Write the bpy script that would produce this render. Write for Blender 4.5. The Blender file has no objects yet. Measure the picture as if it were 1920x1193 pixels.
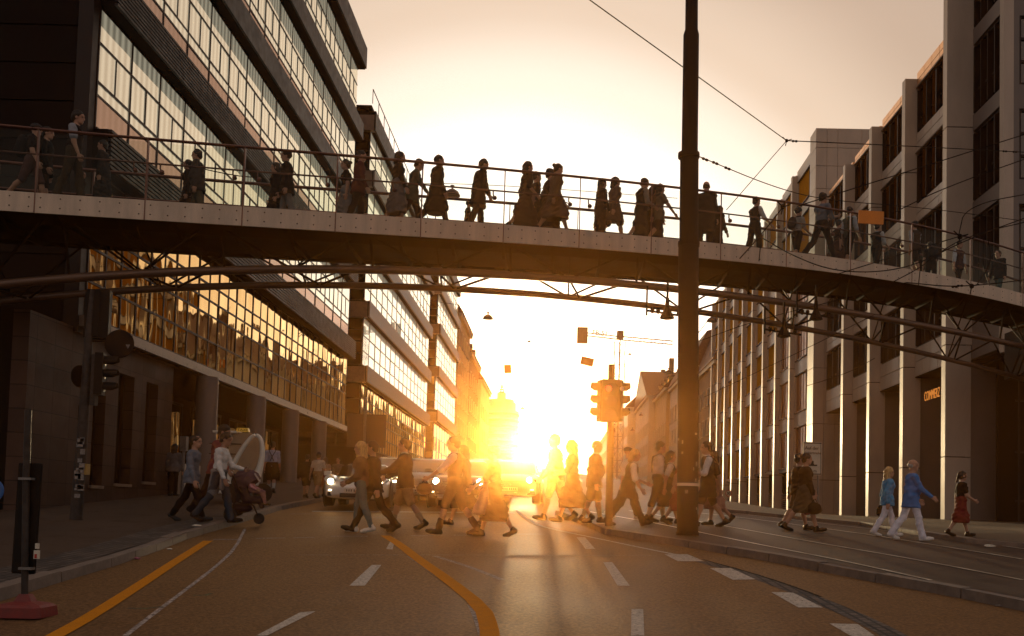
import bpy, bmesh, math, random
import numpy as np
from mathutils import Vector, Matrix
random.seed(7)
rng = np.random.default_rng(7)
C = bpy.context.scene.collection
scene = bpy.context.scene
R = math.radians

# ------------------------------------------------------------------ camera
F = 35.0 / 36.0 * 1920.0
CAMZ = 1.75
PITCH, ROLL = R(3.0), R(1.5)
_w = Vector((0, math.cos(PITCH), math.sin(PITCH)))
_r0 = Vector((1, 0, 0)); _u0 = Vector((0, -math.sin(PITCH), math.cos(PITCH)))
_r = _r0 * math.cos(ROLL) + _u0 * math.sin(ROLL)
_u = -_r0 * math.sin(ROLL) + _u0 * math.cos(ROLL)
_yv = Vector((0, 1, 0))
CX = 1040.0 - F * _yv.dot(_r) / _yv.dot(_w)
CY = 965.0 + F * _yv.dot(_u) / _yv.dot(_w)
cam = bpy.data.cameras.new("camera"); camo = bpy.data.objects.new("camera", cam); C.objects.link(camo)
cam.lens = 35.0; cam.sensor_width = 36.0; cam.clip_end = 20000; cam.clip_start = 0.05
cam.shift_x = (960.0 - CX) / 1920.0
cam.shift_y = (CY - 596.5) / 1920.0
camo.matrix_world = Matrix(((_r.x, _u.x, -_w.x, 0), (_r.y, _u.y, -_w.y, 0), (_r.z, _u.z, -_w.z, CAMZ), (0, 0, 0, 1)))
scene.camera = camo

def ray(px, py):
    return _r * ((px - CX) / F) - _u * ((py - CY) / F) + _w
def at(px, py, Y):
    d = ray(px, py); return Vector((0, 0, CAMZ)) + d * (Y / d.y)
def proj(p):
    q = Vector(p) - Vector((0, 0, CAMZ)); z = q.dot(_w)
    return (CX + F * q.dot(_r) / z, CY - F * q.dot(_u) / z)

# ------------------------------------------------------------------ terrain height (street climbs away from the viewer)
_RK = [-80, 0, 60, 100, 200, 300, 420, 4000]; _RZ = [-5.0, 0, 3.75, 5.6, 10.0, 13.4, 15.5, 15.5]
_SK = [-80, 0, 22, 41, 60, 105, 130, 200, 300, 420, 4000]; _SZ = [-5.0, 0, 1.375, 1.75, 1.95, 2.7, 4.2, 9.0, 13.0, 15.5, 15.5]
def gz(x, y):
    a = np.interp(y, _RK, _RZ); b = np.interp(y, _SK, _SZ)
    t = np.clip((np.asarray(x, float) - 3.5) / 9.0, 0, 1); t = t * t * (3 - 2 * t)
    return a + (b - a) * t
def gzf(x, y): return float(gz(x, y))
def G(px, py, h=0.0):
    d = ray(px, py); lo, hi = 2.0, 2.0
    def g(Y):
        p = Vector((0, 0, CAMZ)) + d * (Y / d.y); return p.z - gzf(p.x, p.y) - h
    Y = 2.0; prev = g(Y)
    while Y < 400:
        Y2 = Y * 1.02; c = g(Y2)
        if c <= 0 < prev or (prev <= 0):
            break
        Y, prev = Y2, c
    lo, hi = Y, Y * 1.02
    for _ in range(30):
        m = (lo + hi) / 2
        if g(m) > 0: lo = m
        else: hi = m
    p = Vector((0, 0, CAMZ)) + d * (lo / d.y); return p

# ------------------------------------------------------------------ mesh builder and tagging
class MB:
    def __init__(s): s.v = []; s.f = []; s.m = []
    def add(s, vs, fs, m=0):
        o = len(s.v); s.v.extend([tuple(map(float, p)) for p in vs])
        for f in fs: s.f.append(tuple(i + o for i in f)); s.m.append(m)
    def hexa(s, P, m=0):
        s.add(P, [(0, 3, 2, 1), (4, 5, 6, 7), (0, 1, 5, 4), (1, 2, 6, 5), (2, 3, 7, 6), (3, 0, 4, 7)], m)
    def box(s, x0, x1, y0, y1, z0, z1, m=0):
        s.hexa([(x0, y0, z0), (x1, y0, z0), (x1, y1, z0), (x0, y1, z0), (x0, y0, z1), (x1, y0, z1), (x1, y1, z1), (x0, y1, z1)], m)
    def cbox(s, c, ax, hx, hy, hz, m=0):          # oriented box: centre, 3 axes, half sizes
        c = Vector(c); a, b, d = [Vector(q).normalized() for q in ax]
        P = []
        for sz in (-1, 1):
            for sx, sy in ((-1, -1), (1, -1), (1, 1), (-1, 1)):
                P.append(c + a * hx * sx + b * hy * sy + d * hz * sz)
        s.hexa(P, m)
    def quad(s, a, b, c, d, m=0): s.add([a, b, c, d], [(0, 1, 2, 3)], m)
    def tube(s, pts, r, n=8, m=0, cap=True):
        pts = [Vector(p) for p in pts]; k = len(pts)
        rr = r if isinstance(r, (list, tuple)) else [r] * k
        t0 = (pts[1] - pts[0]).normalized()
        ref = Vector((0, 0, 1)) if abs(t0.z) < 0.9 else Vector((1, 0, 0))
        vs = []
        for i in range(k):
            t = (pts[min(i + 1, k - 1)] - pts[max(i - 1, 0)]).normalized()
            a = t.cross(ref)
            if a.length < 1e-4: a = t.cross(Vector((0, 1, 0)))
            a.normalize(); b = a.cross(t).normalized()
            for j in range(n):
                an = 2 * math.pi * j / n
                vs.append(pts[i] + (a * math.cos(an) + b * math.sin(an)) * rr[i])
        fs = []
        for i in range(k - 1):
            for j in range(n):
                fs.append((i * n + j, i * n + (j + 1) % n, (i + 1) * n + (j + 1) % n, (i + 1) * n + j))
        if cap:
            fs.append(tuple(range(n - 1, -1, -1))); fs.append(tuple((k - 1) * n + j for j in range(n)))
        s.add(vs, fs, m)
    def lathe(s, prof, c=(0, 0, 0), n=20, m=0, ax=None):
        c = Vector(c)
        if ax is None: A, B, D = Vector((1, 0, 0)), Vector((0, 1, 0)), Vector((0, 0, 1))
        else:
            D = Vector(ax).normalized(); A = D.orthogonal().normalized(); B = D.cross(A)
        vs = []
        for r, z in prof:
            for j in range(n):
                an = 2 * math.pi * j / n
                vs.append(c + A * (r * math.cos(an)) + B * (r * math.sin(an)) + D * z)
        fs = []
        for i in range(len(prof) - 1):
            for j in range(n):
                fs.append((i * n + j, i * n + (j + 1) % n, (i + 1) * n + (j + 1) % n, (i + 1) * n + j))
        if prof[0][0] > 1e-5: fs.append(tuple(range(n - 1, -1, -1)))
        if prof[-1][0] > 1e-5: fs.append(tuple((len(prof) - 1) * n + j for j in range(n)))
        s.add(vs, fs, m)
    def prism(s, poly, off, m=0):                 # poly: list of 3D points, extruded by vector off
        n = len(poly); off = Vector(off); P = [Vector(p) for p in poly]
        vs = P + [p + off for p in P]
        fs = [tuple(range(n - 1, -1, -1)), tuple(range(n, 2 * n))]
        for i in range(n): fs.append((i, (i + 1) % n, n + (i + 1) % n, n + i))
        s.add(vs, fs, m)
    def build(s, name, mats, parent=None, smooth=False, xf=None, bevel=0.0, local=False, merge=False):
        me = bpy.data.meshes.new(name)
        vs = s.v if xf is None else [tuple(xf @ Vector(p)) for p in s.v]
        me.from_pydata(vs, [], s.f)
        if not isinstance(mats, (list, tuple)): mats = [mats]
        for q in mats: me.materials.append(q)
        me.polygons.foreach_set("material_index", s.m)
        bm = bmesh.new(); bm.from_mesh(me)
        if merge: bmesh.ops.remove_doubles(bm, verts=bm.verts, dist=1e-4)
        bmesh.ops.recalc_face_normals(bm, faces=bm.faces)
        if bevel > 0:
            bmesh.ops.remove_doubles(bm, verts=bm.verts, dist=1e-5)
            bmesh.ops.bevel(bm, geom=[e for e in bm.edges if len(e.link_faces) == 2 and e.calc_face_angle(0) > 0.6], offset=bevel, segments=2, affect='EDGES', profile=0.6)
        bm.to_mesh(me); bm.free()
        if smooth: me.polygons.foreach_set("use_smooth", [True] * len(me.polygons))
        if smooth:
            try: me.set_sharp_from_angle(angle=R(40))
            except Exception: pass
        me.update()
        return link(bpy.data.objects.new(name, me), parent, local)

def link(o, parent=None, local=False):
    C.objects.link(o)
    if parent is not None:
        o.parent = parent
        if parent.type == 'EMPTY' and not local: o.matrix_parent_inverse = parent.matrix_basis.inverted()
    return o
def tag(o, label=None, cat=None, group=None, kind=None):
    if label: o['label'] = label
    if cat: o['category'] = cat
    if group: o['group'] = group
    if kind: o['kind'] = kind
    return o
def thing(name, label, cat, loc=(0, 0, 0), rz=0.0, group=None, scale=1.0):
    o = bpy.data.objects.new(name, None); C.objects.link(o); o.empty_display_size = 0.2
    o.location = loc; o.rotation_euler = (0, 0, rz); o.scale = (scale,) * 3
    o.matrix_basis = Matrix.Translation(Vector(loc)) @ Matrix.Rotation(rz, 4, 'Z') @ Matrix.Scale(scale, 4)
    return tag(o, label, cat, group)
def copy_tree(o, parent=None):
    c = o.copy(); C.objects.link(c)
    if parent is not None: c.parent = parent
    for ch in [q for q in bpy.data.objects if q.parent == o]: copy_tree(ch, c)
    return c
def place(o, loc, rz=0.0, scale=1.0):
    o.location = loc; o.rotation_euler = (0, 0, rz); o.scale = (scale,) * 3
    return o

# ------------------------------------------------------------------ materials
def lnk(nt, a, b): nt.links.new(a, b)
def mat(name, col, rough=0.6, metal=0.0, var=0.25, scale=3.0, bump=0.0, bscale=40.0, spec=0.5, emit=None, estr=0.0, alpha=1.0, coat=0.0, stretch=(1, 1, 1), rvar=0.1):
    m = bpy.data.materials.new(name); m.use_nodes = True; nt = m.node_tree; b = nt.nodes['Principled BSDF']
    b.inputs['Roughness'].default_value = rough; b.inputs['Metallic'].default_value = metal
    b.inputs['Specular IOR Level'].default_value = spec
    if coat: b.inputs['Coat Weight'].default_value = coat; b.inputs['Coat Roughness'].default_value = 0.08
    tc = nt.nodes.new('ShaderNodeTexCoord'); mp = nt.nodes.new('ShaderNodeMapping'); mp.inputs['Scale'].default_value = stretch
    lnk(nt, tc.outputs['Object'], mp.inputs['Vector'])
    n = nt.nodes.new('ShaderNodeTexNoise'); n.inputs['Scale'].default_value = scale; n.inputs['Detail'].default_value = 6; n.inputs['Roughness'].default_value = 0.65
    lnk(nt, mp.outputs['Vector'], n.inputs['Vector'])
    mx = nt.nodes.new('ShaderNodeMix'); mx.data_type = 'RGBA'
    c0 = [max(0, q * (1 - var)) for q in col]; c1 = [min(1, q * (1 + var)) for q in col]
    mx.inputs[6].default_value = (*c0, 1); mx.inputs[7].default_value = (*c1, 1)
    rr = nt.nodes.new('ShaderNodeMapRange'); rr.inputs[1].default_value = 0.3; rr.inputs[2].default_value = 0.7
    lnk(nt, n.outputs['Fac'], rr.inputs[0]); lnk(nt, rr.outputs[0], mx.inputs[0]); lnk(nt, mx.outputs[2], b.inputs['Base Color'])
    if rvar:
        r2 = nt.nodes.new('ShaderNodeMapRange'); r2.inputs[1].default_value = 0.3; r2.inputs[2].default_value = 0.7
        r2.inputs[3].default_value = max(0.02, rough - rvar); r2.inputs[4].default_value = min(1, rough + rvar)
        lnk(nt, n.outputs['Fac'], r2.inputs[0]); lnk(nt, r2.outputs[0], b.inputs['Roughness'])
    if bump:
        n2 = nt.nodes.new('ShaderNodeTexNoise'); n2.inputs['Scale'].default_value = bscale; n2.inputs['Detail'].default_value = 4
        lnk(nt, mp.outputs['Vector'], n2.inputs['Vector'])
        bp = nt.nodes.new('ShaderNodeBump'); bp.inputs['Strength'].default_value = bump; bp.inputs['Distance'].default_value = 0.02
        lnk(nt, n2.outputs['Fac'], bp.inputs['Height']); lnk(nt, bp.outputs['Normal'], b.inputs['Normal'])
    if emit is not None:
        b.inputs['Emission Color'].default_value = (*emit, 1); b.inputs['Emission Strength'].default_value = estr
    return m
def tiles_mat(name, col, joint, sx, sz, rough=0.7, off=0.5, axis='YZ', var=0.25, mortar=0.012, metal=0.0, bump=0.4, spec=0.4):
    m = mat(name, col, rough, metal, var=0.3, scale=1.5, spec=spec); nt = m.node_tree; b = nt.nodes['Principled BSDF']
    tc = nt.nodes.new('ShaderNodeTexCoord'); sp = nt.nodes.new('ShaderNodeSeparateXYZ'); cb = nt.nodes.new('ShaderNodeCombineXYZ')
    lnk(nt, tc.outputs['Object'], sp.inputs[0])
    lnk(nt, sp.outputs['XYZ'.index(axis[0])], cb.inputs[0]); lnk(nt, sp.outputs['XYZ'.index(axis[1])], cb.inputs[1])
    br = nt.nodes.new('ShaderNodeTexBrick'); br.offset = off; br.inputs['Scale'].default_value = 1.0
    br.inputs['Brick Width'].default_value = sx; br.inputs['Row Height'].default_value = sz; br.inputs['Mortar Size'].default_value = mortar
    br.inputs['Color1'].default_value = (*[q * (1 - var) for q in col], 1); br.inputs['Color2'].default_value = (*[min(1, q * (1 + var)) for q in col], 1)
    br.inputs['Mortar'].default_value = (*joint, 1)
    lnk(nt, cb.outputs[0], br.inputs['Vector'])
    n = nt.nodes.new('ShaderNodeTexNoise'); n.inputs['Scale'].default_value = 2.0; n.inputs['Detail'].default_value = 8
    lnk(nt, tc.outputs['Object'], n.inputs['Vector'])
    mx = nt.nodes.new('ShaderNodeMix'); mx.data_type = 'RGBA'; mx.blend_type = 'MULTIPLY'; mx.inputs[0].default_value = 0.5
    lnk(nt, br.outputs['Color'], mx.inputs[6])
    cr = nt.nodes.new('ShaderNodeMapRange'); cr.inputs[1].default_value = 0.25; cr.inputs[2].default_value = 0.75; cr.inputs[3].default_value = 0.35; cr.inputs[4].default_value = 1.2
    lnk(nt, n.outputs['Fac'], cr.inputs[0]); lnk(nt, cr.outputs[0], mx.inputs[7])
    lnk(nt, mx.outputs[2], b.inputs['Base Color'])
    bp = nt.nodes.new('ShaderNodeBump'); bp.inputs['Strength'].default_value = bump; bp.inputs['Distance'].default_value = 0.01; bp.invert = True
    lnk(nt, br.outputs['Fac'], bp.inputs['Height']); lnk(nt, bp.outputs['Normal'], b.inputs['Normal'])
    return m
def glass_mat(name, tint, curtain, mirror=0.75, wav=0.02, wscale=0.8, stripes=True, rough=0.02, glow=0.0):
    """coated facade glass: mirror of the street over pale blinds inside"""
    m = bpy.data.materials.new(name); m.use_nodes = True; nt = m.node_tree; nt.nodes.remove(nt.nodes['Principled BSDF'])
    out = nt.nodes['Material Output']; tc = nt.nodes.new('ShaderNodeTexCoord')
    gl = nt.nodes.new('ShaderNodeBsdfGlossy'); gl.inputs['Color'].default_value = (*tint, 1); gl.inputs['Roughness'].default_value = rough
    df = nt.nodes.new('ShaderNodeBsdfDiffuse'); df.inputs['Color'].default_value = (*curtain, 1)
    if stripes:
        w = nt.nodes.new('ShaderNodeTexWave'); w.bands_direction = 'Y'; w.inputs['Scale'].default_value = 0.9; w.inputs['Distortion'].default_value = 2.5; w.inputs['Detail'].default_value = 2; w.inputs['Detail Scale'].default_value = 0.4
        mp = nt.nodes.new('ShaderNodeMapping'); mp.inputs['Scale'].default_value = (1, 1, 0.05); lnk(nt, tc.outputs['Object'], mp.inputs['Vector']); lnk(nt, mp.outputs['Vector'], w.inputs['Vector'])
        mx = nt.nodes.new('ShaderNodeMix'); mx.data_type = 'RGBA'; mx.inputs[6].default_value = (*[q * 0.45 for q in curtain], 1); mx.inputs[7].default_value = (*curtain, 1)
        lnk(nt, w.outputs['Fac'], mx.inputs[0]); lnk(nt, mx.outputs[2], df.inputs['Color'])
    n = nt.nodes.new('ShaderNodeTexNoise'); n.inputs['Scale'].default_value = wscale; n.inputs['Detail'].default_value = 1.5
    mpz = nt.nodes.new('ShaderNodeMapping'); mpz.inputs['Scale'].default_value = (1, 1, 0.35); lnk(nt, tc.outputs['Object'], mpz.inputs['Vector']); lnk(nt, mpz.outputs[0], n.inputs['Vector'])
    bp = nt.nodes.new('ShaderNodeBump'); bp.inputs['Strength'].default_value = 1.0; bp.inputs['Distance'].default_value = wav
    lnk(nt, n.outputs['Fac'], bp.inputs['Height']); lnk(nt, bp.outputs['Normal'], gl.inputs['Normal'])
    ms = nt.nodes.new('ShaderNodeMixShader'); ms.inputs[0].default_value = mirror
    src = df.outputs[0]
    if glow:                                    # emission added to the blinds to brighten the panes
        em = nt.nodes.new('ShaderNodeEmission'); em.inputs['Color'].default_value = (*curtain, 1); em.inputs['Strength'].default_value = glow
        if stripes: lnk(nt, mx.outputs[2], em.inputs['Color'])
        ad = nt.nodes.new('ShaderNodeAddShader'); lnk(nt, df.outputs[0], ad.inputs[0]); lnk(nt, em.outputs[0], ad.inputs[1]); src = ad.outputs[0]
    lnk(nt, src, ms.inputs[1]); lnk(nt, gl.outputs[0], ms.inputs[2]); lnk(nt, ms.outputs[0], out.inputs['Surface'])
    return m
def translucent(name, col):
    m = bpy.data.materials.new(name); m.use_nodes = True; nt = m.node_tree; nt.nodes.remove(nt.nodes['Principled BSDF'])
    d = nt.nodes.new('ShaderNodeBsdfDiffuse'); d.inputs[0].default_value = (*col, 1); t = nt.nodes.new('ShaderNodeBsdfTranslucent'); t.inputs[0].default_value = (*col, 1)
    n = nt.nodes.new('ShaderNodeTexNoise'); n.inputs['Scale'].default_value = 3; tc = nt.nodes.new('ShaderNodeTexCoord'); lnk(nt, tc.outputs['Object'], n.inputs['Vector'])
    mx = nt.nodes.new('ShaderNodeMix'); mx.data_type = 'RGBA'; mx.inputs[6].default_value = (*[c * .75 for c in col], 1); mx.inputs[7].default_value = (*col, 1); lnk(nt, n.outputs['Fac'], mx.inputs[0])
    lnk(nt, mx.outputs[2], d.inputs[0]); lnk(nt, mx.outputs[2], t.inputs[0])
    ms = nt.nodes.new('ShaderNodeMixShader'); ms.inputs[0].default_value = .7; lnk(nt, d.outputs[0], ms.inputs[1]); lnk(nt, t.outputs[0], ms.inputs[2]); lnk(nt, ms.outputs[0], nt.nodes['Material Output'].inputs['Surface'])
    return m
def clear_glass(name, tint, refl=0.12):
    m = bpy.data.materials.new(name); m.use_nodes = True; nt = m.node_tree; nt.nodes.remove(nt.nodes['Principled BSDF'])
    out = nt.nodes['Material Output']
    tr = nt.nodes.new('ShaderNodeBsdfTransparent'); tr.inputs['Color'].default_value = (*tint, 1)
    gl = nt.nodes.new('ShaderNodeBsdfGlossy'); gl.inputs['Color'].default_value = (0.8, 0.85, 0.8, 1); gl.inputs['Roughness'].default_value = 0.03
    ly = nt.nodes.new('ShaderNodeLayerWeight'); ly.inputs['Blend'].default_value = 0.25
    mr = nt.nodes.new('ShaderNodeMapRange'); mr.inputs[3].default_value = refl * 0.5; mr.inputs[4].default_value = min(1, refl * 4)
    n = nt.nodes.new('ShaderNodeTexNoise'); n.inputs['Scale'].default_value = 1.2; n.inputs['Detail'].default_value = 5
    ad = nt.nodes.new('ShaderNodeMath'); ad.operation = 'MULTIPLY'; 
    lnk(nt, ly.outputs['Facing'], mr.inputs[0]); lnk(nt, mr.outputs[0], ad.inputs[0])
    m2 = nt.nodes.new('ShaderNodeMapRange'); m2.inputs[1].default_value = 0.3; m2.inputs[2].default_value = 0.7; m2.inputs[3].default_value = 0.7; m2.inputs[4].default_value = 1.2
    lnk(nt, n.outputs['Fac'], m2.inputs[0]); lnk(nt, m2.outputs[0], ad.inputs[1])
    ms = nt.nodes.new('ShaderNodeMixShader'); lnk(nt, ad.outputs[0], ms.inputs[0])
    lnk(nt, tr.outputs[0], ms.inputs[1]); lnk(nt, gl.outputs[0], ms.inputs[2]); lnk(nt, ms.outputs[0], out.inputs['Surface'])
    return m
M = {}
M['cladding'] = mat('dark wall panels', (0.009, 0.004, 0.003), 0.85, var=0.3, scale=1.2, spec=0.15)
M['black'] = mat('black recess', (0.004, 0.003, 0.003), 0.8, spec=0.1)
M['stone'] = tiles_mat('brown stone tiles', (0.075, 0.036, 0.023), (0.012, 0.007, 0.005), 0.85, 0.55, off=0.0, rough=0.6, spec=0.25)
M['frame'] = mat('bronze frame', (0.030, 0.013, 0.008), 0.5, 0.1, var=0.2, spec=0.25)
M['frame_l'] = mat('pale sill metal', (0.30, 0.21, 0.16), 0.35, 0.4)
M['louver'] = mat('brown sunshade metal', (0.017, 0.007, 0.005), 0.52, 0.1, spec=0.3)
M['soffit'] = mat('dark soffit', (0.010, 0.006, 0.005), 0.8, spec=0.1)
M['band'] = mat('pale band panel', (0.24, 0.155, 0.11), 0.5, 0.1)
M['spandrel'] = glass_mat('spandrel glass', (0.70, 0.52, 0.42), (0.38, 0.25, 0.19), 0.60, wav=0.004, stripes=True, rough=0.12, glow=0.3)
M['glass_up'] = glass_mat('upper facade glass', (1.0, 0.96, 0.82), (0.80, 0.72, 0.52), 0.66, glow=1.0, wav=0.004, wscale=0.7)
M['glass_low'] = glass_mat('lower facade glass', (1.0, 0.73, 0.38), (0.12, 0.05, 0.015), 0.90, wav=0.022, wscale=0.8, stripes=False)  # golden sunlit reflection put into the warm tint
M['glass_shop'] = glass_mat('shop glass', (0.9, 0.55, 0.2), (0.03, 0.012, 0.006), 0.55, wav=0.03, wscale=1.0, stripes=False)
M['glass_dark'] = glass_mat('dark window glass', (0.45, 0.33, 0.25), (0.02, 0.012, 0.01), 0.4, wav=0.01, stripes=False)
M['glass_bay'] = glass_mat('office window glass', (0.26, 0.22, 0.20), (0.03, 0.022, 0.02), 0.40, wav=0.006, stripes=False)
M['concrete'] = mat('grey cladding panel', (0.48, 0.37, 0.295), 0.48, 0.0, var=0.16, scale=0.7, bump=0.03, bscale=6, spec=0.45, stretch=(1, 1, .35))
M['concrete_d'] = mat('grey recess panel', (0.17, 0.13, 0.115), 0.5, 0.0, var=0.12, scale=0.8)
M['blind_lit'] = translucent('gold sunlit shutter', (0.75, 0.34, 0.04))  # brighter copy of the shutter colour, for rows meant as sunlit
M['blind_amber'] = translucent('amber sunlit blade', (0.34, 0.13, 0.03))  # sunlit amber put into the colour of the upper-row blades
M['copper'] = mat('orange sunlit roof edge', (0.85, 0.50, 0.26), 0.38, 0.85, var=.15, scale=1.2)  # orange sunlight on the roof edge put into this metal colour
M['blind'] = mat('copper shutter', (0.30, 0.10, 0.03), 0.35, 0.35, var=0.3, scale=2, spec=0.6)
M['plaster_y'] = mat('ochre plaster', (0.42, 0.30, 0.17), 0.85, var=0.18, scale=0.6)
M['plaster_w'] = mat('white plaster', (0.60, 0.52, 0.42), 0.85, var=0.12, scale=0.6)
M['plaster_b'] = mat('tan plaster', (0.26, 0.17, 0.10), 0.85, var=0.2, scale=0.6)
M['roof'] = mat('clay roof tiles', (0.16, 0.075, 0.045), 0.8, var=0.3, scale=4)
M['steel_d'] = mat('dark bridge steel', (0.008, 0.003, 0.002), 0.75, 0.0, var=0.3, scale=2, spec=0.08)
M['tube'] = mat('painted tube steel', (0.13, 0.07, 0.045), 0.42, 0.25, var=0.12, scale=1.5)
M['fascia'] = mat('riveted fascia sheet', (0.56, 0.43, 0.33), 0.5, 0.05, var=0.22, scale=2.2, stretch=(1.6, 1.6, 0.25))
M['rivet'] = mat('rivet', (0.08, 0.05, 0.04), 0.5, 0.4)
M['rail'] = mat('bronze rail', (0.14, 0.062, 0.045), 0.35, 0.6)
M['railglass'] = clear_glass('parapet glass', (0.86, 0.89, 0.84), 0.016)
M['mast'] = mat('mast paint', (0.010, 0.005, 0.004), 0.65, 0.0, var=0.35, scale=3, bump=0.05, bscale=30, spec=0.12)
M['galv'] = mat('galvanised steel', (0.20, 0.18, 0.17), 0.45, 0.5, var=0.3, scale=12)
M['galv_dark'] = mat('grimy steel', (0.045, 0.036, 0.032), 0.6, 0.2, var=0.5, scale=9, spec=.2)
M['sticker'] = mat('old sticker paper', (0.22, 0.18, 0.16), 0.8, var=0.5, scale=25)
M['bronze_dark'] = mat('signal housing', (0.010, 0.008, 0.007), 0.6, 0.0, var=0.3, spec=0.12)
M['wire'] = mat('wire', (0.008, 0.005, 0.004), 0.7, 0.0, spec=0.1)
M['red_base'] = mat('red rubber foot', (0.17, 0.016, 0.012), 0.6, var=0.3, scale=12, bump=0.1)
M['orange'] = mat('orange sign back', (0.50, 0.15, 0.015), 0.55, var=0.1, emit=(1, 0.25, 0.01), estr=0.05)
M['lampshade'] = mat('lamp shade enamel', (0.10, 0.05, 0.03), 0.4, 0.3)
M['red_lit'] = mat('red signal lens lit', (0.5, 0.02, 0.01), 0.4, emit=(1.0, 0.06, 0.02), estr=2.5)
M['lens_off'] = mat('dark lens', (0.03, 0.02, 0.02), 0.2)
M['gold_text'] = mat('glowing orange letters', (0.7, 0.25, 0.05), 0.5, emit=(1.0, 0.32, 0.05), estr=0.55)
M['white'] = mat('white sign sheet', (0.62, 0.55, 0.45), 0.6, var=0.08)
M['ink'] = mat('black print', (0.015, 0.012, 0.01), 0.6)
M['red'] = mat('red sign ring', (0.45, 0.03, 0.02), 0.5)
# ------------------------------------------------------------------ sky, sun, haze
SUN_PX, SUN_PY = 975.0, 838.0
sd = ray(SUN_PX, SUN_PY).normalized()
world = bpy.data.worlds.new("World"); scene.world = world; world.use_nodes = True
nt = world.node_tree; bg = nt.nodes['Background']; outw = nt.nodes['World Output']
sky = nt.nodes.new('ShaderNodeTexSky'); sky.sky_type = 'NISHITA'; sky.sun_disc = False
sky.sun_elevation = math.asin(sd.z); sky.sun_rotation = math.atan2(sd.x, sd.y)
sky.dust_density = 4.0; sky.air_density = 1.5
tc = nt.nodes.new('ShaderNodeTexCoord')
vd = nt.nodes.new('ShaderNodeVectorMath'); vd.operation = 'DOT_PRODUCT'; vd.inputs[1].default_value = sd
nrm = nt.nodes.new('ShaderNodeVectorMath'); nrm.operation = 'NORMALIZE'
lnk(nt, tc.outputs['Generated'], nrm.inputs[0]); lnk(nt, nrm.outputs[0], vd.inputs[0])
ac = nt.nodes.new('ShaderNodeMath'); ac.operation = 'ARCCOSINE'; lnk(nt, vd.outputs['Value'], ac.inputs[0])
dv = nt.nodes.new('ShaderNodeMath'); dv.operation = 'DIVIDE'; dv.inputs[1].default_value = math.pi; lnk(nt, ac.outputs[0], dv.inputs[0])
ramp = nt.nodes.new('ShaderNodeValToRGB'); ramp.color_ramp.interpolation = 'EASE'
SKY = [(0.0, (4.6, 3.3, 1.4)), (3.0, (3.3, 2.6, 1.35)), (7.0, (2.15, 2.0, 1.6)), (12.0, (1.65, 1.58, 1.47)), (16.5, (1.27, 1.19, 1.10)),
       (20.0, (1.0, 0.87, 0.74)), (24.0, (0.73, 0.56, 0.43)), (30.0, (0.52, 0.37, 0.275)), (48.0, (0.37, 0.27, 0.215)), (90.0, (0.32, 0.245, 0.21)), (180.0, (0.38, 0.30, 0.265))]
els = ramp.color_ramp.elements
while len(els) < len(SKY): els.new(0.5)
for e, (a, c) in zip(els, SKY):
    e.position = a / 180.0; e.color = (c[0] / 5, c[1] / 5, c[2] / 5, 1)
lnk(nt, dv.outputs[0], ramp.inputs[0])
ml = nt.nodes.new('ShaderNodeVectorMath'); ml.operation = 'SCALE'; ml.inputs['Scale'].default_value = 5.0 / 0.08
lnk(nt, ramp.outputs['Color'], ml.inputs[0])
# thin uneven veil in the upper air so that the tone is not perfectly even
nz = nt.nodes.new('ShaderNodeTexNoise'); nz.inputs['Scale'].default_value = 2.2; nz.inputs['Detail'].default_value = 5
mpw = nt.nodes.new('ShaderNodeMapping'); mpw.inputs['Scale'].default_value = (1, 1, 4); lnk(nt, nrm.outputs[0], mpw.inputs['Vector']); lnk(nt, mpw.outputs[0], nz.inputs['Vector'])
mrw = nt.nodes.new('ShaderNodeMapRange'); mrw.inputs[3].default_value = 0.93; mrw.inputs[4].default_value = 1.07; lnk(nt, nz.outputs['Fac'], mrw.inputs[0])
m3 = nt.nodes.new('ShaderNodeVectorMath'); m3.operation = 'SCALE'; lnk(nt, ml.outputs[0], m3.inputs[0]); lnk(nt, mrw.outputs[0], m3.inputs['Scale'])
ad = nt.nodes.new('ShaderNodeVectorMath'); ad.operation = 'ADD'
sk = nt.nodes.new('ShaderNodeVectorMath'); sk.operation = 'SCALE'; sk.inputs['Scale'].default_value = 0.5; lnk(nt, sky.outputs[0], sk.inputs[0])
lnk(nt, sk.outputs[0], ad.inputs[0]); lnk(nt, m3.outputs[0], ad.inputs[1]); lnk(nt, ad.outputs[0], bg.inputs['Color'])
bg.inputs['Strength'].default_value = 0.08

sl = bpy.data.lights.new("sun", 'SUN'); sl.energy = 5.0; sl.angle = R(2.0); sl.color = (1.0, 0.70, 0.36)
so = bpy.data.objects.new("sun", sl); C.objects.link(so)
so.rotation_euler = sd.to_track_quat('Z', 'Y').to_euler(); so.location = (0, 60, 40)

hz = bpy.data.materials.new('sun glow haze'); hz.use_nodes = True; nt = hz.node_tree; nt.nodes.remove(nt.nodes['Principled BSDF'])
def lobe(c, d, g):
    v = nt.nodes.new('ShaderNodeVolumeScatter'); v.inputs['Color'].default_value = (*c, 1); v.inputs['Density'].default_value = d; v.inputs['Anisotropy'].default_value = g; return v
va = lobe((1.0, 0.74, 0.24), 0.0014, 0.980); vb = lobe((1.0, 0.22, 0.010), 0.0022, 0.952)
av = nt.nodes.new('ShaderNodeAddShader'); lnk(nt, va.outputs[0], av.inputs[0]); lnk(nt, vb.outputs[0], av.inputs[1])
lnk(nt, av.outputs[0], nt.nodes['Material Output'].inputs['Volume'])
b = MB(); b.box(-45, 45, -2, 19.3, -2, 4.1)  # haze slab added close to the camera, imitating veiling lens glow
tag(b.build('haze', hz), kind='structure')
h2 = bpy.data.materials.new('distant haze'); h2.use_nodes = True; nt = h2.node_tree; nt.nodes.remove(nt.nodes['Principled BSDF'])
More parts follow.
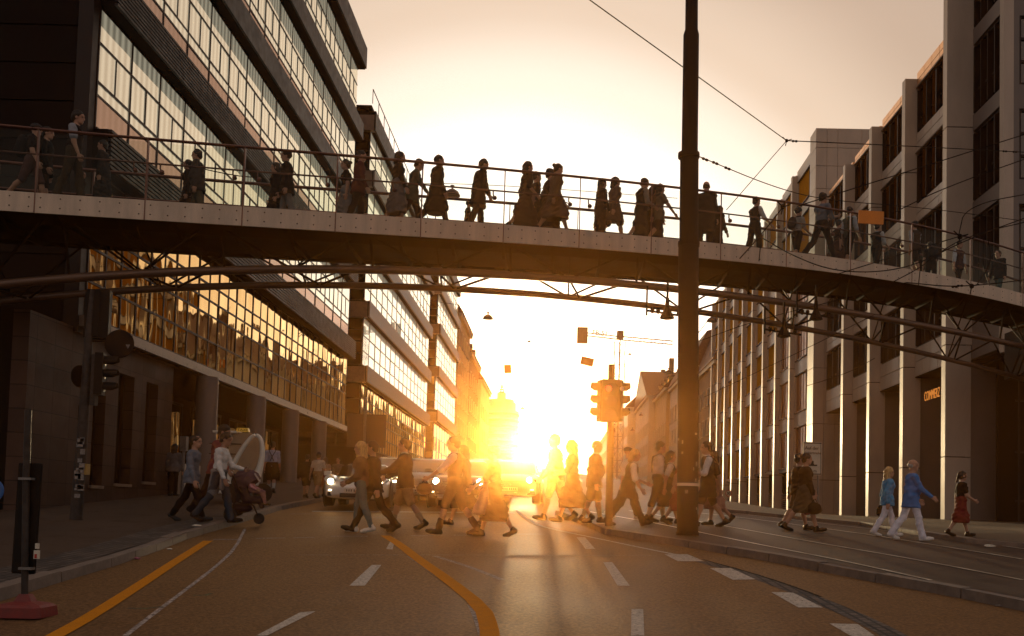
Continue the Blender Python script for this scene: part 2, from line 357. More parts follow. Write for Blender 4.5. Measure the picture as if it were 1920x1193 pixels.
lnk(nt, lobe((1.0, 0.80, 0.45), 0.00022, 0.90).outputs[0], nt.nodes['Material Output'].inputs['Volume'])
b = MB(); b.box(-60, 60, 230, 400, 5, 70); tag(b.build('distant_haze', h2), kind='structure')

scene.view_settings.view_transform = 'Standard'; scene.view_settings.look = 'None'; scene.view_settings.exposure = 0; scene.view_settings.gamma = 1.0
cy = scene.cycles
cy.use_denoising = True
try: cy.denoiser = 'OPENIMAGEDENOISE'; cy.denoising_input_passes = 'RGB_ALBEDO_NORMAL'; cy.denoising_prefilter = 'ACCURATE'
except Exception: pass
cy.max_bounces = 6; cy.diffuse_bounces = 2; cy.glossy_bounces = 3; cy.transmission_bounces = 4; cy.transparent_max_bounces = 24; cy.volume_bounces = 0
cy.caustics_reflective = False; cy.caustics_refractive = False; cy.sample_clamp_indirect = 4.0
cy.use_adaptive_sampling = True; cy.adaptive_threshold = 0.02

# ------------------------------------------------------------------ ground, road, pavements
def asphalt(name, col, speck=0.5, rough=0.55, patch=0.35, spec=0.5):
    m = bpy.data.materials.new(name); m.use_nodes = True; nt = m.node_tree; b = nt.nodes['Principled BSDF']
    tc = nt.nodes.new('ShaderNodeTexCoord')
    def noise(s, d=4, st=(1, 1, 1)):
        mp = nt.nodes.new('ShaderNodeMapping'); mp.inputs['Scale'].default_value = st; lnk(nt, tc.outputs['Object'], mp.inputs['Vector'])
        n = nt.nodes.new('ShaderNodeTexNoise'); n.inputs['Scale'].default_value = s; n.inputs['Detail'].default_value = d; lnk(nt, mp.outputs[0], n.inputs['Vector']); return n
    big = noise(0.5, 6, (1.0, 0.35, 1)); fine = noise(26, 5); tiny = noise(60, 3)
    def mr(s, a, c, d, e):
        q = nt.nodes.new('ShaderNodeMapRange'); q.inputs[1].default_value = a; q.inputs[2].default_value = c; q.inputs[3].default_value = d; q.inputs[4].default_value = e; lnk(nt, s, q.inputs[0]); return q.outputs[0]
    def mul(a, c):
        q = nt.nodes.new('ShaderNodeMath'); q.operation = 'MULTIPLY'; lnk(nt, a, q.inputs[0]); lnk(nt, c, q.inputs[1]); return q.outputs[0]
    k = mul(mr(big.outputs['Fac'], 0.3, 0.7, 1 - patch, 1 + patch), mr(fine.outputs['Fac'], 0.35, 0.68, 1 - speck, 1 + speck))
    sc = nt.nodes.new('ShaderNodeVectorMath'); sc.operation = 'SCALE'; sc.inputs[0].default_value = col; lnk(nt, k, sc.inputs['Scale'])
    stn = noise(1.7, 5); dk = mr(stn.outputs['Fac'], 0.56, 0.72, 1.0, 0.45)
    sc2 = nt.nodes.new('ShaderNodeVectorMath'); sc2.operation = 'SCALE'; lnk(nt, sc.outputs[0], sc2.inputs[0]); lnk(nt, dk, sc2.inputs['Scale'])
    vo = nt.nodes.new('ShaderNodeTexVoronoi'); vo.feature = 'F1'; vo.inputs['Scale'].default_value = 19.0; lnk(nt, tc.outputs['Object'], vo.inputs['Vector'])
    chip = mr(vo.outputs['Distance'], 0.10, 0.22, 1.9, 1.0)
    sc3 = nt.nodes.new('ShaderNodeVectorMath'); sc3.operation = 'SCALE'; lnk(nt, sc2.outputs[0], sc3.inputs[0]); lnk(nt, chip, sc3.inputs['Scale'])
    lnk(nt, sc3.outputs[0], b.inputs['Base Color'])
    lnk(nt, mr(big.outputs['Fac'], 0.3, 0.7, rough - 0.1, rough + 0.12), b.inputs['Roughness'])
    b.inputs['Specular IOR Level'].default_value = spec; b.inputs['Specular Tint'].default_value = (1.0, 0.5, 0.2, 1)  # orange tint puts amber sunlight into the highlights
    bp = nt.nodes.new('ShaderNodeBump'); bp.inputs['Strength'].default_value = 0.55; bp.inputs['Distance'].default_value = 0.012
    lnk(nt, fine.outputs['Fac'], bp.inputs['Height'])
    b2 = nt.nodes.new('ShaderNodeBump'); b2.inputs['Strength'].default_value = 0.5; b2.inputs['Distance'].default_value = 0.008
    lnk(nt, tiny.outputs['Fac'], b2.inputs['Height']); lnk(nt, bp.outputs[0], b2.inputs['Normal']); lnk(nt, b2.outputs[0], b.inputs['Normal'])
    if spec >= 1.0:      # amber low-sun sheen put in as an orange-tinted gloss
        b.inputs['Specular IOR Level'].default_value = 0.15
        gl = nt.nodes.new('ShaderNodeBsdfGlossy'); gl.inputs['Color'].default_value = (1.0, 0.56, 0.20, 1); gl.inputs['Roughness'].default_value = rough
        lnk(nt, b2.outputs[0], gl.inputs['Normal'])
        ly = nt.nodes.new('ShaderNodeLayerWeight'); ly.inputs['Blend'].default_value = 0.5
        pw = nt.nodes.new('ShaderNodeMath'); pw.operation = 'POWER'; pw.inputs[1].default_value = 3.0; lnk(nt, ly.outputs['Facing'], pw.inputs[0])
        fr = mr(pw.outputs[0], 0, 1, 0.004, 0.27); fr = mul(fr, mr(fine.outputs['Fac'], 0.35, 0.65, 0.6, 1.35))
        ms = nt.nodes.new('ShaderNodeMixShader'); lnk(nt, fr, ms.inputs[0]); lnk(nt, b.outputs[0], ms.inputs[1]); lnk(nt, gl.outputs[0], ms.inputs[2]); lnk(nt, ms.outputs[0], nt.nodes['Material Output'].inputs['Surface'])
    return m
M['road'] = asphalt('road asphalt', (0.034, 0.023, 0.019), 0.5, 0.58, spec=1.0)
M['pave'] = asphalt('pavement', (0.060, 0.041, 0.032), 0.25, 0.7, 0.25, 0.3)
M['tram'] = asphalt('tram lane asphalt', (0.040, 0.028, 0.023), 0.4, 0.55)
M['earth'] = asphalt('far ground', (0.05, 0.035, 0.025), 0.3, 0.9)
M['kerb'] = mat('kerb stone', (0.16, 0.115, 0.09), 0.7, var=0.35, scale=5, bump=0.15, bscale=30)
M['cobble'] = tiles_mat('cobble strip', (0.10, 0.07, 0.055), (0.012, 0.009, 0.008), 0.16, 0.12, axis='YX', rough=0.7, var=0.45, mortar=0.02, bump=0.8)
M['paint_w'] = mat('worn white road paint', (0.50, 0.43, 0.36), 0.8, var=0.35, scale=18, bump=0.1, spec=0.15)
M['paint_o'] = mat('orange road tape', (0.55, 0.20, 0.008), 0.85, var=0.12, scale=9, spec=0.08)
M['paint_thin'] = mat('scuffed white line', (0.42, 0.34, 0.30), 0.8, var=0.55, scale=14, spec=0.15)
M['railsteel'] = mat('polished rail steel', (0.85, 0.74, 0.62), 0.38, 0.9, var=0.2)

def wear(m, lo, hi, under):
    nt = m.node_tree; b = nt.nodes['Principled BSDF']; src = b.inputs['Base Color'].links[0].from_socket
    tc = nt.nodes.new('ShaderNodeTexCoord'); n = nt.nodes.new('ShaderNodeTexNoise'); n.inputs['Scale'].default_value = 22; n.inputs['Detail'].default_value = 7; n.inputs['Roughness'].default_value = .75
    lnk(nt, tc.outputs['Object'], n.inputs['Vector'])
    r = nt.nodes.new('ShaderNodeMapRange'); r.inputs[1].default_value = lo; r.inputs[2].default_value = hi; lnk(nt, n.outputs['Fac'], r.inputs[0])
    mx = nt.nodes.new('ShaderNodeMix'); mx.data_type = 'RGBA'; mx.inputs[6].default_value = (*under, 1); lnk(nt, r.outputs[0], mx.inputs[0]); lnk(nt, src, mx.inputs[7]); lnk(nt, mx.outputs[2], b.inputs['Base Color'])
wear(M['paint_w'], .36, .46, (.07, .05, .04)); wear(M['paint_thin'], .38, .55, (.05, .034, .028)); wear(M['paint_o'], .30, .38, (.10, .05, .02))
M['chalk'] = mat('green chalk', (0.12, 0.15, 0.05), 0.85, var=0.5, scale=20); wear(M['chalk'], .42, .6, (.05, .034, .028))

def sheet(b, left, right, h, n=8, dl=0.6, m=0):
    """strip between two polylines (same number of XY points), following the terrain at height h"""
    L, Rr = [], []
    for i in range(len(left) - 1):
        d = max((Vector(left[i + 1]) - Vector(left[i])).length, (Vector(right[i + 1]) - Vector(right[i])).length)
        k = max(1, min(60, int(d / dl)))
        for j in range(k):
            t = j / k
            L.append(Vector(left[i]).lerp(Vector(left[i + 1]), t)); Rr.append(Vector(right[i]).lerp(Vector(right[i + 1]), t))
    L.append(Vector(left[-1])); Rr.append(Vector(right[-1]))
    vs, fs = [], []
    for a, c in zip(L, Rr):
        for j in range(n + 1):
            p = a.lerp(c, j / n); vs.append((p.x, p.y, gzf(p.x, p.y) + h))
    for i in range(len(L) - 1):
        for j in range(n):
            q = i * (n + 1) + j; fs.append((q, q + 1, q + n + 2, q + n + 1))
    b.add(vs, fs, m)
def kerbline(b, pts, w, top, side, bottom=-0.1, gap=True, m=0, lens=1.0):
    """row of kerb stones along XY polyline; the stone lies on the 'side' (+1 left of travel)"""
    P = [Vector(p) for p in pts]; rest = []
    for i in range(len(P) - 1):
        d = (P[i + 1] - P[i]); n = max(1, int(d.length / (lens * (1 if P[i].y < 40 else 6))))
        for j in range(n): rest.append((P[i] + d * (j / n), P[i] + d * ((j + 1) / n)))
    for a, c in rest:
        t = (c - a).normalized(); nn = Vector((-t.y, t.x)) * side
        g = 0.014 if gap else 0
        a2, c2 = a + t * g, c - t * g; dz = random.uniform(-0.012, 0.010) if gap else 0
        q = [a2, c2, c2 + nn * w, a2 + nn * w]
        base = [(p.x, p.y, gzf(p.x, p.y) + bottom) for p in q]
        tp = []
        for k, p in enumerate(q):
            o = 0.02 if k < 2 else 0.0
            pp = p + nn * o
            tp.append((pp.x, pp.y, gzf(p.x, p.y) + top + dz))
        b.hexa(base + tp, m)

# base sheet to the horizon
b = MB()
xs = [-4000, -1500, -600, -250, -120, -60, -30] + list(np.arange(-20, 31, 2.0)) + [40, 60, 120, 250, 600, 1500, 4000]
ys = [-4000, -1500, -400, -80, -40, -20] + list(np.arange(-10, 110, 2.5)) + [120, 130, 150, 175, 200, 250, 300, 360, 420, 600, 1200, 4000]
vs = [(x, y, gzf(x, y) - 0.25) for y in ys for x in xs]; n = len(xs)
b.add(vs, [(j * n + i, j * n + i + 1, (j + 1) * n + i + 1, (j + 1) * n + i) for j in range(len(ys) - 1) for i in range(n - 1)])
tag(b.build('ground', M['earth'], smooth=True), kind='structure')

def gp(l, h=0.0): return [tuple(G(x, y, h).xy) for x, y in l]
KL = [(-6.2, -12.0), (-6.0, 6.0)] + gp([(0, 1128), (117, 1091), (211, 1063), (295, 1034), (352, 1011), (436, 986), (503, 964), (530, 956)])
KL = [(x if y > 8 else -6.0, y) for x, y in KL] + [(-7.3, 31.0), (-7.2, 60.0), (-7.2, 120), (-7.2, 300)]
KR = gp([(1920, 1147), (1800, 1122), (1640, 1092), (1440, 1053), (1290, 1027), (1200, 1013), (1135, 1003)])
KR = [(9.6, -12.0), (KR[0][0] + (KR[0][0] - KR[1][0]) * 2.0, KR[0][1] - (KR[1][1] - KR[0][1]) * 2.0)] + KR
tipy = KR[-1][1]
KR2 = [KR[-1], (KR[-1][0] - 0.02, tipy + 0.05)] + gp([(1085, 982), (1040, 965)])
KR2 += [(0.6, 36.0), (1.2, 46.0), (1.6, 60.0), (1.8, 120.0), (1.8, 300.0)]
KRA = KR + KR2[1:]
print('KL', [(round(a, 2), round(c, 2)) for a, c in KL]); print('KR', [(round(a, 2), round(c, 2)) for a, c in KRA])
def polyx(poly, y):
    yy = [p[1] for p in poly]; xx = [p[0] for p in poly]
    return float(np.interp(y, yy, xx))
stations = sorted(set([-12.0, 0.0] + [round(p[1], 3) for p in KL + KRA] + list(np.arange(2, 60, 2.0)) + [80, 100, 130, 160, 200, 250, 300]))
stations = [s for s in stations if -12 <= s <= 300]
b = MB(); sheet(b, [(polyx(KL, y), y) for y in stations], [(polyx(KRA, y), y) for y in stations], 0.0, n=10, dl=1.0)
tag(b.build('road', M['road'], smooth=True), kind='structure')
# left pavement
b = MB(); sheet(b, [(-12.6, y) for y in stations], [(polyx(KL, y) - 0.20, y) for y in stations], 0.12, n=6, dl=1.0)
tag(b.build('left_pavement', M['pave'], smooth=True), kind='structure')
b = MB(); sheet(b, [(polyx(KL, y) - 0.85, y) for y in stations if y < 23], [(polyx(KL, y) - 0.205, y) for y in stations if y < 23], 0.126, n=2, dl=1.0)
tag(b.build('cobble_strip', M['cobble']), kind='structure')
b = MB(); kerbline(b, KL, 0.22, 0.125, +1)
tag(b.build('left_kerb', M['kerb']), kind='structure')
# tram lane, a raised table beside the road
RK = gp([(1920, 1027), (1810, 1017), (1720, 1003), (1612, 985), (1460, 970), (1344, 959)], 0.14)
RK = [(RK[0][0] + 6, -12.0), (RK[0][0] + 1.5, RK[0][1] - 5)] + RK + [(11.5, 75.0), (12.0, 110.0), (12.5, 300.0)]
print('RK', [(round(a, 2), round(c, 2)) for a, c in RK])
b = MB(); sheet(b, [(polyx(KRA, y) + 0.20, y) for y in stations], [(polyx(RK, y), y) for y in stations], 0.13, n=10, dl=1.0)
tag(b.build('tram_lane', M['tram'], smooth=True), kind='structure')
b = MB(); kerbline(b, KRA, 0.22, 0.135, -1)
tag(b.build('tram_kerb', M['kerb']), kind='structure')
b = MB(); sheet(b, [(polyx(RK, y) + 0.2, y) for y in stations], [(19.0 if y < 60 else 17.5, y) for y in stations], 0.22, n=6, dl=1.0)
tag(b.build('right_pavement', M['pave'], smooth=True), kind='structure')
b = MB(); kerbline(b, RK, 0.24, 0.225, -1, bottom=0.05)
tag(b.build('right_kerb', M['kerb']), kind='structure')

# rails: slim polished strips just proud of the tram lane
def dense(pts, dl=0.6):
    out = []
    for i in range(len(pts) - 1):
        a, c = Vector(pts[i]), Vector(pts[i + 1]); k = max(1, int((c - a).length / dl))
        out += [a.lerp(c, j / k) for j in range(k)]
    return out + [Vector(pts[-1])]
def smooth_poly(pts, it=2):
    P = [Vector(p) for p in pts]
    for _ in range(it):
        Q = [P[0]]
        for i in range(len(P) - 1): Q += [P[i] * 0.75 + P[i + 1] * 0.25, P[i] * 0.25 + P[i + 1] * 0.75]
        P = Q + [P[-1]]
    return P
def ribbon(b, pts, w, h, m=0, dl=0.5):
    P = dense(pts, dl); L, Rr = [], []
    for i, p in enumerate(P):
        t = (P[min(i + 1, len(P) - 1)] - P[max(i - 1, 0)]).normalized(); nn = Vector((-t.y, t.x))
        ww = w if not callable(w) else w(i / (len(P) - 1))
        L.append(p + nn * ww / 2); Rr.append(p - nn * ww / 2)
    sheet(b, [tuple(p) for p in L], [tuple(p) for p in Rr], h, n=1, dl=dl, m=m)
railA = gp([(1917, 1049), (1800, 1030), (1649, 1006), (1500, 985), (1400, 972), (1344, 966), (1290, 960)], 0.13)
railB = gp([(1917, 1088), (1720, 1050), (1531, 1018), (1400, 994), (1327, 981), (1250, 969), (1180, 958)], 0.13)
nA = smooth_poly(railA); nB = smooth_poly(railB)
def offset(P, d):
    o = []
    for i, p in enumerate(P):
        t = (P[min(i + 1, len(P) - 1)] - P[max(i - 1, 0)]).normalized(); o.append(p + Vector((-t.y, t.x)) * d)
    return o
for nm, P in (('rail', nA), ('rail', nB), ('rail', offset(nA, -1.435)), ('rail', offset(nB, 1.435))):
    b = MB(); ribbon(b, [tuple(p) for p in P], 0.075, 0.137, 0); ribbon(b, [tuple(p) for p in offset(P, 0.055)], 0.03, 0.1345, 1)
    o = b.build('tram_rail', [M['railsteel'], M['black']]); tag(o, kind='structure')

# painted markings
def mark(name, pts, w, m, h=0.005, label=None, smooth=0):
    P = gp(pts); P = smooth_poly(P, smooth) if smooth else P
    b = MB(); ribbon(b, [tuple(p) for p in P], w, h); o = b.build(name, M[m]); tag(o, kind='structure'); return o
def dash(pix):
    P = [G(x, y) for x, y in pix]; b = MB(); sheet(b, [tuple(P[0].xy), tuple(P[3].xy)], [tuple(P[1].xy), tuple(P[2].xy)], 0.005, n=2, dl=0.4)
    tag(b.build('lane_dash', M['paint_w']), kind='structure')
for q in ([(480, 1193), (500, 1193), (592, 1147), (563, 1149)], [(655, 1099), (684, 1099), (715, 1060), (697, 1060)], [(724, 1030), (736, 1031), (741, 1009), (735, 1009)],
          [(1183, 1193), (1208, 1193), (1206, 1143), (1184, 1143)], [(1158, 1099), (1181, 1099), (1148, 1055), (1131, 1055)], [(1098, 1030), (1116, 1030), (1097, 1008), (1081, 1008)],
          [(1271, 1053), (1320, 1053), (1289, 1040), (1246, 1040)], [(1374, 1088), (1417, 1087), (1370, 1066), (1331, 1066)], [(1497, 1140), (1543, 1140), (1487, 1112), (1446, 1111)], [(1600, 1196), (1640, 1193), (1608, 1171), (1555, 1170)]):
    dash(q)
mark('orange_line', [(60, 1215), (105, 1193), (168, 1158), (262, 1098), (330, 1053), (390, 1015)], 0.16, 'paint_o', 0.008, smooth=1)
mark('orange_line', [(918, 1205), (918, 1180), (905, 1140), (840, 1088), (785, 1050), (750, 1022), (722, 1005)], lambda t: 0.19, 'paint_o', 0.008, smooth=1)
mark('scuffed_line', [(235, 1193), (290, 1150), (350, 1105), (405, 1063), (440, 1030), (459, 993)], 0.055, 'paint_thin', 0.004, smooth=1)
mark('scuffed_line', [(884, 1135), (892, 1150), (900, 1170), (908, 1196)], 0.10, 'paint_thin', 0.004)
mark('scuffed_line', [(765, 1043), (815, 1078), (860, 1108), (884, 1132)], 0.05, 'paint_thin', 0.003)
mark('scuffed_line', [(815, 1043), (870, 1060), (910, 1075), (942, 1088)], 0.10, 'paint_thin', 0.004, smooth=1)
mark('edge_line', [(968, 956), (985, 972), (1010, 986), (1060, 998), (1120, 1010), (1200, 1027), (1290, 1045)], 0.10, 'paint_w', 0.004, smooth=1)
mark('stop_line', [(585, 959), (720, 960), (860, 961), (965, 962)], 0.35, 'paint_w', 0.004)
mark('road_seam', [(560, 1041), (800, 1041), (1230, 1042)], 0.035, 'paint_thin', 0.003)
for q in ([(400, 1012), (447, 1012)], [(480, 1010), (535, 1009)], [(550, 1009), (590, 1008)], [(620, 1006), (690, 1006)], [(770, 1005), (830, 1005)], [(850, 1004), (905, 1004)], [(960, 1002), (1020, 1002)],
          [(545, 964), (590, 964)], [(600, 970), (650, 970)], [(690, 971), (770, 972)]):
    mark('crossing_dash', q, 0.10, 'paint_thin', 0.004)
mark('green_chalk_mark', [(238, 1141), (270, 1142), (305, 1138)], 0.05, 'chalk', 0.004)
mark('kerb_gutter', [(1318, 1053), (1400, 1076), (1470, 1100), (1560, 1136), (1640, 1172), (1690, 1200)], 0.28, 'cobble', 0.003, smooth=1)
mark('tar_seam', [(1318, 1050), (1400, 1072), (1475, 1096), (1540, 1120)], 0.05, 'black', 0.0045, smooth=1)
# tar patch in the carriageway and darker tyre sweeps
M['patch'] = asphalt('fresh asphalt patch', (0.038, 0.026, 0.021), 0.45, 0.58, spec=1.0)
b = MB(); q = gp([(600, 1041), (1228, 1042), (1110, 1008), (700, 1006)]); sheet(b, [q[0], q[3]], [q[1], q[2]], 0.002, n=6); tag(b.build('asphalt_patch', M['patch']), kind='structure')

mark('green_chalk_mark', [(362, 1117), (385, 1117), (397, 1113)], 0.05, 'chalk', 0.004)
# ------------------------------------------------------------------ left glass blocks
def glass_block(name, label, cat, X, Y0, Y1, floors, bands, bay, base_z=None, end_mat='cladding', depth=18, roof_z=None, louver=False, ground=True, group=None, rail=False, endz0=None):
    """floors: list of (z0, z1, glass material key, kind); facade plane x = X facing +x"""
    t = thing(name, label, cat, (X, Y0, gzf(X, Y0)), 0, group)
    nb = max(1, int(round((Y1 - Y0) / bay))); bw = (Y1 - Y0) / nb
    top = roof_z
    z_lo = floors[0][0]
    # carcass behind the glass
    b = MB(); b.box(X - depth, X - 0.32, Y0 + 0.3, Y1 - 0.02, z_lo - 0.02, top - 0.3)
    b.build('wall', M['cladding'], t)
    for (z0, z1, gk, kind) in floors:
        for k in range(nb):
            ya, yb = Y0 + k * bw, Y0 + (k + 1) * bw
            b = MB(); g = MB(); fw = 0.026; d0 = X - 0.05
            b.box(d0, X, ya - fw, ya + fw, z0, z1)                       # mullion
            H = z1 - z0
            if kind == 'office':
                rows = [z0, z0 + 0.27 * H, z0 + 0.38 * H, z0 + 0.70 * H, z1]
            elif kind == 'low':
                rows = [z0, z0 + 0.24 * H, z0 + 0.47 * H, z0 + 0.60 * H, z0 + 0.74 * H, z1]
            else:
                rows = [z0, z0 + 0.3 * H, z0 + 0.62 * H, z1]
            for zz in rows[:-1]: b.box(d0, X + (0.03 if zz == rows[0] else -0.004), ya + fw, yb - fw, zz, zz + 0.06)
            b.box(d0, X - 0.004, ya + fw, yb - fw, z1 - 0.05, z1)
            if kind in ('office', 'low'):
                ym = ya + bw * 0.52
                for r0 in ((2,) if kind == 'office' else range(5)): b.box(d0, X - 0.008, ym - 0.03, ym + 0.03, rows[r0] + 0.06, rows[r0 + 1] - (0.05 if r0 == len(rows) - 2 else 0))
            w = b.build('window', M['frame'], t)
            for i in range(len(rows) - 1):
                za, zb = rows[i] + (0.06), rows[i + 1] - (0.05 if i == len(rows) - 2 else 0)
                key = 'spandrel' if (kind == 'office' and i == 0) else gk
                segs = [(ya + fw, yb - fw)] if not ((kind == 'office' and i == 2) or kind == 'low') else [(ya + fw, ya + bw * 0.52 - 0.03), (ya + bw * 0.52 + 0.03, yb - fw)]
                for (s0, s1) in segs:
                    tw = random.uniform(-0.006, 0.006); tv = random.uniform(-0.006, 0.006); x = X - 0.028
                    g.quad((x + tw, s0, za), (x - tw, s1, za), (x - tw + tv, s1, zb), (x + tw + tv, s0, zb), 1 if key == 'spandrel' else 0)
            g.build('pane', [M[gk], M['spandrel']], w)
    for (z0, z1, proj_, kind) in bands:
        b = MB()
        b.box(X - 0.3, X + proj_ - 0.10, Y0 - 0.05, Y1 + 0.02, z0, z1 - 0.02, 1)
        if kind == 'louver':
            n = 9; h = (z1 - z0) / n
            for k in range(n): b.box(X + proj_ - 0.095, X + proj_, Y0 - 0.06, Y1 + 0.03, z0 + h * k + 0.01, z0 + h * (k + 0.62) + 0.01, 0)
            b.build('sunshade', [M['louver'], M['soffit']], t)
        else:
            yy = Y0 - 0.06; pl = 2 * bw
            while yy < Y1 - 0.1:
                b.box(X + proj_ - 0.095, X + proj_, yy, min(yy + pl - 0.02, Y1 + 0.03), z0 + 0.01, z1, 0); yy += pl
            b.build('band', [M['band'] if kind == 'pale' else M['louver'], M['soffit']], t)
    b = MB(); b.box(X - depth, X - 0.05, Y0 + 0.25, Y1, top - 0.28, top); b.build('roof', M['cladding'], t)
    if rail:
        b = MB(); n = int((Y1 - Y0) / 2)
        for k in range(n + 1):
            y = Y0 + (Y1 - Y0) * k / n; b.tube([(X + 0.05, y, top), (X + 0.05, y, top + 0.9)], 0.025, 5)
        b.tube([(X + 0.05, Y0, top + 0.9), (X + 0.05, Y1, top + 0.9)], 0.03, 5)
        b.build('roof_railing', M['frame'], t)
    # gable end facing the viewer, in long horizontal cladding boards
    return t, bw

X1 = -12.0
E = 27.3
Z = 6.43; FL = 4.2
B1Y0, B1Y1 = 25.0, 56.2
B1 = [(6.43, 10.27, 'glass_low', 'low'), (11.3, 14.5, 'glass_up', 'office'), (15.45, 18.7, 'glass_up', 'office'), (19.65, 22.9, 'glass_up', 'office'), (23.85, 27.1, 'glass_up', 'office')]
t1, bw1 = glass_block('glass_office_building', 'tall brown glass office building with louvred sunshades, nearest on the left', 'office building', X1, B1Y0, B1Y1, B1,
                      [(10.27, 11.3, 0.45, 'louver'), (14.5, 15.45, 0.45, 'louver'), (18.7, 19.65, 0.45, 'dark'), (22.9, 23.85, 0.45, 'dark'), (27.1, 28.3, 0.5, 'dark')], 1.95, roof_z=28.4, rail=True)
b = MB(); zb = 6.0
ye = B1Y0 - 0.35
while zb < 28.2:
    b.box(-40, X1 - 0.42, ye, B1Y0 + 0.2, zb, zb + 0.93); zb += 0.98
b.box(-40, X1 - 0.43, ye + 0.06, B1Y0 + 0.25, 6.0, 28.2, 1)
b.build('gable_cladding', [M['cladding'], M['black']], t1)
b = MB(); b.box(X1 - 0.40, X1 - 0.02, ye - 0.02, B1Y0 - 0.06, 6.0, 28.3); b.build('corner_post', M['louver'], t1)
b = MB(); b.box(X1 - 0.05, X1 + 0.12, B1Y0 - 0.30, B1Y1 + 0.05, 6.15, 6.42); b.build('sill', M['frame_l'], t1)
# stone base with tall slots
yb0, yb1 = 22.6, 31.2
b = MB()
slots = [(25.9, 26.6), (27.35, 28.35), (29.2, 30.05)]
ycur = yb0
for (s0, s1) in slots + [(yb1, yb1)]:
    b.box(X1 - 0.5, X1 - 0.12, ycur, s0, 0.8, 6.12); ycur = s1
for (s0, s1) in slots:
    b.box(X1 - 0.5, X1 - 0.121, s0, s1, 5.35, 6.11)
    b.box(X1 - 0.5, X1 - 0.121, s0, s1, 0.8, gzf(X1, s0) + 0.55)
b.build('stone_base', M['stone'], t1)
for (s0, s1) in slots:
    b = MB(); b.box(X1 - 0.46, X1 - 0.42, s0, s1, gzf(X1, s0) + 0.5, 5.36, 0)
    b.box(X1 - 0.44, X1 - 0.34, s0 + (s1 - s0) * 0.82, s0 + (s1 - s0) * 0.88, gzf(X1, s0) + 0.5, 5.36, 1)
    b.box(X1 - 0.45, X1 - 0.06, s0 - 0.03, s1 + 0.03, gzf(X1, s0) + 0.50, gzf(X1, s0) + 0.58, 2)
    b.build('slot_window', [M['black'], M['frame'], M['frame_l']], t1)
b = MB(); b.box(-40, X1 - 0.13, yb0 + 0.01, yb0 + 0.5, 0.5, 6.11); b.box(-40, X1 - 0.51, yb0 + 0.5, 25.2, 5.9, 6.05); b.build('dark_end_wall', M['black'], t1)
# arcade under the glass: soffit, back wall, shop windows, round columns
b = MB(); b.box(X1 - 8, X1 - 0.02, yb1, B1Y1, 6.05, 6.14); b.build('arcade_soffit', M['soffit'], t1)
b = MB(); b.box(X1 - 3.4, X1 - 3.2, yb1, B1Y1 + 2, 1.0, 6.05); b.box(X1 - 3.4, X1 - 0.5, yb1, yb1 + 0.2, 1.0, 6.04); b.build('arcade_wall', M['cladding'], t1)
yy = yb1 + 0.7
while yy < 53:
    zf = gzf(X1 - 3, yy + 1.6) + 0.12
    b = MB(); g = MB(); wdt = 3.4; x = X1 - 3.18
    for k in range(4): b.box(x, x + 0.10, yy + k * wdt / 3 - 0.04, yy + k * wdt / 3 + 0.04, zf + 0.6, 5.7)
    b.box(x, x + 0.12, yy - 0.04, yy + wdt + 0.04, zf + 0.5, zf + 0.6); b.box(x, x + 0.12, yy - 0.04, yy + wdt + 0.04, 5.7, 5.8)
    w = b.build('shop_window', M['frame'], t1)
    for k in range(3):
        tw = random.uniform(-0.02, 0.02)
        g.quad((x + 0.05 + tw, yy + k * wdt / 3 + 0.04, zf + 0.6), (x + 0.05 - tw, yy + (k + 1) * wdt / 3 - 0.04, zf + 0.6), (x + 0.05 - tw, yy + (k + 1) * wdt / 3 - 0.04, 5.7), (x + 0.05 + tw, yy + k * wdt / 3 + 0.04, 5.7))
    g.build('pane', M['glass_low'], w); yy += 4.6
for cx_, py_ in ((385, 0), (478, 0), (543, 0), (597, 0)):
    k = (cx_ - 1040.0) / F; X_ = -11.7; Y_ = X_ / k - 0.0
    b = MB(); zg = gzf(X_, Y_) + 0.05
    b.lathe([(0.36, zg), (0.36, 6.06)], (X_ - 0.1, Y_, 0), 20); b.build('column', M['concrete_d'], t1, smooth=True)
b = MB(); zg = gzf(X1, 32.5); b.box(X1 + 0.1, X1 + 0.22, 31.4, 34.2, zg, zg + 1.02); tag(b.build('low_parapet_wall', M['plaster_w']), 'low pale parapet wall at the shop front behind the walking men', 'parapet')
b = MB(); zg = gzf(X1 + 0.3, 31.0); b.tube([(X1 + 0.35, 31.1, zg), (X1 + 0.35, 31.1, zg + 1.55)], 0.05, 8); b.box(X1 + 0.25, X1 + 0.45, 31.0, 31.2, zg + 1.5, zg + 1.95)
tag(b.build('slim_post', M['galv']), 'slim dark post with a small box at the corner of the stone wall', 'post')

# second and third glass blocks
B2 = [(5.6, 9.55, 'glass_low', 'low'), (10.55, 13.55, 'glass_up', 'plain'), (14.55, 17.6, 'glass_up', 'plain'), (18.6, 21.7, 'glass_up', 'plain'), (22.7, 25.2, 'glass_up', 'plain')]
t2, _ = glass_block('glass_office_building', 'second glass office block with pale floor bands behind the dark billboard', 'office building', X1, 60.5, 91.0, B2,
                    [(9.55, 10.55, 0.35, 'pale'), (13.55, 14.55, 0.35, 'pale'), (17.6, 18.6, 0.35, 'pale'), (21.7, 22.7, 0.35, 'pale'), (25.2, 26.4, 0.3, 'dark')], 2.0, roof_z=26.9, rail=True)
B3 = [(6.5, 10.6, 'glass_low', 'plain'), (11.7, 15.0, 'glass_up', 'plain'), (16.0, 19.2, 'glass_up', 'plain'), (20.2, 23.2, 'glass_up', 'plain'), (24.2, 27.0, 'glass_up', 'plain')]
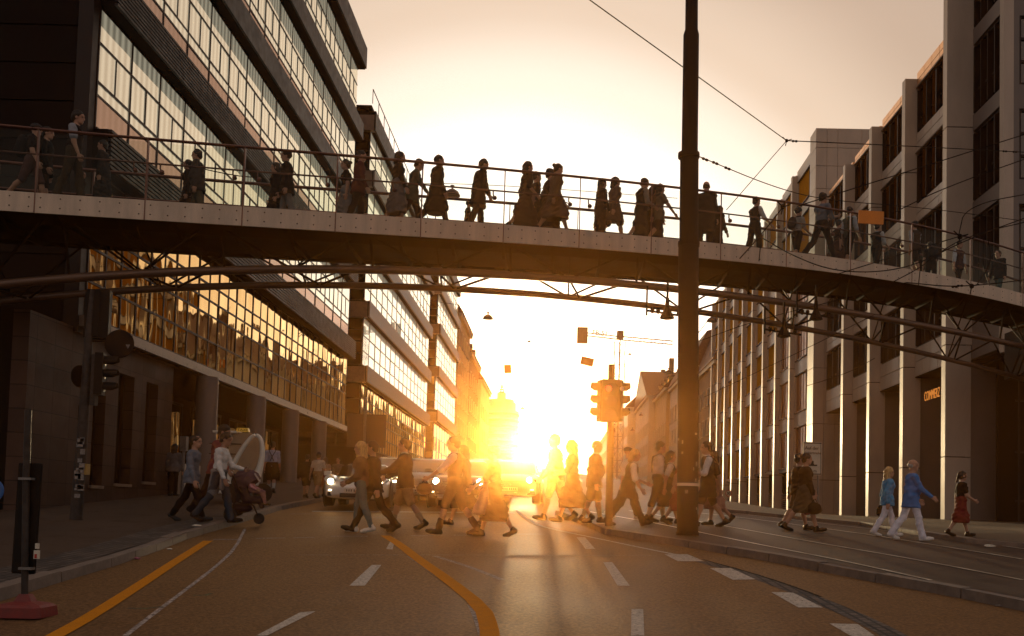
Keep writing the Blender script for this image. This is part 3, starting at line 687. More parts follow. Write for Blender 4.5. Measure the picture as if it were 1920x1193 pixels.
t3, _ = glass_block('glass_office_building', 'third, most distant glass office block with pale bands on the left', 'office building', X1, 97.0, 116.0, B3,
                    [(10.6, 11.7, 0.35, 'pale'), (15.0, 16.0, 0.35, 'pale'), (19.2, 20.2, 0.35, 'pale'), (23.2, 24.2, 0.35, 'pale'), (27.0, 28.2, 0.3, 'dark')], 2.4, roof_z=28.3)
for t, Y0, zs, top in ((t2, 60.5, [(5.6, 9.5), (10.6, 13.5), (14.6, 17.55), (18.65, 21.65), (22.75, 25.15)], 26.9), (t3, 97.0, [(6.5, 10.5), (11.75, 14.95), (16.05, 19.15), (20.25, 23.15), (24.25, 26.95)], 28.3)):
    zl = gzf(X1, Y0)
    for (z0, z1) in zs:
        b = MB()
        b.box(X1 - 6, X1 - 0.06, Y0 + 0.2, Y0 + 0.26, z0, z1, 0)
        for k in range(4): b.box(X1 - 6, X1 - 0.06, Y0 + 0.12, Y0 + 0.199, z0 + (z1 - z0) * k / 4, z0 + (z1 - z0) * k / 4 + 0.07, 1)
        for k in range(5): b.box(X1 - 0.14 - k * 1.4, X1 - 0.06 - k * 1.4, Y0 + 0.10, Y0 + 0.198, z0 + 0.08, z1, 1)
        b.build('end_window', [M['glass_dark'], M['frame']], t)
        b = MB(); b.box(X1 - 6, X1 + 0.20, Y0 - 0.12, Y0 + 0.28, z1 + 0.02, z1 + 0.98); b.build('end_band', M['band'], t)
    b = MB(); b.box(X1 - 12, X1 - 0.35, Y0 + 0.5, Y0 + 18, zl - 1, zs[0][0]); b.build('ground_storey', M['cladding'], t)
    b = MB()
    yy = Y0 + 0.6
    while yy < Y0 + 18:
        b.box(X1 - 0.34, X1 - 0.28, yy, yy + 2.2, gzf(X1, yy) + 0.4, zs[0][0] - 0.4); yy += 2.6
    b.build('shop_window', M['glass_low'], t)
# ------------------------------------------------------------------ right office building with fins
RB0 = Vector((16.0, 40.9, 0)); du = Vector((0.0177, 0.99984, 0)); dvv = Vector((0.99984, -0.0177, 0))
XF = Matrix(((dvv.x, du.x, 0, RB0.x), (dvv.y, du.y, 0, RB0.y), (0, 0, 1, 0), (0, 0, 0, 1)))   # local (v, u, z)
tr = thing('fin_office_building', 'grey panelled office building with projecting vertical fins, filling the right side', 'office building', tuple(RB0) )
def rb(b, name, mats, parent=None, **k):
    return b.build(name, mats, parent or tr, xf=XF, **k)
def fin(u, w, v1, z0, z1, name='fin', joints=(), up=None):
    b = MB(); zs = [z0] + list(joints) + [z1]
    for i in range(len(zs) - 1):
        b.box(0.0, v1 if zs[i] < 8.4 else (up or min(v1, VW + 0.45)), u, u + w, zs[i] + (0.02 if i else 0), zs[i + 1] - 0.02, 0)
    b.box(0.04, min(v1, VW + 0.3), u + 0.04, u + w - 0.04, z0, z1 - 0.03, 1)
    return rb(b, name, [M['concrete'], M['black']])
def zgr(u, v=0.0):
    p = XF @ Vector((v, u, 0)); return gzf(p.x, p.y) + 0.2
def office_window(u0, u1, z0, z1, v, n, shade=True, parent=None):
    """recessed window band with verticals, awning bar and louvre wings"""
    b = MB(); g = MB()
    b.box(v - 0.02, v + 0.14, u0, u1, z1 - 0.10, z1, 0); b.box(v - 0.03, v + 0.14, u0, u1, z0, z0 + 0.10, 0)
    for k in range(n + 1):
        u = u0 + (u1 - u0) * k / n
        b.box(v - 0.10, v + 0.14, u - 0.05, u + 0.05, z0 + 0.10, z1 - 0.10, 0)
        if shade and k < n: b.box(v - 0.14, v + 0.04, u + 0.30, u + 0.318, z0 + 0.10, z1 - 0.10, 2)
    for q in (0.36,): b.box(v + 0.06, v + 0.135, u0, u1, z0 + (z1 - z0) * q, z0 + (z1 - z0) * q + 0.06, 0)
    if shade: b.tube([(v - 0.16, u0 + 0.05, z1 + 0.02), (v - 0.16, u1 - 0.05, z1 + 0.02)], 0.05, 6, 1)
    w = rb(b, 'window', [M['frame'], M['frame_l'], M['blind_amber'] if z0 > 16 else M['louver']], parent)
    for k in range(n):
        ua, ub = u0 + (u1 - u0) * k / n + 0.05, u0 + (u1 - u0) * (k + 1) / n - 0.05; tw = random.uniform(-.008, .008)
        g.quad((v + 0.10 + tw, ua, z0 + 0.1), (v + 0.10 - tw, ub, z0 + 0.1), (v + 0.10 - tw, ub, z1 - 0.1), (v + 0.10 + tw, ua, z1 - 0.1))
    rb(g, 'pane', M['glass_bay'], w)
# --- section A: four bays
UA = [0.0, 5.3, 10.6, 15.7]
RT = 23.1
VW = 0.55
rows = [(20.15, 22.35), (16.75, 19.2), (13.35, 15.8), (9.95, 12.4)]
fin(0.0, 0.45, 1.05, zgr(0) - 0.3, 31.0, joints=(4.55, 9.2, 18.4, 25.5), up=1.14)
for i, u in enumerate(UA[1:]): fin(u, 0.45, 0.82, zgr(u) - 0.3, RT - 0.25 - 0.2 * i, joints=(4.35, 9.05, 18.3))
ends = UA[1:] + [21.6]
for i in range(4):
    u0, u1 = UA[i] + 0.45, ends[i]
    b = MB(); z = 8.6
    segs = [(8.6, 9.95)] + [(rows[k][1], rows[k - 1][0]) for k in range(3, 0, -1)] + [(22.35, RT - 0.12 * i)]
    for (z0, z1) in segs:
        n = 5
        for k in range(n):
            ua, ub = u0 + (u1 - u0) * k / n + 0.016, u0 + (u1 - u0) * (k + 1) / n - 0.016
            zm = z0 + (z1 - z0) * 0.52
            mm = 2 if z0 > 22 else 0; b.box(VW, VW + 0.3, ua, ub, z0 + 0.01, zm - 0.016, mm); b.box(VW, VW + 0.3, ua, ub, zm + 0.016, z1 - 0.01, mm)
    b.box(VW + 0.275, VW + 0.44, u0, u1, 8.62, RT - 0.12 * i - 0.02, 1)
    rb(b, 'wall_panel', [M['concrete'], M['black'], M['copper']])  # top row gets its sunlit orange from the metal colour
    for (z0, z1) in rows: office_window(u0, u1, z0, z1, VW + 0.12, 4)
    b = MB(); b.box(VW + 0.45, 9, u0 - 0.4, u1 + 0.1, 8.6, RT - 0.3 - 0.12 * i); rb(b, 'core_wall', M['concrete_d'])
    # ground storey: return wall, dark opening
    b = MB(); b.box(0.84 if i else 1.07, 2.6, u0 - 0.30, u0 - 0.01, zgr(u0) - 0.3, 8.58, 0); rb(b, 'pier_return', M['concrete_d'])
    b = MB(); b.box(3.2, 3.4, u0 - 0.4, u1 + 0.4, zgr(u0) - 0.3, 8.59, 0)
    for k in range(3): b.box(2.6, 2.7, u0 + 0.6 + k * 1.4, u0 + 0.68 + k * 1.4, zgr(u0) - 0.3, 8.5, 1)
    b.box(2.58, 2.72, u0, u1, 4.9, 5.05, 1)
    rb(b, 'shopfront', [M['glass_dark'], M['frame']])
    b = MB(); b.box(VW + 0.01, 3.5, u0, u1, 8.56, 8.6); rb(b, 'opening_soffit', M['soffit'])
VC = 1.08
# --- near corner with angled bays, above, and the barred entrance, below
for (z0, z1) in [(22.6, 25.6), (18.9, 21.9), (15.2, 18.2), (11.5, 14.5), (26.3, 29.3)]:
    office_window(-2.75, -0.05, z0, z1, VC + 0.12, 4, shade=False)
b = MB()
for (z0, z1) in [(8.6, 11.5), (14.5, 15.2), (18.2, 18.9), (21.9, 22.6), (25.6, 26.3), (29.3, 31.0)]:
    b.box(VC, VC + 0.3, -2.75, -0.02, z0 + 0.01, z1 - 0.01)
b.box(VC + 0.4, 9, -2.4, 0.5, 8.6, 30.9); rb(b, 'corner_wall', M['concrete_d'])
b = MB(); b.box(VC - 0.06, VC + 0.32, -3.15, -2.77, 8.4, 31); rb(b, 'corner_pillar', M['concrete'])
b = MB()
for k in range(4): b.box(VC + 0.33 + k * 2.3, VC + 0.55 + k * 2.3, -3.12, -2.8, 8.4, 31)
for z0 in (8.4, 14.2, 17.95, 21.65, 25.35, 29.1): b.box(VC + 0.56, 12, -3.05, -2.82, z0, z0 + 0.95)
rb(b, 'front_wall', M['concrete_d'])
for z0 in (9.4, 15.2, 18.95, 22.65, 26.35):
    for k in range(3):
        b = MB(); g = MB(); va, vb = VC + 0.58 + k * 2.3, VC + 2.6 + k * 2.3; h = 2.7 if z0 > 10 else 4.6
        for j in range(4):
            zz = z0 + h * j / 3.0; b.box(va, vb, -3.0, -2.88, zz - 0.05, zz + 0.05)
        for v in (va, vb - 0.08): b.box(v, v + 0.08, -3.02, -2.885, z0, z0 + h)
        w = rb(b, 'window', M['frame'])
        g.quad((va, -2.93, z0), (vb, -2.93, z0), (vb, -2.93, z0 + h), (va, -2.93, z0 + h), 0); rb(g, 'pane', M['glass_bay'], w)
b = MB(); b.box(1.66, 14, -1.2, -1.0, 0.5, 8.4, 0); b.box(1.4, 14, -3.3, 0.0, 8.3, 8.395, 0); rb(b, 'entrance_recess', M['black'])
b = MB()
zg = zgr(-2)
for k in range(14): b.box(1.9 + k * 0.42, 1.96 + k * 0.42, -2.5, -2.44, zg, 8.3)
for z in (2.7, 4.6, 6.6): b.box(1.8, 9, -2.46, -2.40, z, z + 0.08)
rb(b, 'entrance_grille', M['frame'])
b = MB()
for v in (2.35, 3.6):
    for (a, c, d, e) in ((0, 0.03, 0, 1.9), (0.5, 0.53, 0, 1.9), (0.03, 0.5, 0, 0.03), (0.03, 0.5, 1.87, 1.9)): b.box(v + a, v + c, -2.6, -2.56, zg + 0.7 + d, zg + 0.7 + e)
rb(b, 'door_frame', M['frame_l'])
# --- tall slab between the two sections
b = MB(); zq = 27.3
zj = [1.2, 4.4, 8.0, 11.6, 15.2, 18.8, 20.3, 21.8, 23.3, 24.8, 26.0, zq]
for i in range(len(zj) - 1):
    for (va, vb) in ((-0.05, 0.65), (0.67, 1.35), (1.37, 2.9), (2.92, 4.6)):
        b.box(va, vb, 22.6, 24.2, zj[i] + 0.015, zj[i + 1] - 0.015, 0)
b.box(0.0, 4.55, 22.66, 24.15, 1.0, zq - 0.05, 1)
rb(b, 'stair_tower', [M['concrete'], M['black']])
# --- section B: narrow bays with copper shutters
UB = [24.7 + 5.12 * k for k in range(9)]
rowsB = [(5.55, 8.3), (9.3, 12.0), (13.0, 15.7), (16.7, 19.4), (20.4, 23.1), (23.9, 26.0)]
RTB = 26.9
for k, u in enumerate(UB):
    if k: fin(u, 0.45, 1.2, zgr(u) - 0.3, RTB - 0.2 - 0.08 * k, joints=(5.2, 9.0, 12.6, 16.3, 20.0, 23.6))
    u0, u1 = u + 0.45, u + 5.12
    b = MB()
    lo = zgr(u) + 3.0
    zz = [(lo, 5.55)] + [(rowsB[j][1], rowsB[j + 1][0]) for j in range(5)] + [(26.0, RTB - 0.08 * k)]
    for (z0, z1) in zz: b.box(0.35, 0.9, u0, u1, z0 + 0.01, z1 - 0.01, 0)
    for (z0, z1) in rowsB: b.box(0.355, 0.9, u0, u0 + 0.75, z0, z1, 0); b.box(0.355, 0.9, u1 - 0.35, u1, z0, z1, 0)
    b.box(0.88, 9, u0 - 0.45, u1, 1.5, RTB - 0.5 - 0.08 * k, 1)
    rb(b, 'wall_panel', [M['concrete'], M['concrete_d']])
    for (z0, z1) in rowsB:
        b = MB(); ua, ub = u0 + 0.75, u1 - 0.35
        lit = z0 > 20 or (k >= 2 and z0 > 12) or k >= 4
        if lit:           # shutters meant as sunlit: gold put into the colour, slats turned out
            for j in range(10):
                u = ua + (ub - ua) * (j + .5) / 10; b.quad((0.36, u - .10, z0 + .08), (0.60, u + .16, z0 + .08), (0.60, u + .16, z1 - .05), (0.36, u - .10, z1 - .05), 0)
            b.box(0.66, 0.75, ua, ub, z0 + .08, z1 - .05, 2)
        else:
            for j in range(9): b.box(0.43 + 0.03 * (j % 2), 0.75, ua + (ub - ua) * j / 9 + 0.015, ua + (ub - ua) * (j + 1) / 9 - 0.015, z0 + 0.08, z1 - 0.05, 0)
        b.box(0.27, 0.80, ua - 0.04, ub + 0.04, z0, z0 + 0.07, 1); b.box(0.28, 0.80, ua - 0.04, ub + 0.04, z1 - 0.04, z1 + 0.02, 1)
        b.box(0.30, 0.8, ua - 0.05, ua - 0.005, z0 + 0.07, z1 - 0.04, 1)
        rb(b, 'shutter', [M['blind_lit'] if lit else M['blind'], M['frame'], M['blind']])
    b = MB(); zg = zgr(u)
    for j in range(8): b.box(0.6, 0.75, u0, u1, zg + 0.1 + j * 0.16, zg + 0.2 + j * 0.16, 0)
    b.box(0.7, 0.85, u0, u1, zg - 0.2, lo, 1)
    for q in range(4): b.box(0.62, 0.72, u0 + q * 1.5, u0 + q * 1.5 + 0.08, zg + 1.45, lo - 0.01, 2)
    rb(b, 'base_opening', [M['concrete_d'], M['glass_dark'], M['frame']])
fin(UB[-1] + 5.12, 0.45, 1.2, 2.0, RTB - 0.9)
b = MB(); b.box(0.9, 14, 0.5, 22, 22.6, 22.85); b.box(0.9, 14, 24.7, 71, 26.0, 26.2); rb(b, 'roof', M['concrete_d'])

# glowing letters over the entrance, on the recessed face behind the first fin
def text_mesh(name, s, size, m, xf, parent=None, ext=0.02, bold=0.0, align='LEFT', sx=1.0):
    cu = bpy.data.curves.new(name, 'FONT'); cu.body = s; cu.size = size; cu.extrude = ext; cu.offset = bold; cu.align_x = align; cu.resolution_u = 3
    o = bpy.data.objects.new(name + '_tmp', cu); C.objects.link(o)
    dg = bpy.context.evaluated_depsgraph_get(); dg.update()
    me = bpy.data.meshes.new_from_object(o.evaluated_get(dg)); bpy.data.objects.remove(o)
    me.transform(Matrix.Diagonal((sx, 1, 1, 1))); me.transform(xf); me.materials.clear(); me.materials.append(m); me.name = name
    return link(bpy.data.objects.new(name, me), parent)
PA, PB = at(1735, 742, 44.6), None
# plane facing the street: text x runs toward the viewer (-u), up is z
vt = 0.62
def on_v(px, py, v):
    d = ray(px, py); o = Vector((0, 0, CAMZ)); nrm_ = dvv
    k = (RB0 + dvv * v - o).dot(nrm_) / d.dot(nrm_); return o + d * k
pa = on_v(1734, 752, vt); pb = on_v(1767, 741, vt)
lt = abs((pb - pa).dot(du))
ux = -du; uy = Vector((0, 0, 1)); uz = ux.cross(uy)
p0 = on_v(1733, 753, vt)
TX = Matrix(((ux.x, uy.x, uz.x, p0.x), (ux.y, uy.y, uz.y, p0.y), (ux.z, uy.z, uz.z, p0.z), (0, 0, 0, 1)))
tag(text_mesh('sign_lettering', 'COMMERZ', 0.62, M['gold_text'], TX, sx=lt / 3.35, bold=-0.004, ext=0.01), 'orange glowing capital letters over the dark entrance behind the nearest fin', 'sign lettering')
# ------------------------------------------------------------------ footbridge
def ycurve(X): return 23.3 + 0.40 * X + 0.0115 * X * X
def on_curve(px, py, dy=0.0):
    d = ray(px, py); k = d.x / d.y
    # X = k*Y ; Y = ycurve(X)+dy
    a, b_, c = 0.0115 * k * k, 0.40 * k - 1.0, 23.3 + dy
    if abs(a) < 1e-9: Y = -c / b_
    else:
        disc = max(0, b_ * b_ - 4 * a * c); Y = (-b_ - math.sqrt(disc)) / (2 * a)
    return Vector((0, 0, CAMZ)) + d * (Y / d.y)
def fitz(pix, dy, deg=3):
    P = [on_curve(x, y, dy) for x, y in pix]
    return np.poly1d(np.polyfit([p.x for p in P], [p.z for p in P], deg))
DECK = fitz([(60, 360), (272, 377), (455, 390), (630, 401), (790, 410), (945, 420), (1087, 431), (1222, 444), (1352, 458), (1475, 473), (1595, 489), (1710, 506), (1820, 527), (1910, 549)], 0)
RAILZ = fitz([(0, 232), (60, 238), (150, 250), (272, 264), (455, 281), (630, 293), (790, 303), (945, 316), (1087, 330), (1222, 344), (1352, 360), (1475, 378), (1595, 400), (1710, 425), (1820, 448), (1915, 470)], 0)
TUB1 = fitz([(0, 530), (320, 517), (640, 506), (905, 511), (1100, 523), (1270, 541), (1500, 575), (1700, 606), (1900, 645)], 0.7)
TUB2 = fitz([(0, 562), (400, 545), (640, 537), (905, 543), (1100, 556), (1270, 574), (1500, 622), (1700, 658), (1850, 690)], 1.9)
print('rail-deck', [round(float(RAILZ(x) - DECK(x)), 2) for x in (-11, -6, 0, 5, 10, 14)], 'deck', [round(float(DECK(x)), 2) for x in (-14, -11, -6, 0, 5, 10, 14, 18)], 'tub', [round(float(TUB1(x)), 2) for x in (-11, -6, 0, 5, 10, 14)])
BX0, BX1, BW = -13.5, 17.5, 2.5
def bp(X, dy, dz): return Vector((X, ycurve(X) + dy, float(DECK(X)) + dz))
def rz_(X): return float(RAILZ(X) - DECK(X))
tbr = thing('footbridge', 'arched pedestrian bridge with glass parapets spanning the whole street', 'footbridge', tuple(bp(0, 1.2, -1)))
XS = list(np.linspace(BX0, BX1, 63))
def sweep(b, prof, xs, m=0):
    """closed profile [(dy,dz)] swept along the bridge"""
    n = len(prof); vs = [bp(x, dy, dz) for x in xs for dy, dz in prof]; fs = []
    for i in range(len(xs) - 1):
        for j in range(n): fs.append((i * n + j, i * n + (j + 1) % n, (i + 1) * n + (j + 1) % n, (i + 1) * n + j))
    fs.append(tuple(range(n))[::-1]); fs.append(tuple((len(xs) - 1) * n + j for j in range(n)))
    b.add(vs, fs, m)
FH = 0.42
b = MB(); sweep(b, [(0.06, -0.02), (BW - 0.06, -0.02), (BW - 0.06, -0.12), (BW - 0.5, -FH - 0.10), (0.5, -FH - 0.10), (0.06, -FH + 0.04)], XS)
b.build('deck', M['steel_d'], tbr)
b = MB()
x = BX0 + 0.6
while x < BX1:
    a = bp(x, 0.1, -FH + 0.0); c = bp(x, BW - 0.1, -FH + 0.0)
    b.prism([bp(x, 0.08, -FH + 0.02), bp(x, BW - 0.1, -FH + 0.02), bp(x, BW - 0.6, -FH - 0.22), bp(x, 0.6, -FH - 0.22)], (0.06, 0.03, 0)); x += 1.15
b.build('cross_beam', M['steel_d'], tbr)
# fascia sheets between the posts, with rivets, and the posts, glass, lamps
PX = [65, 272, 455, 630, 790, 945, 1087, 1222, 1352, 1475, 1595, 1710, 1820]
PXX = [on_curve(p, 400).x for p in PX]
st = PXX[1] - PXX[0]; PXX = [PXX[0] - 2 * st * 0.98, PXX[0] - st * 0.98] + PXX + [PXX[-1] + 2.4, PXX[-1] + 4.8]
PXX = [min(max(x, BX0), BX1) for x in PXX]
def near_panel(b, xa, xb, dy0, dy1, dz0, dz1, m=0, k=4):
    sweep(b, [(dy0, dz0), (dy0, dz1), (dy1, dz1), (dy1, dz0)], list(np.linspace(xa, xb, k)), m)
for i in range(len(PXX) - 1):
    xa, xb = PXX[i] + 0.012, PXX[i + 1] - 0.012
    if xb - xa < 0.2: continue
    b = MB(); near_panel(b, xa, xb, -0.03, 0.0, -FH, 0.0)
    o = b.build('fascia_panel', M['fascia'], tbr)
    b = MB(); n = 6
    for k in range(n):
        X = xa + 0.10 + (xb - xa - 0.2) * k / (n - 1)
        for dz in (-0.10, -0.30):
            p = bp(X, -0.031, dz); b.lathe([(0.0, 0.012), (0.012, 0.008), (0.018, 0.0)], p, 6, ax=(0, -1, 0))
    b.build('rivet', M['rivet'], o)
    for dy in (0.03, BW - 0.03):
        b = MB(); xs = np.linspace(xa + 0.02, xb - 0.02, 4); vs = []
        h = lambda X: rz_(X) - 0.06
        for X in xs: vs += [bp(X, dy, 0.04), bp(X, dy, h(X))]
        b.add(vs, [(2 * q, 2 * q + 2, 2 * q + 3, 2 * q + 1) for q in range(3)])
        b.build('glass_panel', M['railglass'], tbr)
for X in PXX:
    for dy in (0.0, BW):
        b = MB(); lo = bp(X, dy + 0.0, -FH if dy == 0 else -0.1); hi = bp(X, dy, rz_(X))
        b.cbox((lo + hi) / 2, ((1, 0, 0), (0, 1, 0), (0, 0, 1)), 0.012, 0.035, (hi - lo).length / 2); b.build('parapet_post', M['rail'], tbr)
for nm, dy, f, r in (('handrail', 0.0, 1.0, 0.033), ('middle_rail', 0.06, 0.62, 0.020), ('handrail', BW, 1.0, 0.04), ('middle_rail', BW - 0.06, 0.55, 0.028), ('foot_rail', BW - 0.02, 0.14, 0.03)):
    b = MB(); b.tube([bp(x, dy, rz_(x) * f) for x in XS], r, 8); b.build(nm, M['rail'], tbr, smooth=True)
for px in (247, 297, 434, 480, 610, 735, 924, 1066, 1103, 1367, 1458, 1560, 1690):
    X = on_curve(px, 390, 0.06).x; b = MB(); p = bp(X, 0.06, rz_(X) * 0.62)
    b.tube([p, p + Vector((0, 0, -0.10)), p + Vector((0.03, 0.01, -0.15))], 0.018, 6); b.lathe([(0.0, -0.05), (0.05, -0.03), (0.05, 0.03), (0.03, 0.05)], p + Vector((0.03, 0.02, -0.17)), 10, ax=(1, 0.2, 0.2))
    b.build('rail_lamp', M['rail'], tbr)
# lower chords and struts
def tb1(X): return Vector((X, ycurve(X) + 0.7, float(TUB1(X))))
def tb2(X): return Vector((X, ycurve(X) + 1.9, float(TUB2(X))))
for fn, r in ((tb1, 0.095), (tb2, 0.08)):
    b = MB(); b.tube([fn(x) for x in XS], r, 14); b.build('arch_tube', M['tube'], tbr, smooth=True)
b = MB(); b.tube([bp(x, BW - 0.15, -FH - 0.05) for x in XS], 0.07, 8); b.build('edge_tube', M['steel_d'], tbr, smooth=True)
X = -12.2; k = 0
while X < 16.5:
    b = MB()
    for fn, sd_ in ((tb1, 0.3), (tb2, BW - 0.3)):
        p = fn(X)
        for dx in (-1.35, 1.35): b.tube([p, bp(X + dx, sd_, -FH)], 0.026, 6)
        b.tube([p, bp(X, BW - sd_, -FH)], 0.02, 6)
    b.tube([tb1(X), tb2(X + 0.3)], 0.028, 6); b.tube([tb1(X + 1.4), tb2(X + 0.3)], 0.028, 6)
    b.tube([tb1(X + 1.7), bp(X + 1.7, 0.3, -FH)], 0.03, 6)
    b.build('strut', M['steel_d'], tbr); X += 3.1; k += 1
# landing block at the right-hand end
b = MB(); pr = bp(16.4, 0, 0)
b.box(16.3, 26, pr.y - 0.6, pr.y + 3.2, pr.z - 2.2, pr.z - 0.5); b.build('abutment', M['steel_d'], tbr)
b = MB(); pl = bp(-12.9, 0, 0)
b.box(-30, -12.9, pl.y + 0.2, pl.y + 2.2, pl.z - 2.0, pl.z - 0.45); b.build('abutment', M['steel_d'], tbr)
# ------------------------------------------------------------------ older street houses in the distance
def house(label, X, side, Y0, Y1, eave, ridge, wall, rows, n, depth=9, win=(1.0, 1.7), dorm=0, cornice=0.35, cat='town house', z_first=None, storey=3.5, gable=False):
    """facade at x = X, facing the street (side=+1: faces +x, -1: faces -x)"""
    s = side; zl = min(gzf(X, Y0), gzf(X, Y1)) - 1
    t = thing('town_house', label, cat, (X, (Y0 + Y1) / 2, zl + 1), 0, 'older houses lining the far street')
    b = MB(); b.box(min(X, X - s * depth), max(X, X - s * depth), Y0, Y1, zl, eave); b.build('wall', M[wall], t)
    b = MB(); xe = X + s * 0.45; xm = X - s * depth / 2; xb = X - s * depth
    if gable:
        ym = (Y0 + Y1) / 2
        b.prism([(xe, Y0 - .2, eave), (xe, Y1 + .2, eave), (xe, ym, ridge)], (xb - xe, 0, 0))
    else:
        b.prism([(xe, Y0 - 0.1, eave), (xe, Y0 - 0.1, eave + 0.15), (X - s * 1.6, Y0 - 0.1, ridge - 0.8), (xm, Y0 - 0.1, ridge), (xb, Y0 - 0.1, eave)], (0, Y1 - Y0 + 0.2, 0))
    r = b.build('roof', M['roof'], t)
    for k in range(2):
        y = Y0 + (Y1 - Y0) * (0.25 + 0.5 * k); b = MB(); b.box(xm - 0.4, xm + 0.4, y - 0.6, y + 0.6, ridge - 1, ridge + 1.4); b.build('chimney', M['plaster_b'], r)
    b = MB(); b.box(min(X, X + s * cornice), max(X, X + s * cornice), Y0, Y1, eave - 0.45, eave - 0.02); b.build('cornice', M['plaster_w'], t)
    z0 = z_first if z_first is not None else gzf(X, (Y0 + Y1) / 2) + 1.2
    for i in range(rows):
        z = z0 + i * storey
        if z + win[1] > eave - 0.5: break
        for k in range(n):
            y = Y0 + (Y1 - Y0) * (k + 0.5) / n; w, h = win
            b = MB(); xo = X + s * 0.10
            def bb(ya, yb, za, zb, d=0.10, m=0): b.box(min(X - s * 0.02, X + s * d), max(X - s * 0.02, X + s * d), ya, yb, za, zb, m)
            bb(y - w / 2 - .12, y - w / 2, z - .1, z + h + .12); bb(y + w / 2, y + w / 2 + .12, z - .1, z + h + .12); bb(y - w / 2, y + w / 2, z + h, z + h + .12, 0.14); bb(y - w / 2 - .2, y + w / 2 + .2, z - .2, z - .1, 0.2)
            bb(y - w / 2, y + w / 2, z - .09, z + h - .01, 0.02, 1); bb(y - .03, y + .03, z - .08, z + h - .02, 0.05)
            b.build('window', [M['plaster_w'], M['glass_shop']], t)
    for k in range(dorm):
        y = Y0 + (Y1 - Y0) * (k + 0.5) / dorm; b = MB(); x0, x1 = sorted((X - s * 0.5, X - s * 3))
        b.box(x0, x1, y - .6, y + .6, eave + 0.2, eave + 1.9, 0); b.prism([(X - s * .35, y - .8, eave + 1.9), (X - s * .35, y + .8, eave + 1.9), (X - s * .35, y, eave + 2.5)], (-s * 2.7, 0, 0), 1)
        xg0, xg1 = sorted((X - s * 0.5, X - s * 0.45)); b.box(xg0, xg1, y - .35, y + .35, eave + 0.5, eave + 1.6, 2)
        b.build('dormer', [M[wall], M['roof'], M['glass_shop']], t)
    return t
house('tall ochre old house with heavy cornice right behind the glass blocks', X1, 1, 117.5, 133, 25.5, 29.5, 'plaster_y', 6, 5)
house('brownish old house with steep roof beyond the ochre one on the left', X1, 1, 133.3, 149, 23.3, 28, 'plaster_b', 5, 5, dorm=3)
house('narrow white house at the far end of the left row', X1 + 0.4, 1, 149.3, 168, 21.8, 25.5, 'plaster_w', 4, 5)
XR = 15.5
house('brown corner house squeezed between the mast and the fin building', 17.6, -1, 110, 124, 19.5, 25.5, 'plaster_b', 5, 4, dorm=3)
house('white town house with tall mansard roof and dormers behind the tram mast', 17.0, -1, 124.5, 150, 21.0, 26.2, 'plaster_w', 5, 8, dorm=7, win=(1.2, 2.0), storey=3.3)
house('cream town house left of the mansard house on the right side', 16.5, -1, 150.4, 168, 21.5, 24.5, 'plaster_y', 3, 6, dorm=4)
house('pale gabled house with pointed gable behind the traffic light', 15.5, -1, 168.4, 196, 22.5, 28.5, 'plaster_w', 3, 8, gable=True)
house('low bright house far off beyond the gabled house', 14.0, -1, 197, 240, 23.5, 26.5, 'plaster_w', 3, 10)
house('last house of the right-hand row, almost lost in the glare', 12.5, -1, 241, 300, 22.0, 25.0, 'plaster_y', 2, 12)
# old tower with stepped top and mast
tp = at(937, 860, 420); t = thing('round_tower', 'pale stepped tower with lattice mast on top, far off at the end of the street', 'tower', (tp.x, tp.y, tp.z))
zt = [at(937, y, 420).z for y in (880, 772, 756, 750)]
b = MB(); b.lathe([(7.6, zt[0] - 8), (7.6, zt[1]), (6.2, zt[1]), (6.2, zt[2]), (5.4, zt[2]), (5.2, zt[3]), (1.8, zt[3] + 0.4), (1.8, zt[3] + 3)], (tp.x, tp.y, 0), 36); b.build('wall', M['plaster_w'], t, smooth=True)
for k in range(9):
    b = MB(); z = zt[1] - 2.2 - 2.6 * k; b.lathe([(7.62, z), (7.72, z + 0.1), (7.72, z + 1.0), (7.62, z + 1.1)], (tp.x, tp.y, 0), 36); b.build('window_band', M['glass_dark'], t)
b = MB(); z1 = at(937, 722, 420).z
for a in range(3):
    an = a * 2.094; b.tube([(tp.x + 1.4 * math.cos(an), tp.y + 1.4 * math.sin(an), zt[3]), (tp.x + .3 * math.cos(an), tp.y + .3 * math.sin(an), z1)], 0.16, 5)
for k in range(5):
    z = zt[3] + 1 + k * (z1 - zt[3] - 1) / 5; r = 1.4 - 1.0 * k / 5
    b.lathe([(r, z), (r + .15, z + .2), (r, z + .3)], (tp.x, tp.y, 0), 8)
b.tube([(tp.x, tp.y, z1), (tp.x, tp.y, z1 + 2.5)], 0.1, 5); b.build('lattice_mast', M['steel_d'], t)
# crane
YC = 170.0
cb = at(1161, 700, YC); t = thing('tower_crane', 'tower crane with counterweight and letters on its counter jib above the far houses', 'crane', (cb.x, cb.y, gzf(cb.x, YC)))
b = MB(); zt_ = at(1161, 640, YC).z; w = 0.65
def lattice(b, a, c, w, seg, r=0.06):
    a, c = Vector(a), Vector(c); d = (c - a).normalized(); p = d.orthogonal().normalized() if abs(d.z) > 0.5 else Vector((0, 1, 0)); q = d.cross(p)
    cs = [p * w + q * w, p * -w + q * w, p * -w - q * w, p * w - q * w]
    for o in cs: b.tube([a + o, c + o], r, 4)
    n = max(1, int((c - a).length / seg))
    for k in range(n):
        s0 = a + (c - a) * (k / n); s1 = a + (c - a) * ((k + 1) / n)
        for i in range(4): b.tube([s0 + cs[i], s1 + cs[(i + 1) % 4]], r * .6, 3); b.tube([s0 + cs[i], s0 + cs[(i + 1) % 4]], r * .6, 3)
lattice(b, (cb.x, YC, gzf(cb.x, YC)), (cb.x, YC, zt_), w, 2.0); b.build('mast', M['tube'], t)
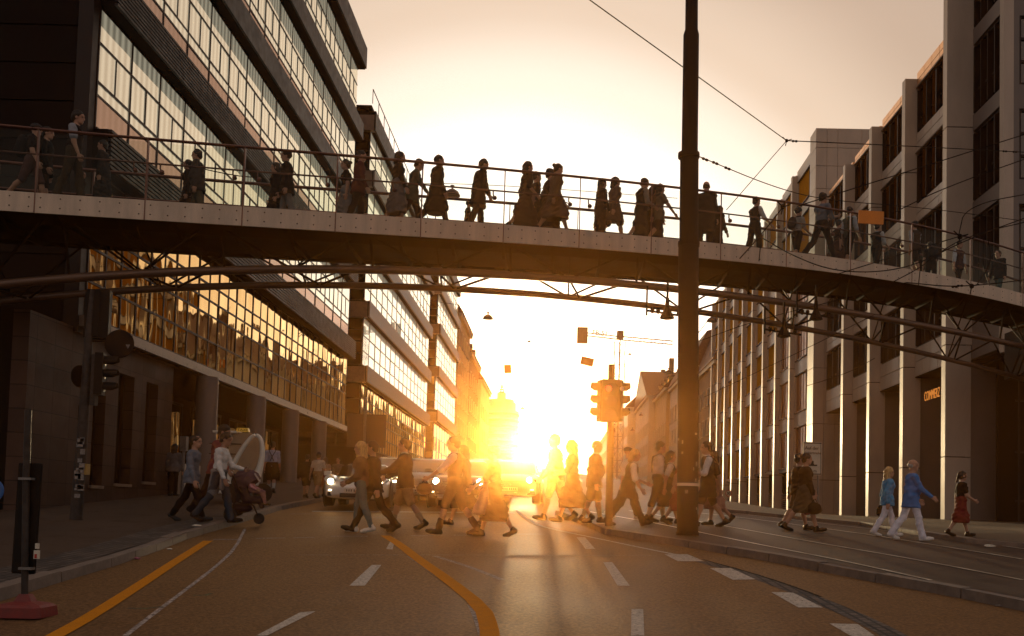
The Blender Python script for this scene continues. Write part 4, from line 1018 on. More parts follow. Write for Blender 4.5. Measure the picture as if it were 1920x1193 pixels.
b = MB(); pj0, pj1 = at(1092, 626, YC), at(1262, 643, YC); pm = at(1161, 634, YC)
lattice(b, pm, pj1, 0.30, 1.6, 0.045); lattice(b, pj0, pm, 0.26, 1.6, 0.045); b.build('jib', M['tube'], t)
b = MB(); p = at(1092, 629, YC); b.box(p.x - 0.9, p.x + 0.9, YC - .7, YC + .7, p.z - 1.3, p.z + 1.3); b.build('counterweight', M['plaster_b'], t)
b = MB(); b.box(cb.x - .55, cb.x + .55, YC - 1, YC + 1, pm.z - .1, pm.z + 1.1); b.build('cab', M['tube'], t)
p = at(1110, 627, YC); TXc = Matrix.Translation(p) @ Matrix.Rotation(R(5), 4, 'Y') @ Matrix.Rotation(R(90), 4, 'X')
text_mesh('jib_lettering', 'FB-51', 1.15, M['tube'], TXc, t, bold=0.02)

# ------------------------------------------------------------------ tram mast and traffic lights
pb_ = G(1289, 1004, 0.13)
def polex(px, py): return at(px, py, pb_.y)
t = thing('tram_mast', 'thick dark round tram mast rising through the whole picture in front of the bridge', 'mast', tuple(pb_))
b = MB()
pts = [polex(1289, 1004), polex(1290, 800), polex(1291, 462), polex(1291.5, 458), polex(1292.5, 300), polex(1293, 292), polex(1296, 66), polex(1296.5, 56), polex(1298, -120)]
s_ = pb_.y / F
b.tube(pts, [20 * s_, 20 * s_, 19.4 * s_, 18 * s_, 17.6 * s_, 15.5 * s_, 15 * s_, 12.2 * s_, 11.5 * s_], 28, 0)
b.build('shaft', M['mast'], t, smooth=True)
b = MB(); p = polex(1289.5, 909); b.lathe([(20.2 * s_, -0.03), (20.6 * s_, -0.02), (20.6 * s_, 0.02), (20.2 * s_, 0.03)], p, 28); b.build('band', M['white'], t, smooth=True)
b = MB(); b.lathe([(21.5 * s_, 0), (21.5 * s_, 0.06), (20 * s_, 0.08)], pb_, 28); b.build('base_ring', M['mast'], t)
random.seed(11)
b = MB()
for k in range(13):
    yy_ = random.uniform(800, 960); an = random.uniform(3.5, 5.9); c = polex(1289.5, yy_); r_ = 20.1 * s_
    a2 = Vector((math.cos(an), math.sin(an), 0)); tg = Vector((-a2.y, a2.x, 0)); b.cbox(c + a2 * r_, (tg, a2, (0, 0, 1)), random.uniform(.015, .035), .004, random.uniform(.02, .06))
b.build('stickers', M['sticker'], t)
b = MB(); c = polex(1289.5, 875); b.cbox(c + Vector((.02, -20.6 * s_, 0)), ((1, 0, 0), (0, 1, 0), (0, 0, 1)), .06, .012, .22); b.build('service_hatch', M['mast'], t)
for y in (458, 292):
    b = MB(); b.lathe([(20.4 * s_, -0.05), (20.8 * s_, 0), (20.4 * s_, 0.05)], polex(1291.5, y), 28); b.build('collar', M['mast'], t, smooth=True)

def signal_head(b, c, fw, side, h=0.92, w=0.30, d=0.26, vis=0.24):
    """signal housing, three visors; c = centre, fw = facing direction, side= sideways axis"""
    fw, side = Vector(fw).normalized(), Vector(side).normalized(); up = Vector((0, 0, 1)); c = Vector(c)
    b.cbox(c, (side, fw, up), w / 2, d / 2, h / 2, 0)
    for k in (-1, 0, 1):
        o = c + up * (k * h * 0.31) + fw * (d / 2)
        # half-round visor
        vs, fs = [], []; n = 8
        for j in range(n + 1):
            a = math.pi * (-0.12 + 1.24 * j / n)
            e = side * (math.cos(a) * w * 0.40) + up * (math.sin(a) * h * 0.135)
            vs += [o + e, o + e + fw * vis * (1.0 if 0.1 < j / n < 0.9 else 0.5), o + e * 0.92 + fw * vis * (1.0 if 0.1 < j / n < 0.9 else 0.5), o + e * 0.92]
        for j in range(n):
            for q in range(4): fs.append((4 * j + q, 4 * j + (q + 1) % 4, 4 * j + 4 + (q + 1) % 4, 4 * j + 4 + q))
        fs += [(0, 1, 2, 3), tuple(4 * n + q for q in (3, 2, 1, 0))]
        b.add(vs, fs, 0)
        b.lathe([(0.0, 0.012), (w * .36, 0.006), (w * .36, 0)], o, 14, 1, ax=fw)
pt = G(1143, 986, 0.13)
t = thing('traffic_light', 'traffic light cluster with red lamp lit in the glare between the walkers', 'traffic light', tuple(pt))
b = MB(); b.tube([at(1141, 988, pt.y), at(1145, 790, pt.y), at(1147, 684, pt.y)], [0.085, 0.08, 0.075], 14); b.build('pole', M['mast'], t, smooth=True)
for (px, py, fw, sd2) in ((1132, 752, (-1, -0.25, 0), (-0.25, 1, 0)), (1157, 752, (0.95, -0.2, 0), (0.2, 0.95, 0)), (1143, 752, (0.05, 1, 0), (1, 0, 0))):
    b = MB(); signal_head(b, at(px, py, pt.y + (0.15 if fw[1] > .5 else 0)), fw, sd2, h=0.92, w=0.28, d=0.24, vis=0.17); b.build('signal_head', [M['bronze_dark'], M['lens_off']], t)
b = MB(); signal_head(b, at(1144, 752, pt.y - 0.16), (0.1, -1, 0), (1, 0.1, 0), h=0.95, w=0.38, d=0.2, vis=0.05)
hd = b.build('signal_head', [M['bronze_dark'], M['lens_off']], t)
b = MB(); b.lathe([(0, 0.02), (0.06, 0.012), (0.07, 0)], at(1141, 729, pt.y - 0.30), 16, ax=(0.1, -1, 0)); b.build('red_lamp', M['red_lit'], hd)
b = MB(); b.lathe([(0, 0.02), (0.04, 0.012), (0.05, 0)], at(1166, 729, pt.y - 0.30), 12, ax=(0.1, -1, 0)); b.build('white_lamp', M['white'], hd)

# left signal post
pl = G(140, 975, 0.12); Yl = pl.y
t = thing('traffic_light', 'leaning left-hand signal post seen from behind, plastered with stickers', 'traffic light', tuple(pl))
b = MB(); b.tube([at(142, 976, Yl), at(156, 800, Yl), at(166, 640, Yl), at(174, 545, Yl)], [0.125, 0.10, 0.085, 0.06], 16); b.build('pole', M['galv_dark'], t, smooth=True)
random.seed(3)
b = MB()
for k in range(16):
    y = random.uniform(790, 935); x = 141 + (976 - y) * 0.083; p = at(x + random.uniform(-4, 5), y, Yl - 0.118); w = random.uniform(.03, .07)
    b.cbox(p, ((1, 0, 0), (0, 1, 0), (0, 0, 1)), w, 0.006, w * random.uniform(.5, 1.2))
b.build('stickers', M['sticker'], t)
b = MB(); p = at(184, 590, Yl + 0.1); b.cbox(p, ((1, 0.2, 0), (-0.2, 1, 0), (0, 0, 1)), 0.235, 0.12, 0.50); b.cbox(p + Vector((0.03, -0.13, 0)), ((1, .2, 0), (-.2, 1, 0), (0, 0, 1)), 0.05, 0.02, 0.46)
b.build('signal_back', M['bronze_dark'], t)
b = MB(); p = at(224, 645, Yl + 0.05); b.lathe([(0, 0.01), (0.285, 0.01), (0.295, 0), (0.285, -0.01), (0, -0.01)], p, 30, ax=(0.1, -1, 0.0)); b.tube([at(170, 640, Yl), at(224, 640, Yl + .08)], 0.02, 6); b.build('round_sign_back', M['mast'], t)
b = MB(); p = at(240, 650, Yl - 0.0); b.prism([p + Vector((-.045, -.0, .04)), p + Vector((.045, 0, .04)), p + Vector((0, 0, -.045))], (0, -0.008, 0)); b.build('triangle_sticker', M['sticker'], t)
b = MB(); p = at(150, 706, Yl); b.lathe([(0, 0.01), (0.23, 0.01), (0.23, -0.01), (0, -0.01)], p, 24, ax=(1, -0.35, 0)); b.build('round_sign_back', M['mast'], t)
b = MB(); signal_head(b, at(188, 702, Yl), (1, 0.15, 0), (-0.15, 1, 0), h=0.86, w=0.28, d=0.16, vis=0.26); b.build('signal_head', [M['bronze_dark'], M['lens_off']], t)
b = MB(); b.cbox(at(178, 713, Yl), ((1, 0, 0), (0, 1, 0), (0, 0, 1)), 0.05, 0.08, 0.52); b.tube([at(165, 670, Yl), at(186, 672, Yl)], 0.02, 6); b.tube([at(162, 735, Yl), at(186, 736, Yl)], 0.02, 6); b.build('bracket', M['galv_dark'], t)
b = MB(); b.cbox(at(161, 880, Yl - .02), ((1, 0, 0), (0, 1, 0), (0, 0, 1)), 0.055, 0.07, 0.11); b.build('push_button_box', mat('yellow push button box', (0.42, 0.24, 0.06), 0.5), t)
b = MB(); b.cbox(at(157, 775, Yl + .12), ((1, 0, 0), (0, 1, 0), (0, 0, 1)), 0.09, 0.05, 0.16); b.build('signal_back', M['bronze_dark'], t)

# foreground delineator on red rubber foot
pf = G(46, 1156, 0.0)
t = thing('delineator', 'dark delineator panel on a grey tube in a red rubber foot at the left kerb', 'delineator', tuple(pf))
Yf = pf.y; sf = Yf / F
b = MB(); b.tube([at(46, 1120, Yf), at(49, 900, Yf), at(53, 769, Yf)], 6.2 * sf, 12); b.build('tube', M['galv_dark'], t, smooth=True)
b = MB(); 
c0 = at(51, 972, Yf + 0.05); b.cbox(c0, ((1, -0.15, 0), (0.15, 1, 0), (0.014, 0, 1)), 24 * sf, 0.012, 104 * sf); b.build('panel', M['bronze_dark'], t, bevel=0.02)
b = MB()
for y in (898, 1066): b.cbox(at(50, y, Yf - 0.02), ((1, 0, 0), (0, 1, 0), (0, 0, 1)), 12 * sf, 0.04, 2.2 * sf)
b.build('clamp', M['galv'], t)
b = MB(); b.cbox(at(69, 1040, Yf + 0.02), ((1, -.15, 0), (.15, 1, 0), (0, 0, 1)), 5 * sf, 0.012, 8 * sf, 0); b.cbox(at(68, 1043, Yf + 0.015), ((1, -.15, 0), (.15, 1, 0), (0, 0, 1)), 2.2 * sf, 0.012, 4 * sf, 1); b.cbox(at(70, 1024, Yf + 0.02), ((1, -.15, 0), (.15, 1, 0), (0, 0, 1)), 3.0 * sf, 0.012, 5 * sf, 0); b.build('sticker', [M['white'], M['red']], t)
b = MB(); zb_ = pf.z
def ring(z, hx, hy, ch): return [(pf.x + sx, pf.y + sy, z) for sx, sy in ((-hx + ch, -hy), (hx - ch, -hy), (hx, -hy + ch), (hx, hy - ch), (hx - ch, hy), (-hx + ch, hy), (-hx, hy - ch), (-hx, -hy + ch))]
R0 = [ring(zb_ + 0.004, .245, .22, .05), ring(zb_ + 0.10, .235, .21, .05), ring(zb_ + 0.125, .20, .18, .05), ring(zb_ + 0.15, .085, .08, .02), ring(zb_ + .22, .05, .05, .015)]
vs = sum(R0, []); fs = [tuple(range(7, -1, -1)), tuple(32 + k for k in range(8))]
for i in range(4):
    for j in range(8): fs.append((i * 8 + j, i * 8 + (j + 1) % 8, (i + 1) * 8 + (j + 1) % 8, (i + 1) * 8 + j))
b.add(vs, fs); b.build('rubber_foot', M['red_base'], t)
# sliver of a blue round sign at the left frame edge
p = at(-16, 920, 11.5); b = MB(); b.lathe([(0, 0.008), (0.135, 0.008), (0.14, 0), (0, -0.006)], p, 26, ax=(0.1, -1, 0)); t = thing('blue_sign', 'round blue sign cut off by the left edge of the frame', 'sign', (p.x, p.y, gzf(p.x, p.y)))
b.build('disc', mat('blue sign', (0.02, 0.10, 0.32), 0.5), t); b = MB(); b.tube([(p.x, p.y + 0.04, gzf(p.x, p.y)), (p.x, p.y + 0.04, p.z + 0.1)], 0.03, 8); b.build('post', M['galv'], t)

# billboard behind the walkers
Yb = 44.0
a_, c_ = at(650, 838, Yb), at(725, 778, Yb)
t = thing('billboard', 'dark billboard on a single post seen from behind, left of the car queue', 'billboard', ((a_.x + c_.x) / 2, Yb, gzf(a_.x, Yb)))
b = MB(); b.box(a_.x, c_.x, Yb - .06, Yb + .06, a_.z, c_.z); b.build('panel', mat('billboard back', (0.035, 0.018, 0.012), 0.6), t, bevel=0.02)
b = MB(); x = at(685, 800, Yb).x; b.tube([(x, Yb - .12, gzf(x, Yb)), (x, Yb - .12, at(685, 745, Yb).z)], 0.06, 8); b.build('post', M['galv'], t)
# hanging lamps over the street
def hang_lamp(px, py, Y, wpx, label):
    p = at(px, py, Y); r = wpx / 2 * Y / F
    t = thing('hanging_lamp', label, 'street lamp', tuple(p), 0, 'hanging street lamps')
    b = MB(); b.lathe([(r, -0.42 * r), (r * .97, -0.32 * r), (r * .75, 0.08 * r), (r * .35, 0.36 * r), (r * .12, 0.42 * r), (r * .12, 0.62 * r), (r * .26, 0.70 * r), (r * .26, .86 * r), (0, .92 * r)], (0, 0, 0), 22); b.build('lamp_shade', M['lampshade'], t, smooth=True, local=True)
    b = MB(); b.lathe([(0, -.5 * r), (r * .8, -.43 * r), (r * .85, -.36 * r)], (0, 0, 0), 18); b.build('diffuser', M['plaster_w'], t, smooth=True, local=True)
    return p
L1 = hang_lamp(848, 361, 33.0, 31, 'hanging lamp seen through the bridge railing beside the coated walker')
L2 = hang_lamp(915, 594, 45.0, 20, 'hanging lamp alone in the bright sky under the bridge')
L3 = hang_lamp(1335, 599, 40.0, 21, 'hanging lamp just right of the tram mast')
L4 = hang_lamp(1254, 697, 70.0, 16, 'hanging lamp above the mansard roof left of the mast')
L5 = hang_lamp(1202, 778, 95.0, 9, 'small far lamp below the mansard house windows')
L6 = hang_lamp(1186, 806, 110.0, 9, 'tiny far lamp nearest to the right of the traffic light')
L7 = hang_lamp(992, 640, 60.0, 7, 'tiny faint lamp in the glare between lamp and crane')
L8 = hang_lamp(1181, 664, 90.0, 7, 'tiny lamp under the crane jib')
L9 = hang_lamp(980, 766, 120.0, 9, 'tiny lamp next to the round tower')
# small signs hung over the street
def hung_sign(px, py, Y, w, h, rot, label, m='orange', name='hanging_sign'):
    p = at(px, py, Y); b = MB(); q = R(rot); ax = (Vector((math.cos(q), 0, -math.sin(q))), Vector((0, 1, 0)), Vector((math.sin(q), 0, math.cos(q))))
    b.cbox(p, ax, w / 2 * Y / F, 0.02, h / 2 * Y / F); o = b.build(name, M[m]); return tag(o, label, 'sign')
hung_sign(1633, 408, 24.0, 48, 25, 2, 'blank orange board hanging in front of the bridge railing on the right')
hung_sign(1101, 678, 50.0, 24, 15, 12, 'tilted orange board hung in the glare left of the crane')
hung_sign(952, 692, 60.0, 13, 16, -4, 'small orange board hung in the glare above the tower')
# wires
def wire(pts, r, label, sag=0.0, group='overhead tram wires', ins=()):
    P = [at(*p) for p in pts]; Q = []
    for i in range(len(P) - 1):
        for k in range(10):
            t_ = k / 10; q = P[i].lerp(P[i + 1], t_); q.z -= sag * 4 * t_ * (1 - t_) if len(P) == 2 else 0; Q.append(q)
    Q.append(P[-1])
    if len(P) > 2: Q = [Vector((a.x, a.y, a.z)) for a in smooth3(P, 3)]
    b = MB(); b.tube(Q, r, 5)
    o = b.build('overhead_wire', M['wire']); tag(o, label, 'wire', group)
    for (px, py, Y) in ins:
        c = at(px, py, Y); b = MB(); n = min(range(len(Q)), key=lambda i: (Q[i] - c).length); d = (Q[min(n + 1, len(Q) - 1)] - Q[max(n - 1, 0)]).normalized()
        b.lathe([(0.008, -.10), (.03, -.08), (.03, -.04), (.014, -.02), (.014, .02), (.03, .04), (.03, .08), (.008, .10)], c, 8, ax=d); b.build('insulator', M['wire'], o)
    return o
def smooth3(P, it):
    P = [Vector(p) for p in P]
    for _ in range(it):
        Q = [P[0]]
        for i in range(len(P) - 1): Q += [P[i] * 0.75 + P[i + 1] * 0.25, P[i] * 0.25 + P[i + 1] * 0.75]
        P = Q + [P[-1]]
    return P
wire([(300, -577, 9.5), (1100, -4, 18), (1282, 127, 20.0)], 0.012, 'span wire entering from the top edge and ending at the tram mast')
wire([(1306, 142, 20.2), (1475, 264, 24)], 0.012, 'span wire from the mast down to the three-way joint in the sky')
wire([(1475, 264, 24), (1700, 274, 27), (1945, 287, 30)], 0.014, 'span wire running right from the three-way joint past the fins', ins=((1490, 265, 24.2), (1884, 284, 29.3), (1903, 285, 29.5)))
wire([(1475, 264, 24), (1362, 394, 22)], 0.009, 'thin wire dropping left from the three-way joint to the bridge')
wire([(1309, 293, 20.2), (1462, 356, 22.5), (1560, 377, 24), (1720, 388, 27), (1960, 420, 31)], 0.011, 'long wire leaving the mast at sleeve height with three insulators', ins=((1322, 299, 20.4), (1341, 306, 20.7), (1364, 316, 21)))
wire([(1495, 387, 22), (1660, 335, 23), (1960, 240, 25)], 0.013, 'wire rising to the upper right edge across the lower fins')
wire([(1680, 397, 23), (1770, 352, 24), (1960, 285, 25)], 0.013, 'second rising wire, starting at the orange board')
wire([(1387, 485, 20.5), (1430, 437, 20.8), (1468, 388, 21)], 0.014, 'short dark wire from the bridge fascia up to the rail clamp')
wire([(1425, 444, 20.8), (1480, 477, 21.5), (1555, 507, 22), (1640, 512, 22.6), (1720, 497, 23.2), (1810, 450, 24), (1960, 395, 25)], 0.014, 'long sagging contact wire across the right bridge fascia')
wire([(1428, 440, 20.8), (1423, 490, 20.8)], 0.012, 'short vertical dropper by the vest-wearing walker')
wire([(1672, 530, 22.8), (1730, 500, 23.2), (1800, 445, 24), (1960, 408, 25)], 0.013, 'rising wire crossing the fascia right of the backpack walker')
wire([(1552, 520, 22), (1680, 480, 23), (1800, 443, 24)], 0.012, 'thin tie wire meeting the star-shaped clamp')
wire([(1798, 440, 24), (1810, 385, 24), (1960, 358, 25)], 0.013, 'looped wire standing up from the star-shaped clamp')
wire([(1845, 448, 24.3), (1842, 500, 24.3), (1856, 536, 24.3)], 0.012, 'left strand of the looping jumper cables')
wire([(1852, 446, 24.3), (1860, 492, 24.3), (1830, 536, 24.2)], 0.012, 'right strand of the looping jumper cables')
wire([(1700, 530, 23), (1800, 540, 24), (1960, 520, 25)], 0.014, 'lowest wire along the right bridge fascia', ins=((1790, 538, 23.9), (1800, 536, 24)))
wire([(1727, 490, 23.2), (1722, 535, 23.2)], 0.012, 'dropper hanging by the bearded walker with the large backpack')
wire([(1512, 724, 34), (1590, 700, 33), (1640, 672, 32)], 0.012, 'pale sagging wire in front of the lower windows')
wire([(1310, 640, 30), (1420, 600, 28), (1560, 566, 26), (1700, 530, 24)], 0.011, 'wire running below the bridge to the mast')
wire([(1320, 745, 36), (1500, 660, 30), (1640, 590, 27)], 0.010, 'second wire running below the bridge on the right')
wire([(1309, 625, 21), (1335, 592, 40)], 0.010, 'wire holding the lamp right of the mast')
wire([(760, 345, 34), (848, 344, 33), (1010, 352, 35), (1270, 372, 40)], 0.012, 'nearly level wire carrying the lamp behind the bridge railing')
wire([(1104, 596, 40), (1000, 583, 44), (915, 580, 45), (820, 566, 48)], 0.010, 'level wire carrying the lamp under the bridge')
wire([(935, 688, 60), (1060, 700, 60)], 0.010, 'faint wire in the glare above the tower')
wire([(340, 308, 24.8), (440, 330, 24), (480, 333, 24.4)], 0.014, 'short clamp bar on the left sunshade')
# star clamp and joint
for (x, y, Y, r, lab) in ((1475, 264, 24, .07, 'three-way wire joint against the sky'), (1800, 444, 24, .11, 'star-shaped wire clamp in front of the bridge'), (1822, 537, 24.1, .10, 'lower wire clamp at the bridge fascia'), (1468, 388, 21, .09, 'wire clamp on the bridge handrail right of the mast')):
    b = MB(); c = at(x, y, Y); b.lathe([(0, -r * .6), (r * .5, -r * .4), (r * .6, 0), (r * .4, r * .5), (0, r * .7)], c, 8)
    for k in range(3): an = k * 2.1 + .3; b.tube([c, c + Vector((math.cos(an) * r * 1.9, 0, math.sin(an) * r * 1.9))], r * .16, 5)
    tag(b.build('wire_clamp', M['wire']), lab, 'wire clamp')
# gallows with insulators hung under the bridge
for (x, y, Y, lab) in ((1251, 585, 24.0, 'contact wire hanger under the bridge just left of the mast'), (1470, 620, 25.5, 'contact wire hanger under the right half of the bridge'), (1530, 588, 25.8, 'bell-shaped hanger under the bridge right of the mast')):
    c = at(x, y, Y); t = thing('wire_hanger', lab, 'wire hanger', tuple(c)); s = 0.30
    b = MB(); b.lathe([(.04, .34), (.06, .10), (.16, -.10), (.18, -.16), (.10, -.18)], c, 10); b.tube([c + Vector((0, 0, .3)), c + Vector((0, 0, .75))], .03, 6); b.build('bell', M['wire'], t)
    b = MB(); b.tube([c + Vector((-.5, 0, .02)), c + Vector((.45, 0, -.1))], .028, 6)
    for q in (-.36, -.22, .28): b.lathe([(.02, -.07), (.05, -.05), (.05, .05), (.02, .07)], c + Vector((q, 0, .0 - q * .08)), 8)
    b.tube([c + Vector((-.5, 0, -.1)), c + Vector((-.5, 0, .62))], .025, 6); b.build('bracket_bar', M['wire'], t)

# signs on the right
ps = at(1523, 860, 33.0); w = 17.5 * 33 / F; h = 31 * 33 / F
t = thing('street_sign', 'white two-line direction sign with black border behind the dark-clad couple', 'sign', (ps.x, ps.y, gzf(ps.x, ps.y)))
b = MB(); b.box(ps.x - w, ps.x + w, 33, 33.03, ps.z - h, ps.z + h, 0)
for (x0, x1, z0, z1) in ((-w, w, h - .05, h - .02), (-w, w, -h + .02, -h + .05), (-w + .02, -w + .05, -h + .05, h - .05), (w - .05, w - .02, -h + .05, h - .05)): b.box(ps.x + x0 + .01, ps.x + x1 - .01, 32.99, 32.999, ps.z + z0, ps.z + z1, 1)
pan = b.build('panel', [M['white'], M['ink']], t)
b = MB()
for sx in (-.22, .22): b.tube([(ps.x + sx, 33.07, gzf(ps.x, 33)), (ps.x + sx, 33.07, ps.z + h)], .03, 8)
b.build('post', M['galv'], t)
def flat_text(name, s, size, m, x, y, z, parent, sx=1.0):
    return text_mesh(name, s, size, M[m], Matrix.Translation((x, y, z)) @ Matrix.Rotation(R(90), 4, 'X'), parent, ext=0.004, align='CENTER', sx=sx)
flat_text('lettering', 'Auf der', .15, 'ink', ps.x - .02, 32.985, ps.z + .30, pan); flat_text('lettering', 'Hackerbr\u00fccke', .115, 'ink', ps.x, 32.985, ps.z + .15, pan, .88); flat_text('lettering', '10 m', .15, 'ink', ps.x, 32.985, ps.z - .46, pan)
b = MB(); b.lathe([(0, 0), (.05, 0), (.05, .01)], (ps.x, 32.99, ps.z - .12), 12, ax=(0, -1, 0)); b.box(ps.x - .16, ps.x + .16, 32.985, 32.99, ps.z - .25, ps.z - .2); b.box(ps.x - .06, ps.x + .06, 32.985, 32.99, ps.z - .2, ps.z - .16); b.build('symbol', M['ink'], pan)
p = at(1366, 925, 60.0); t = thing('speed_sign', 'small round 30 speed limit sign by the fins right of the mast', 'sign', (p.x, p.y, gzf(p.x, p.y)))
r = 6.3 * 60 / F
b = MB(); b.lathe([(r, -.01), (r, .01), (0, .012)], p, 26, 0, ax=(0, -1, 0)); b.lathe([(r * .78, .013), (0, .016)], p, 26, 1, ax=(0, -1, 0)); dsc = b.build('disc', [M['red'], M['white']], t)
text_mesh('lettering', '30', r * 1.15, M['ink'], Matrix.Translation((p.x, p.y - .03, p.z - r * .42)) @ Matrix.Rotation(R(90), 4, 'X'), dsc, ext=.004, align='CENTER', bold=.008)
b = MB(); b.tube([(p.x, p.y + .05, gzf(p.x, p.y)), (p.x, p.y + .05, p.z + r)], .03, 8); b.build('post', M['galv'], t)
# litter
def crumple(px, py, s, m, label, h=0.0):
    p = G(px, py, h); bm = bmesh.new(); bmesh.ops.create_icosphere(bm, subdivisions=2, radius=1)
    rr = random.Random(px)
    for v in bm.verts: v.co = Vector((v.co.x * s[0], v.co.y * s[1], v.co.z * s[2])) * rr.uniform(.7, 1.15)
    me = bpy.data.meshes.new('litter'); bm.to_mesh(me); bm.free(); me.materials.append(m)
    o = link(bpy.data.objects.new('litter', me)); o.location = (p.x, p.y, p.z + s[2] * .8); tag(o, label, 'litter')
crumple(1856, 1026, (.11, .05, .03), M['white'], 'crushed white paper cup on the right kerb', .14)
crumple(257, 1049, (.05, .04, .02), mat('pink wrapper', (.35, .10, .14), .5), 'pink wrapper in the gutter beside the left kerb')
crumple(369, 987, (.09, .05, .02), M['white'], 'flat white paper on the pavement behind the walking men', .12)
crumple(317, 1031, (.05, .04, .015), M['white'], 'small white scrap at the left kerb beyond the pink wrapper')
crumple(1874, 1137, (.05, .03, .012), M['sticker'], 'small pale scrap on the road by the tram kerb')
# ------------------------------------------------------------------ people: smooth continuous bodies from blended limb volumes
V3 = lambda *a: np.array(a, float)
def _unit(v): return v / (np.linalg.norm(v) + 1e-9)
def cap(a, b, ra, rb): return ('c', np.array(a, float), np.array(b, float), ra, rb)
def ell(c, r, ax=None): return ('e', np.array(c, float), np.array(r, float), np.eye(3) if ax is None else np.array(ax, float))
def grid_field(prims, h, k, pad=0.03, wrinkle=0.0, seed=0):
    lo = np.full(3, 1e9); hi = -lo
    bb = []
    for p in prims:
        if p[0] == 'c':
            l = np.minimum(p[1] - p[3], p[2] - p[4]); u = np.maximum(p[1] + p[3], p[2] + p[4])
        else:
            e = np.sqrt(((p[3] * p[2][:, None]) ** 2).sum(0)); l = p[1] - e; u = p[1] + e
        bb.append((l, u)); lo = np.minimum(lo, l); hi = np.maximum(hi, u)
    lo -= pad; hi += pad
    n = np.ceil((hi - lo) / h).astype(int) + 1
    Fd = np.full(n, 0.3)
    ax = [lo[i] + h * np.arange(n[i]) for i in range(3)]
    for p, (l, u) in zip(prims, bb):
        m = k * 1.2 + 2.5 * h
        i0 = np.maximum(0, np.floor((l - m - lo) / h).astype(int)); i1 = np.minimum(n, np.ceil((u + m - lo) / h).astype(int) + 1)
        sl = tuple(slice(a, b) for a, b in zip(i0, i1))
        X = ax[0][sl[0]][:, None, None]; Y = ax[1][sl[1]][None, :, None]; Z = ax[2][sl[2]][None, None, :]
        if p[0] == 'c':
            a, b, ra, rb = p[1:]; d = b - a; L2 = float(d @ d) + 1e-9
            t = np.clip(((X - a[0]) * d[0] + (Y - a[1]) * d[1] + (Z - a[2]) * d[2]) / L2, 0, 1)
            D = np.sqrt((X - a[0] - t * d[0]) ** 2 + (Y - a[1] - t * d[1]) ** 2 + (Z - a[2] - t * d[2]) ** 2) - (ra + (rb - ra) * t)
        else:
            c, r, A = p[1:]
            q = [(X - c[0]) * A[i, 0] + (Y - c[1]) * A[i, 1] + (Z - c[2]) * A[i, 2] for i in range(3)]
            k0 = np.sqrt(sum((q[i] / r[i]) ** 2 for i in range(3))); k1 = np.sqrt(sum((q[i] / r[i] ** 2) ** 2 for i in range(3))) + 1e-9
            D = k0 * (k0 - 1) / k1
        f = Fd[sl]
        w = np.clip(0.5 + 0.5 * (f - D) / k, 0, 1)
        Fd[sl] = f + (D - f) * w - k * w * (1 - w)
    if wrinkle:
        X, Y, Z = np.meshgrid(*ax, indexing='ij')
        Fd += wrinkle * (np.sin(38 * Z + 9 * X + seed) * np.sin(23 * Y + 11 * Z + seed * 2) + 0.6 * np.sin(61 * Z - 27 * X + 17 * Y + seed))
    return Fd, lo, ax
def surface_nets(Fd, lo, h):
    n = Fd.shape; ins = Fd < 0
    c = [ins[i:n[0] - 1 + i, j:n[1] - 1 + j, k:n[2] - 1 + k] for i in (0, 1) for j in (0, 1) for k in (0, 1)]
    s = sum(q.astype(np.int8) for q in c); act = (s > 0) & (s < 8)
    I = np.argwhere(act); nv = len(I)
    if nv == 0: return np.zeros((0, 3)), np.zeros((0, 4), int)
    pos = np.zeros((nv, 3)); cnt = np.zeros(nv)
    val = {}
    for i in (0, 1):
        for j in (0, 1):
            for k in (0, 1): val[i, j, k] = Fd[I[:, 0] + i, I[:, 1] + j, I[:, 2] + k]
    for a in range(3):
        o = [q for q in range(3) if q != a]
        for e0 in (0, 1):
            for e1 in (0, 1):
                k0 = [0, 0, 0]; k0[o[0]] = e0; k0[o[1]] = e1; k1 = list(k0); k1[a] = 1
                f0, f1 = val[tuple(k0)], val[tuple(k1)]; m = (f0 < 0) != (f1 < 0)
                t = np.where(m, f0 / np.where(m, f0 - f1, 1), 0)
                p = np.tile(np.array(k0, float), (nv, 1)); p[:, a] = t
                pos += p * m[:, None]; cnt += m
    V = lo + h * (I + pos / cnt[:, None])
    idx = np.full(act.shape, -1); idx[tuple(I.T)] = np.arange(nv)
    faces = []
    for a in range(3):
        o1, o2 = [(1, 2), (2, 0), (0, 1)][a]
        sl0 = [slice(1, n[q] - 1) for q in range(3)]; sl1 = list(sl0)
        sl0[a] = slice(0, n[a] - 1); sl1[a] = slice(1, n[a])
        A, B = ins[tuple(sl0)], ins[tuple(sl1)]
        E = np.argwhere(A != B)
        if len(E) == 0: continue
        base = E.copy(); 
        for q in range(3):
            if q != a: base[:, q] += 1
        def ci(d1, d2):
            b = base.copy(); b[:, o1] -= d1; b[:, o2] -= d2; return idx[tuple(b.T)]
        Q = np.stack([ci(1, 1), ci(0, 1), ci(0, 0), ci(1, 0)], 1)
        fl = B[tuple(E.T)]
        Q[fl] = Q[fl][:, ::-1]
        faces.append(Q[(Q >= 0).all(1)])
    return V, np.concatenate(faces) if faces else np.zeros((0, 4), int)
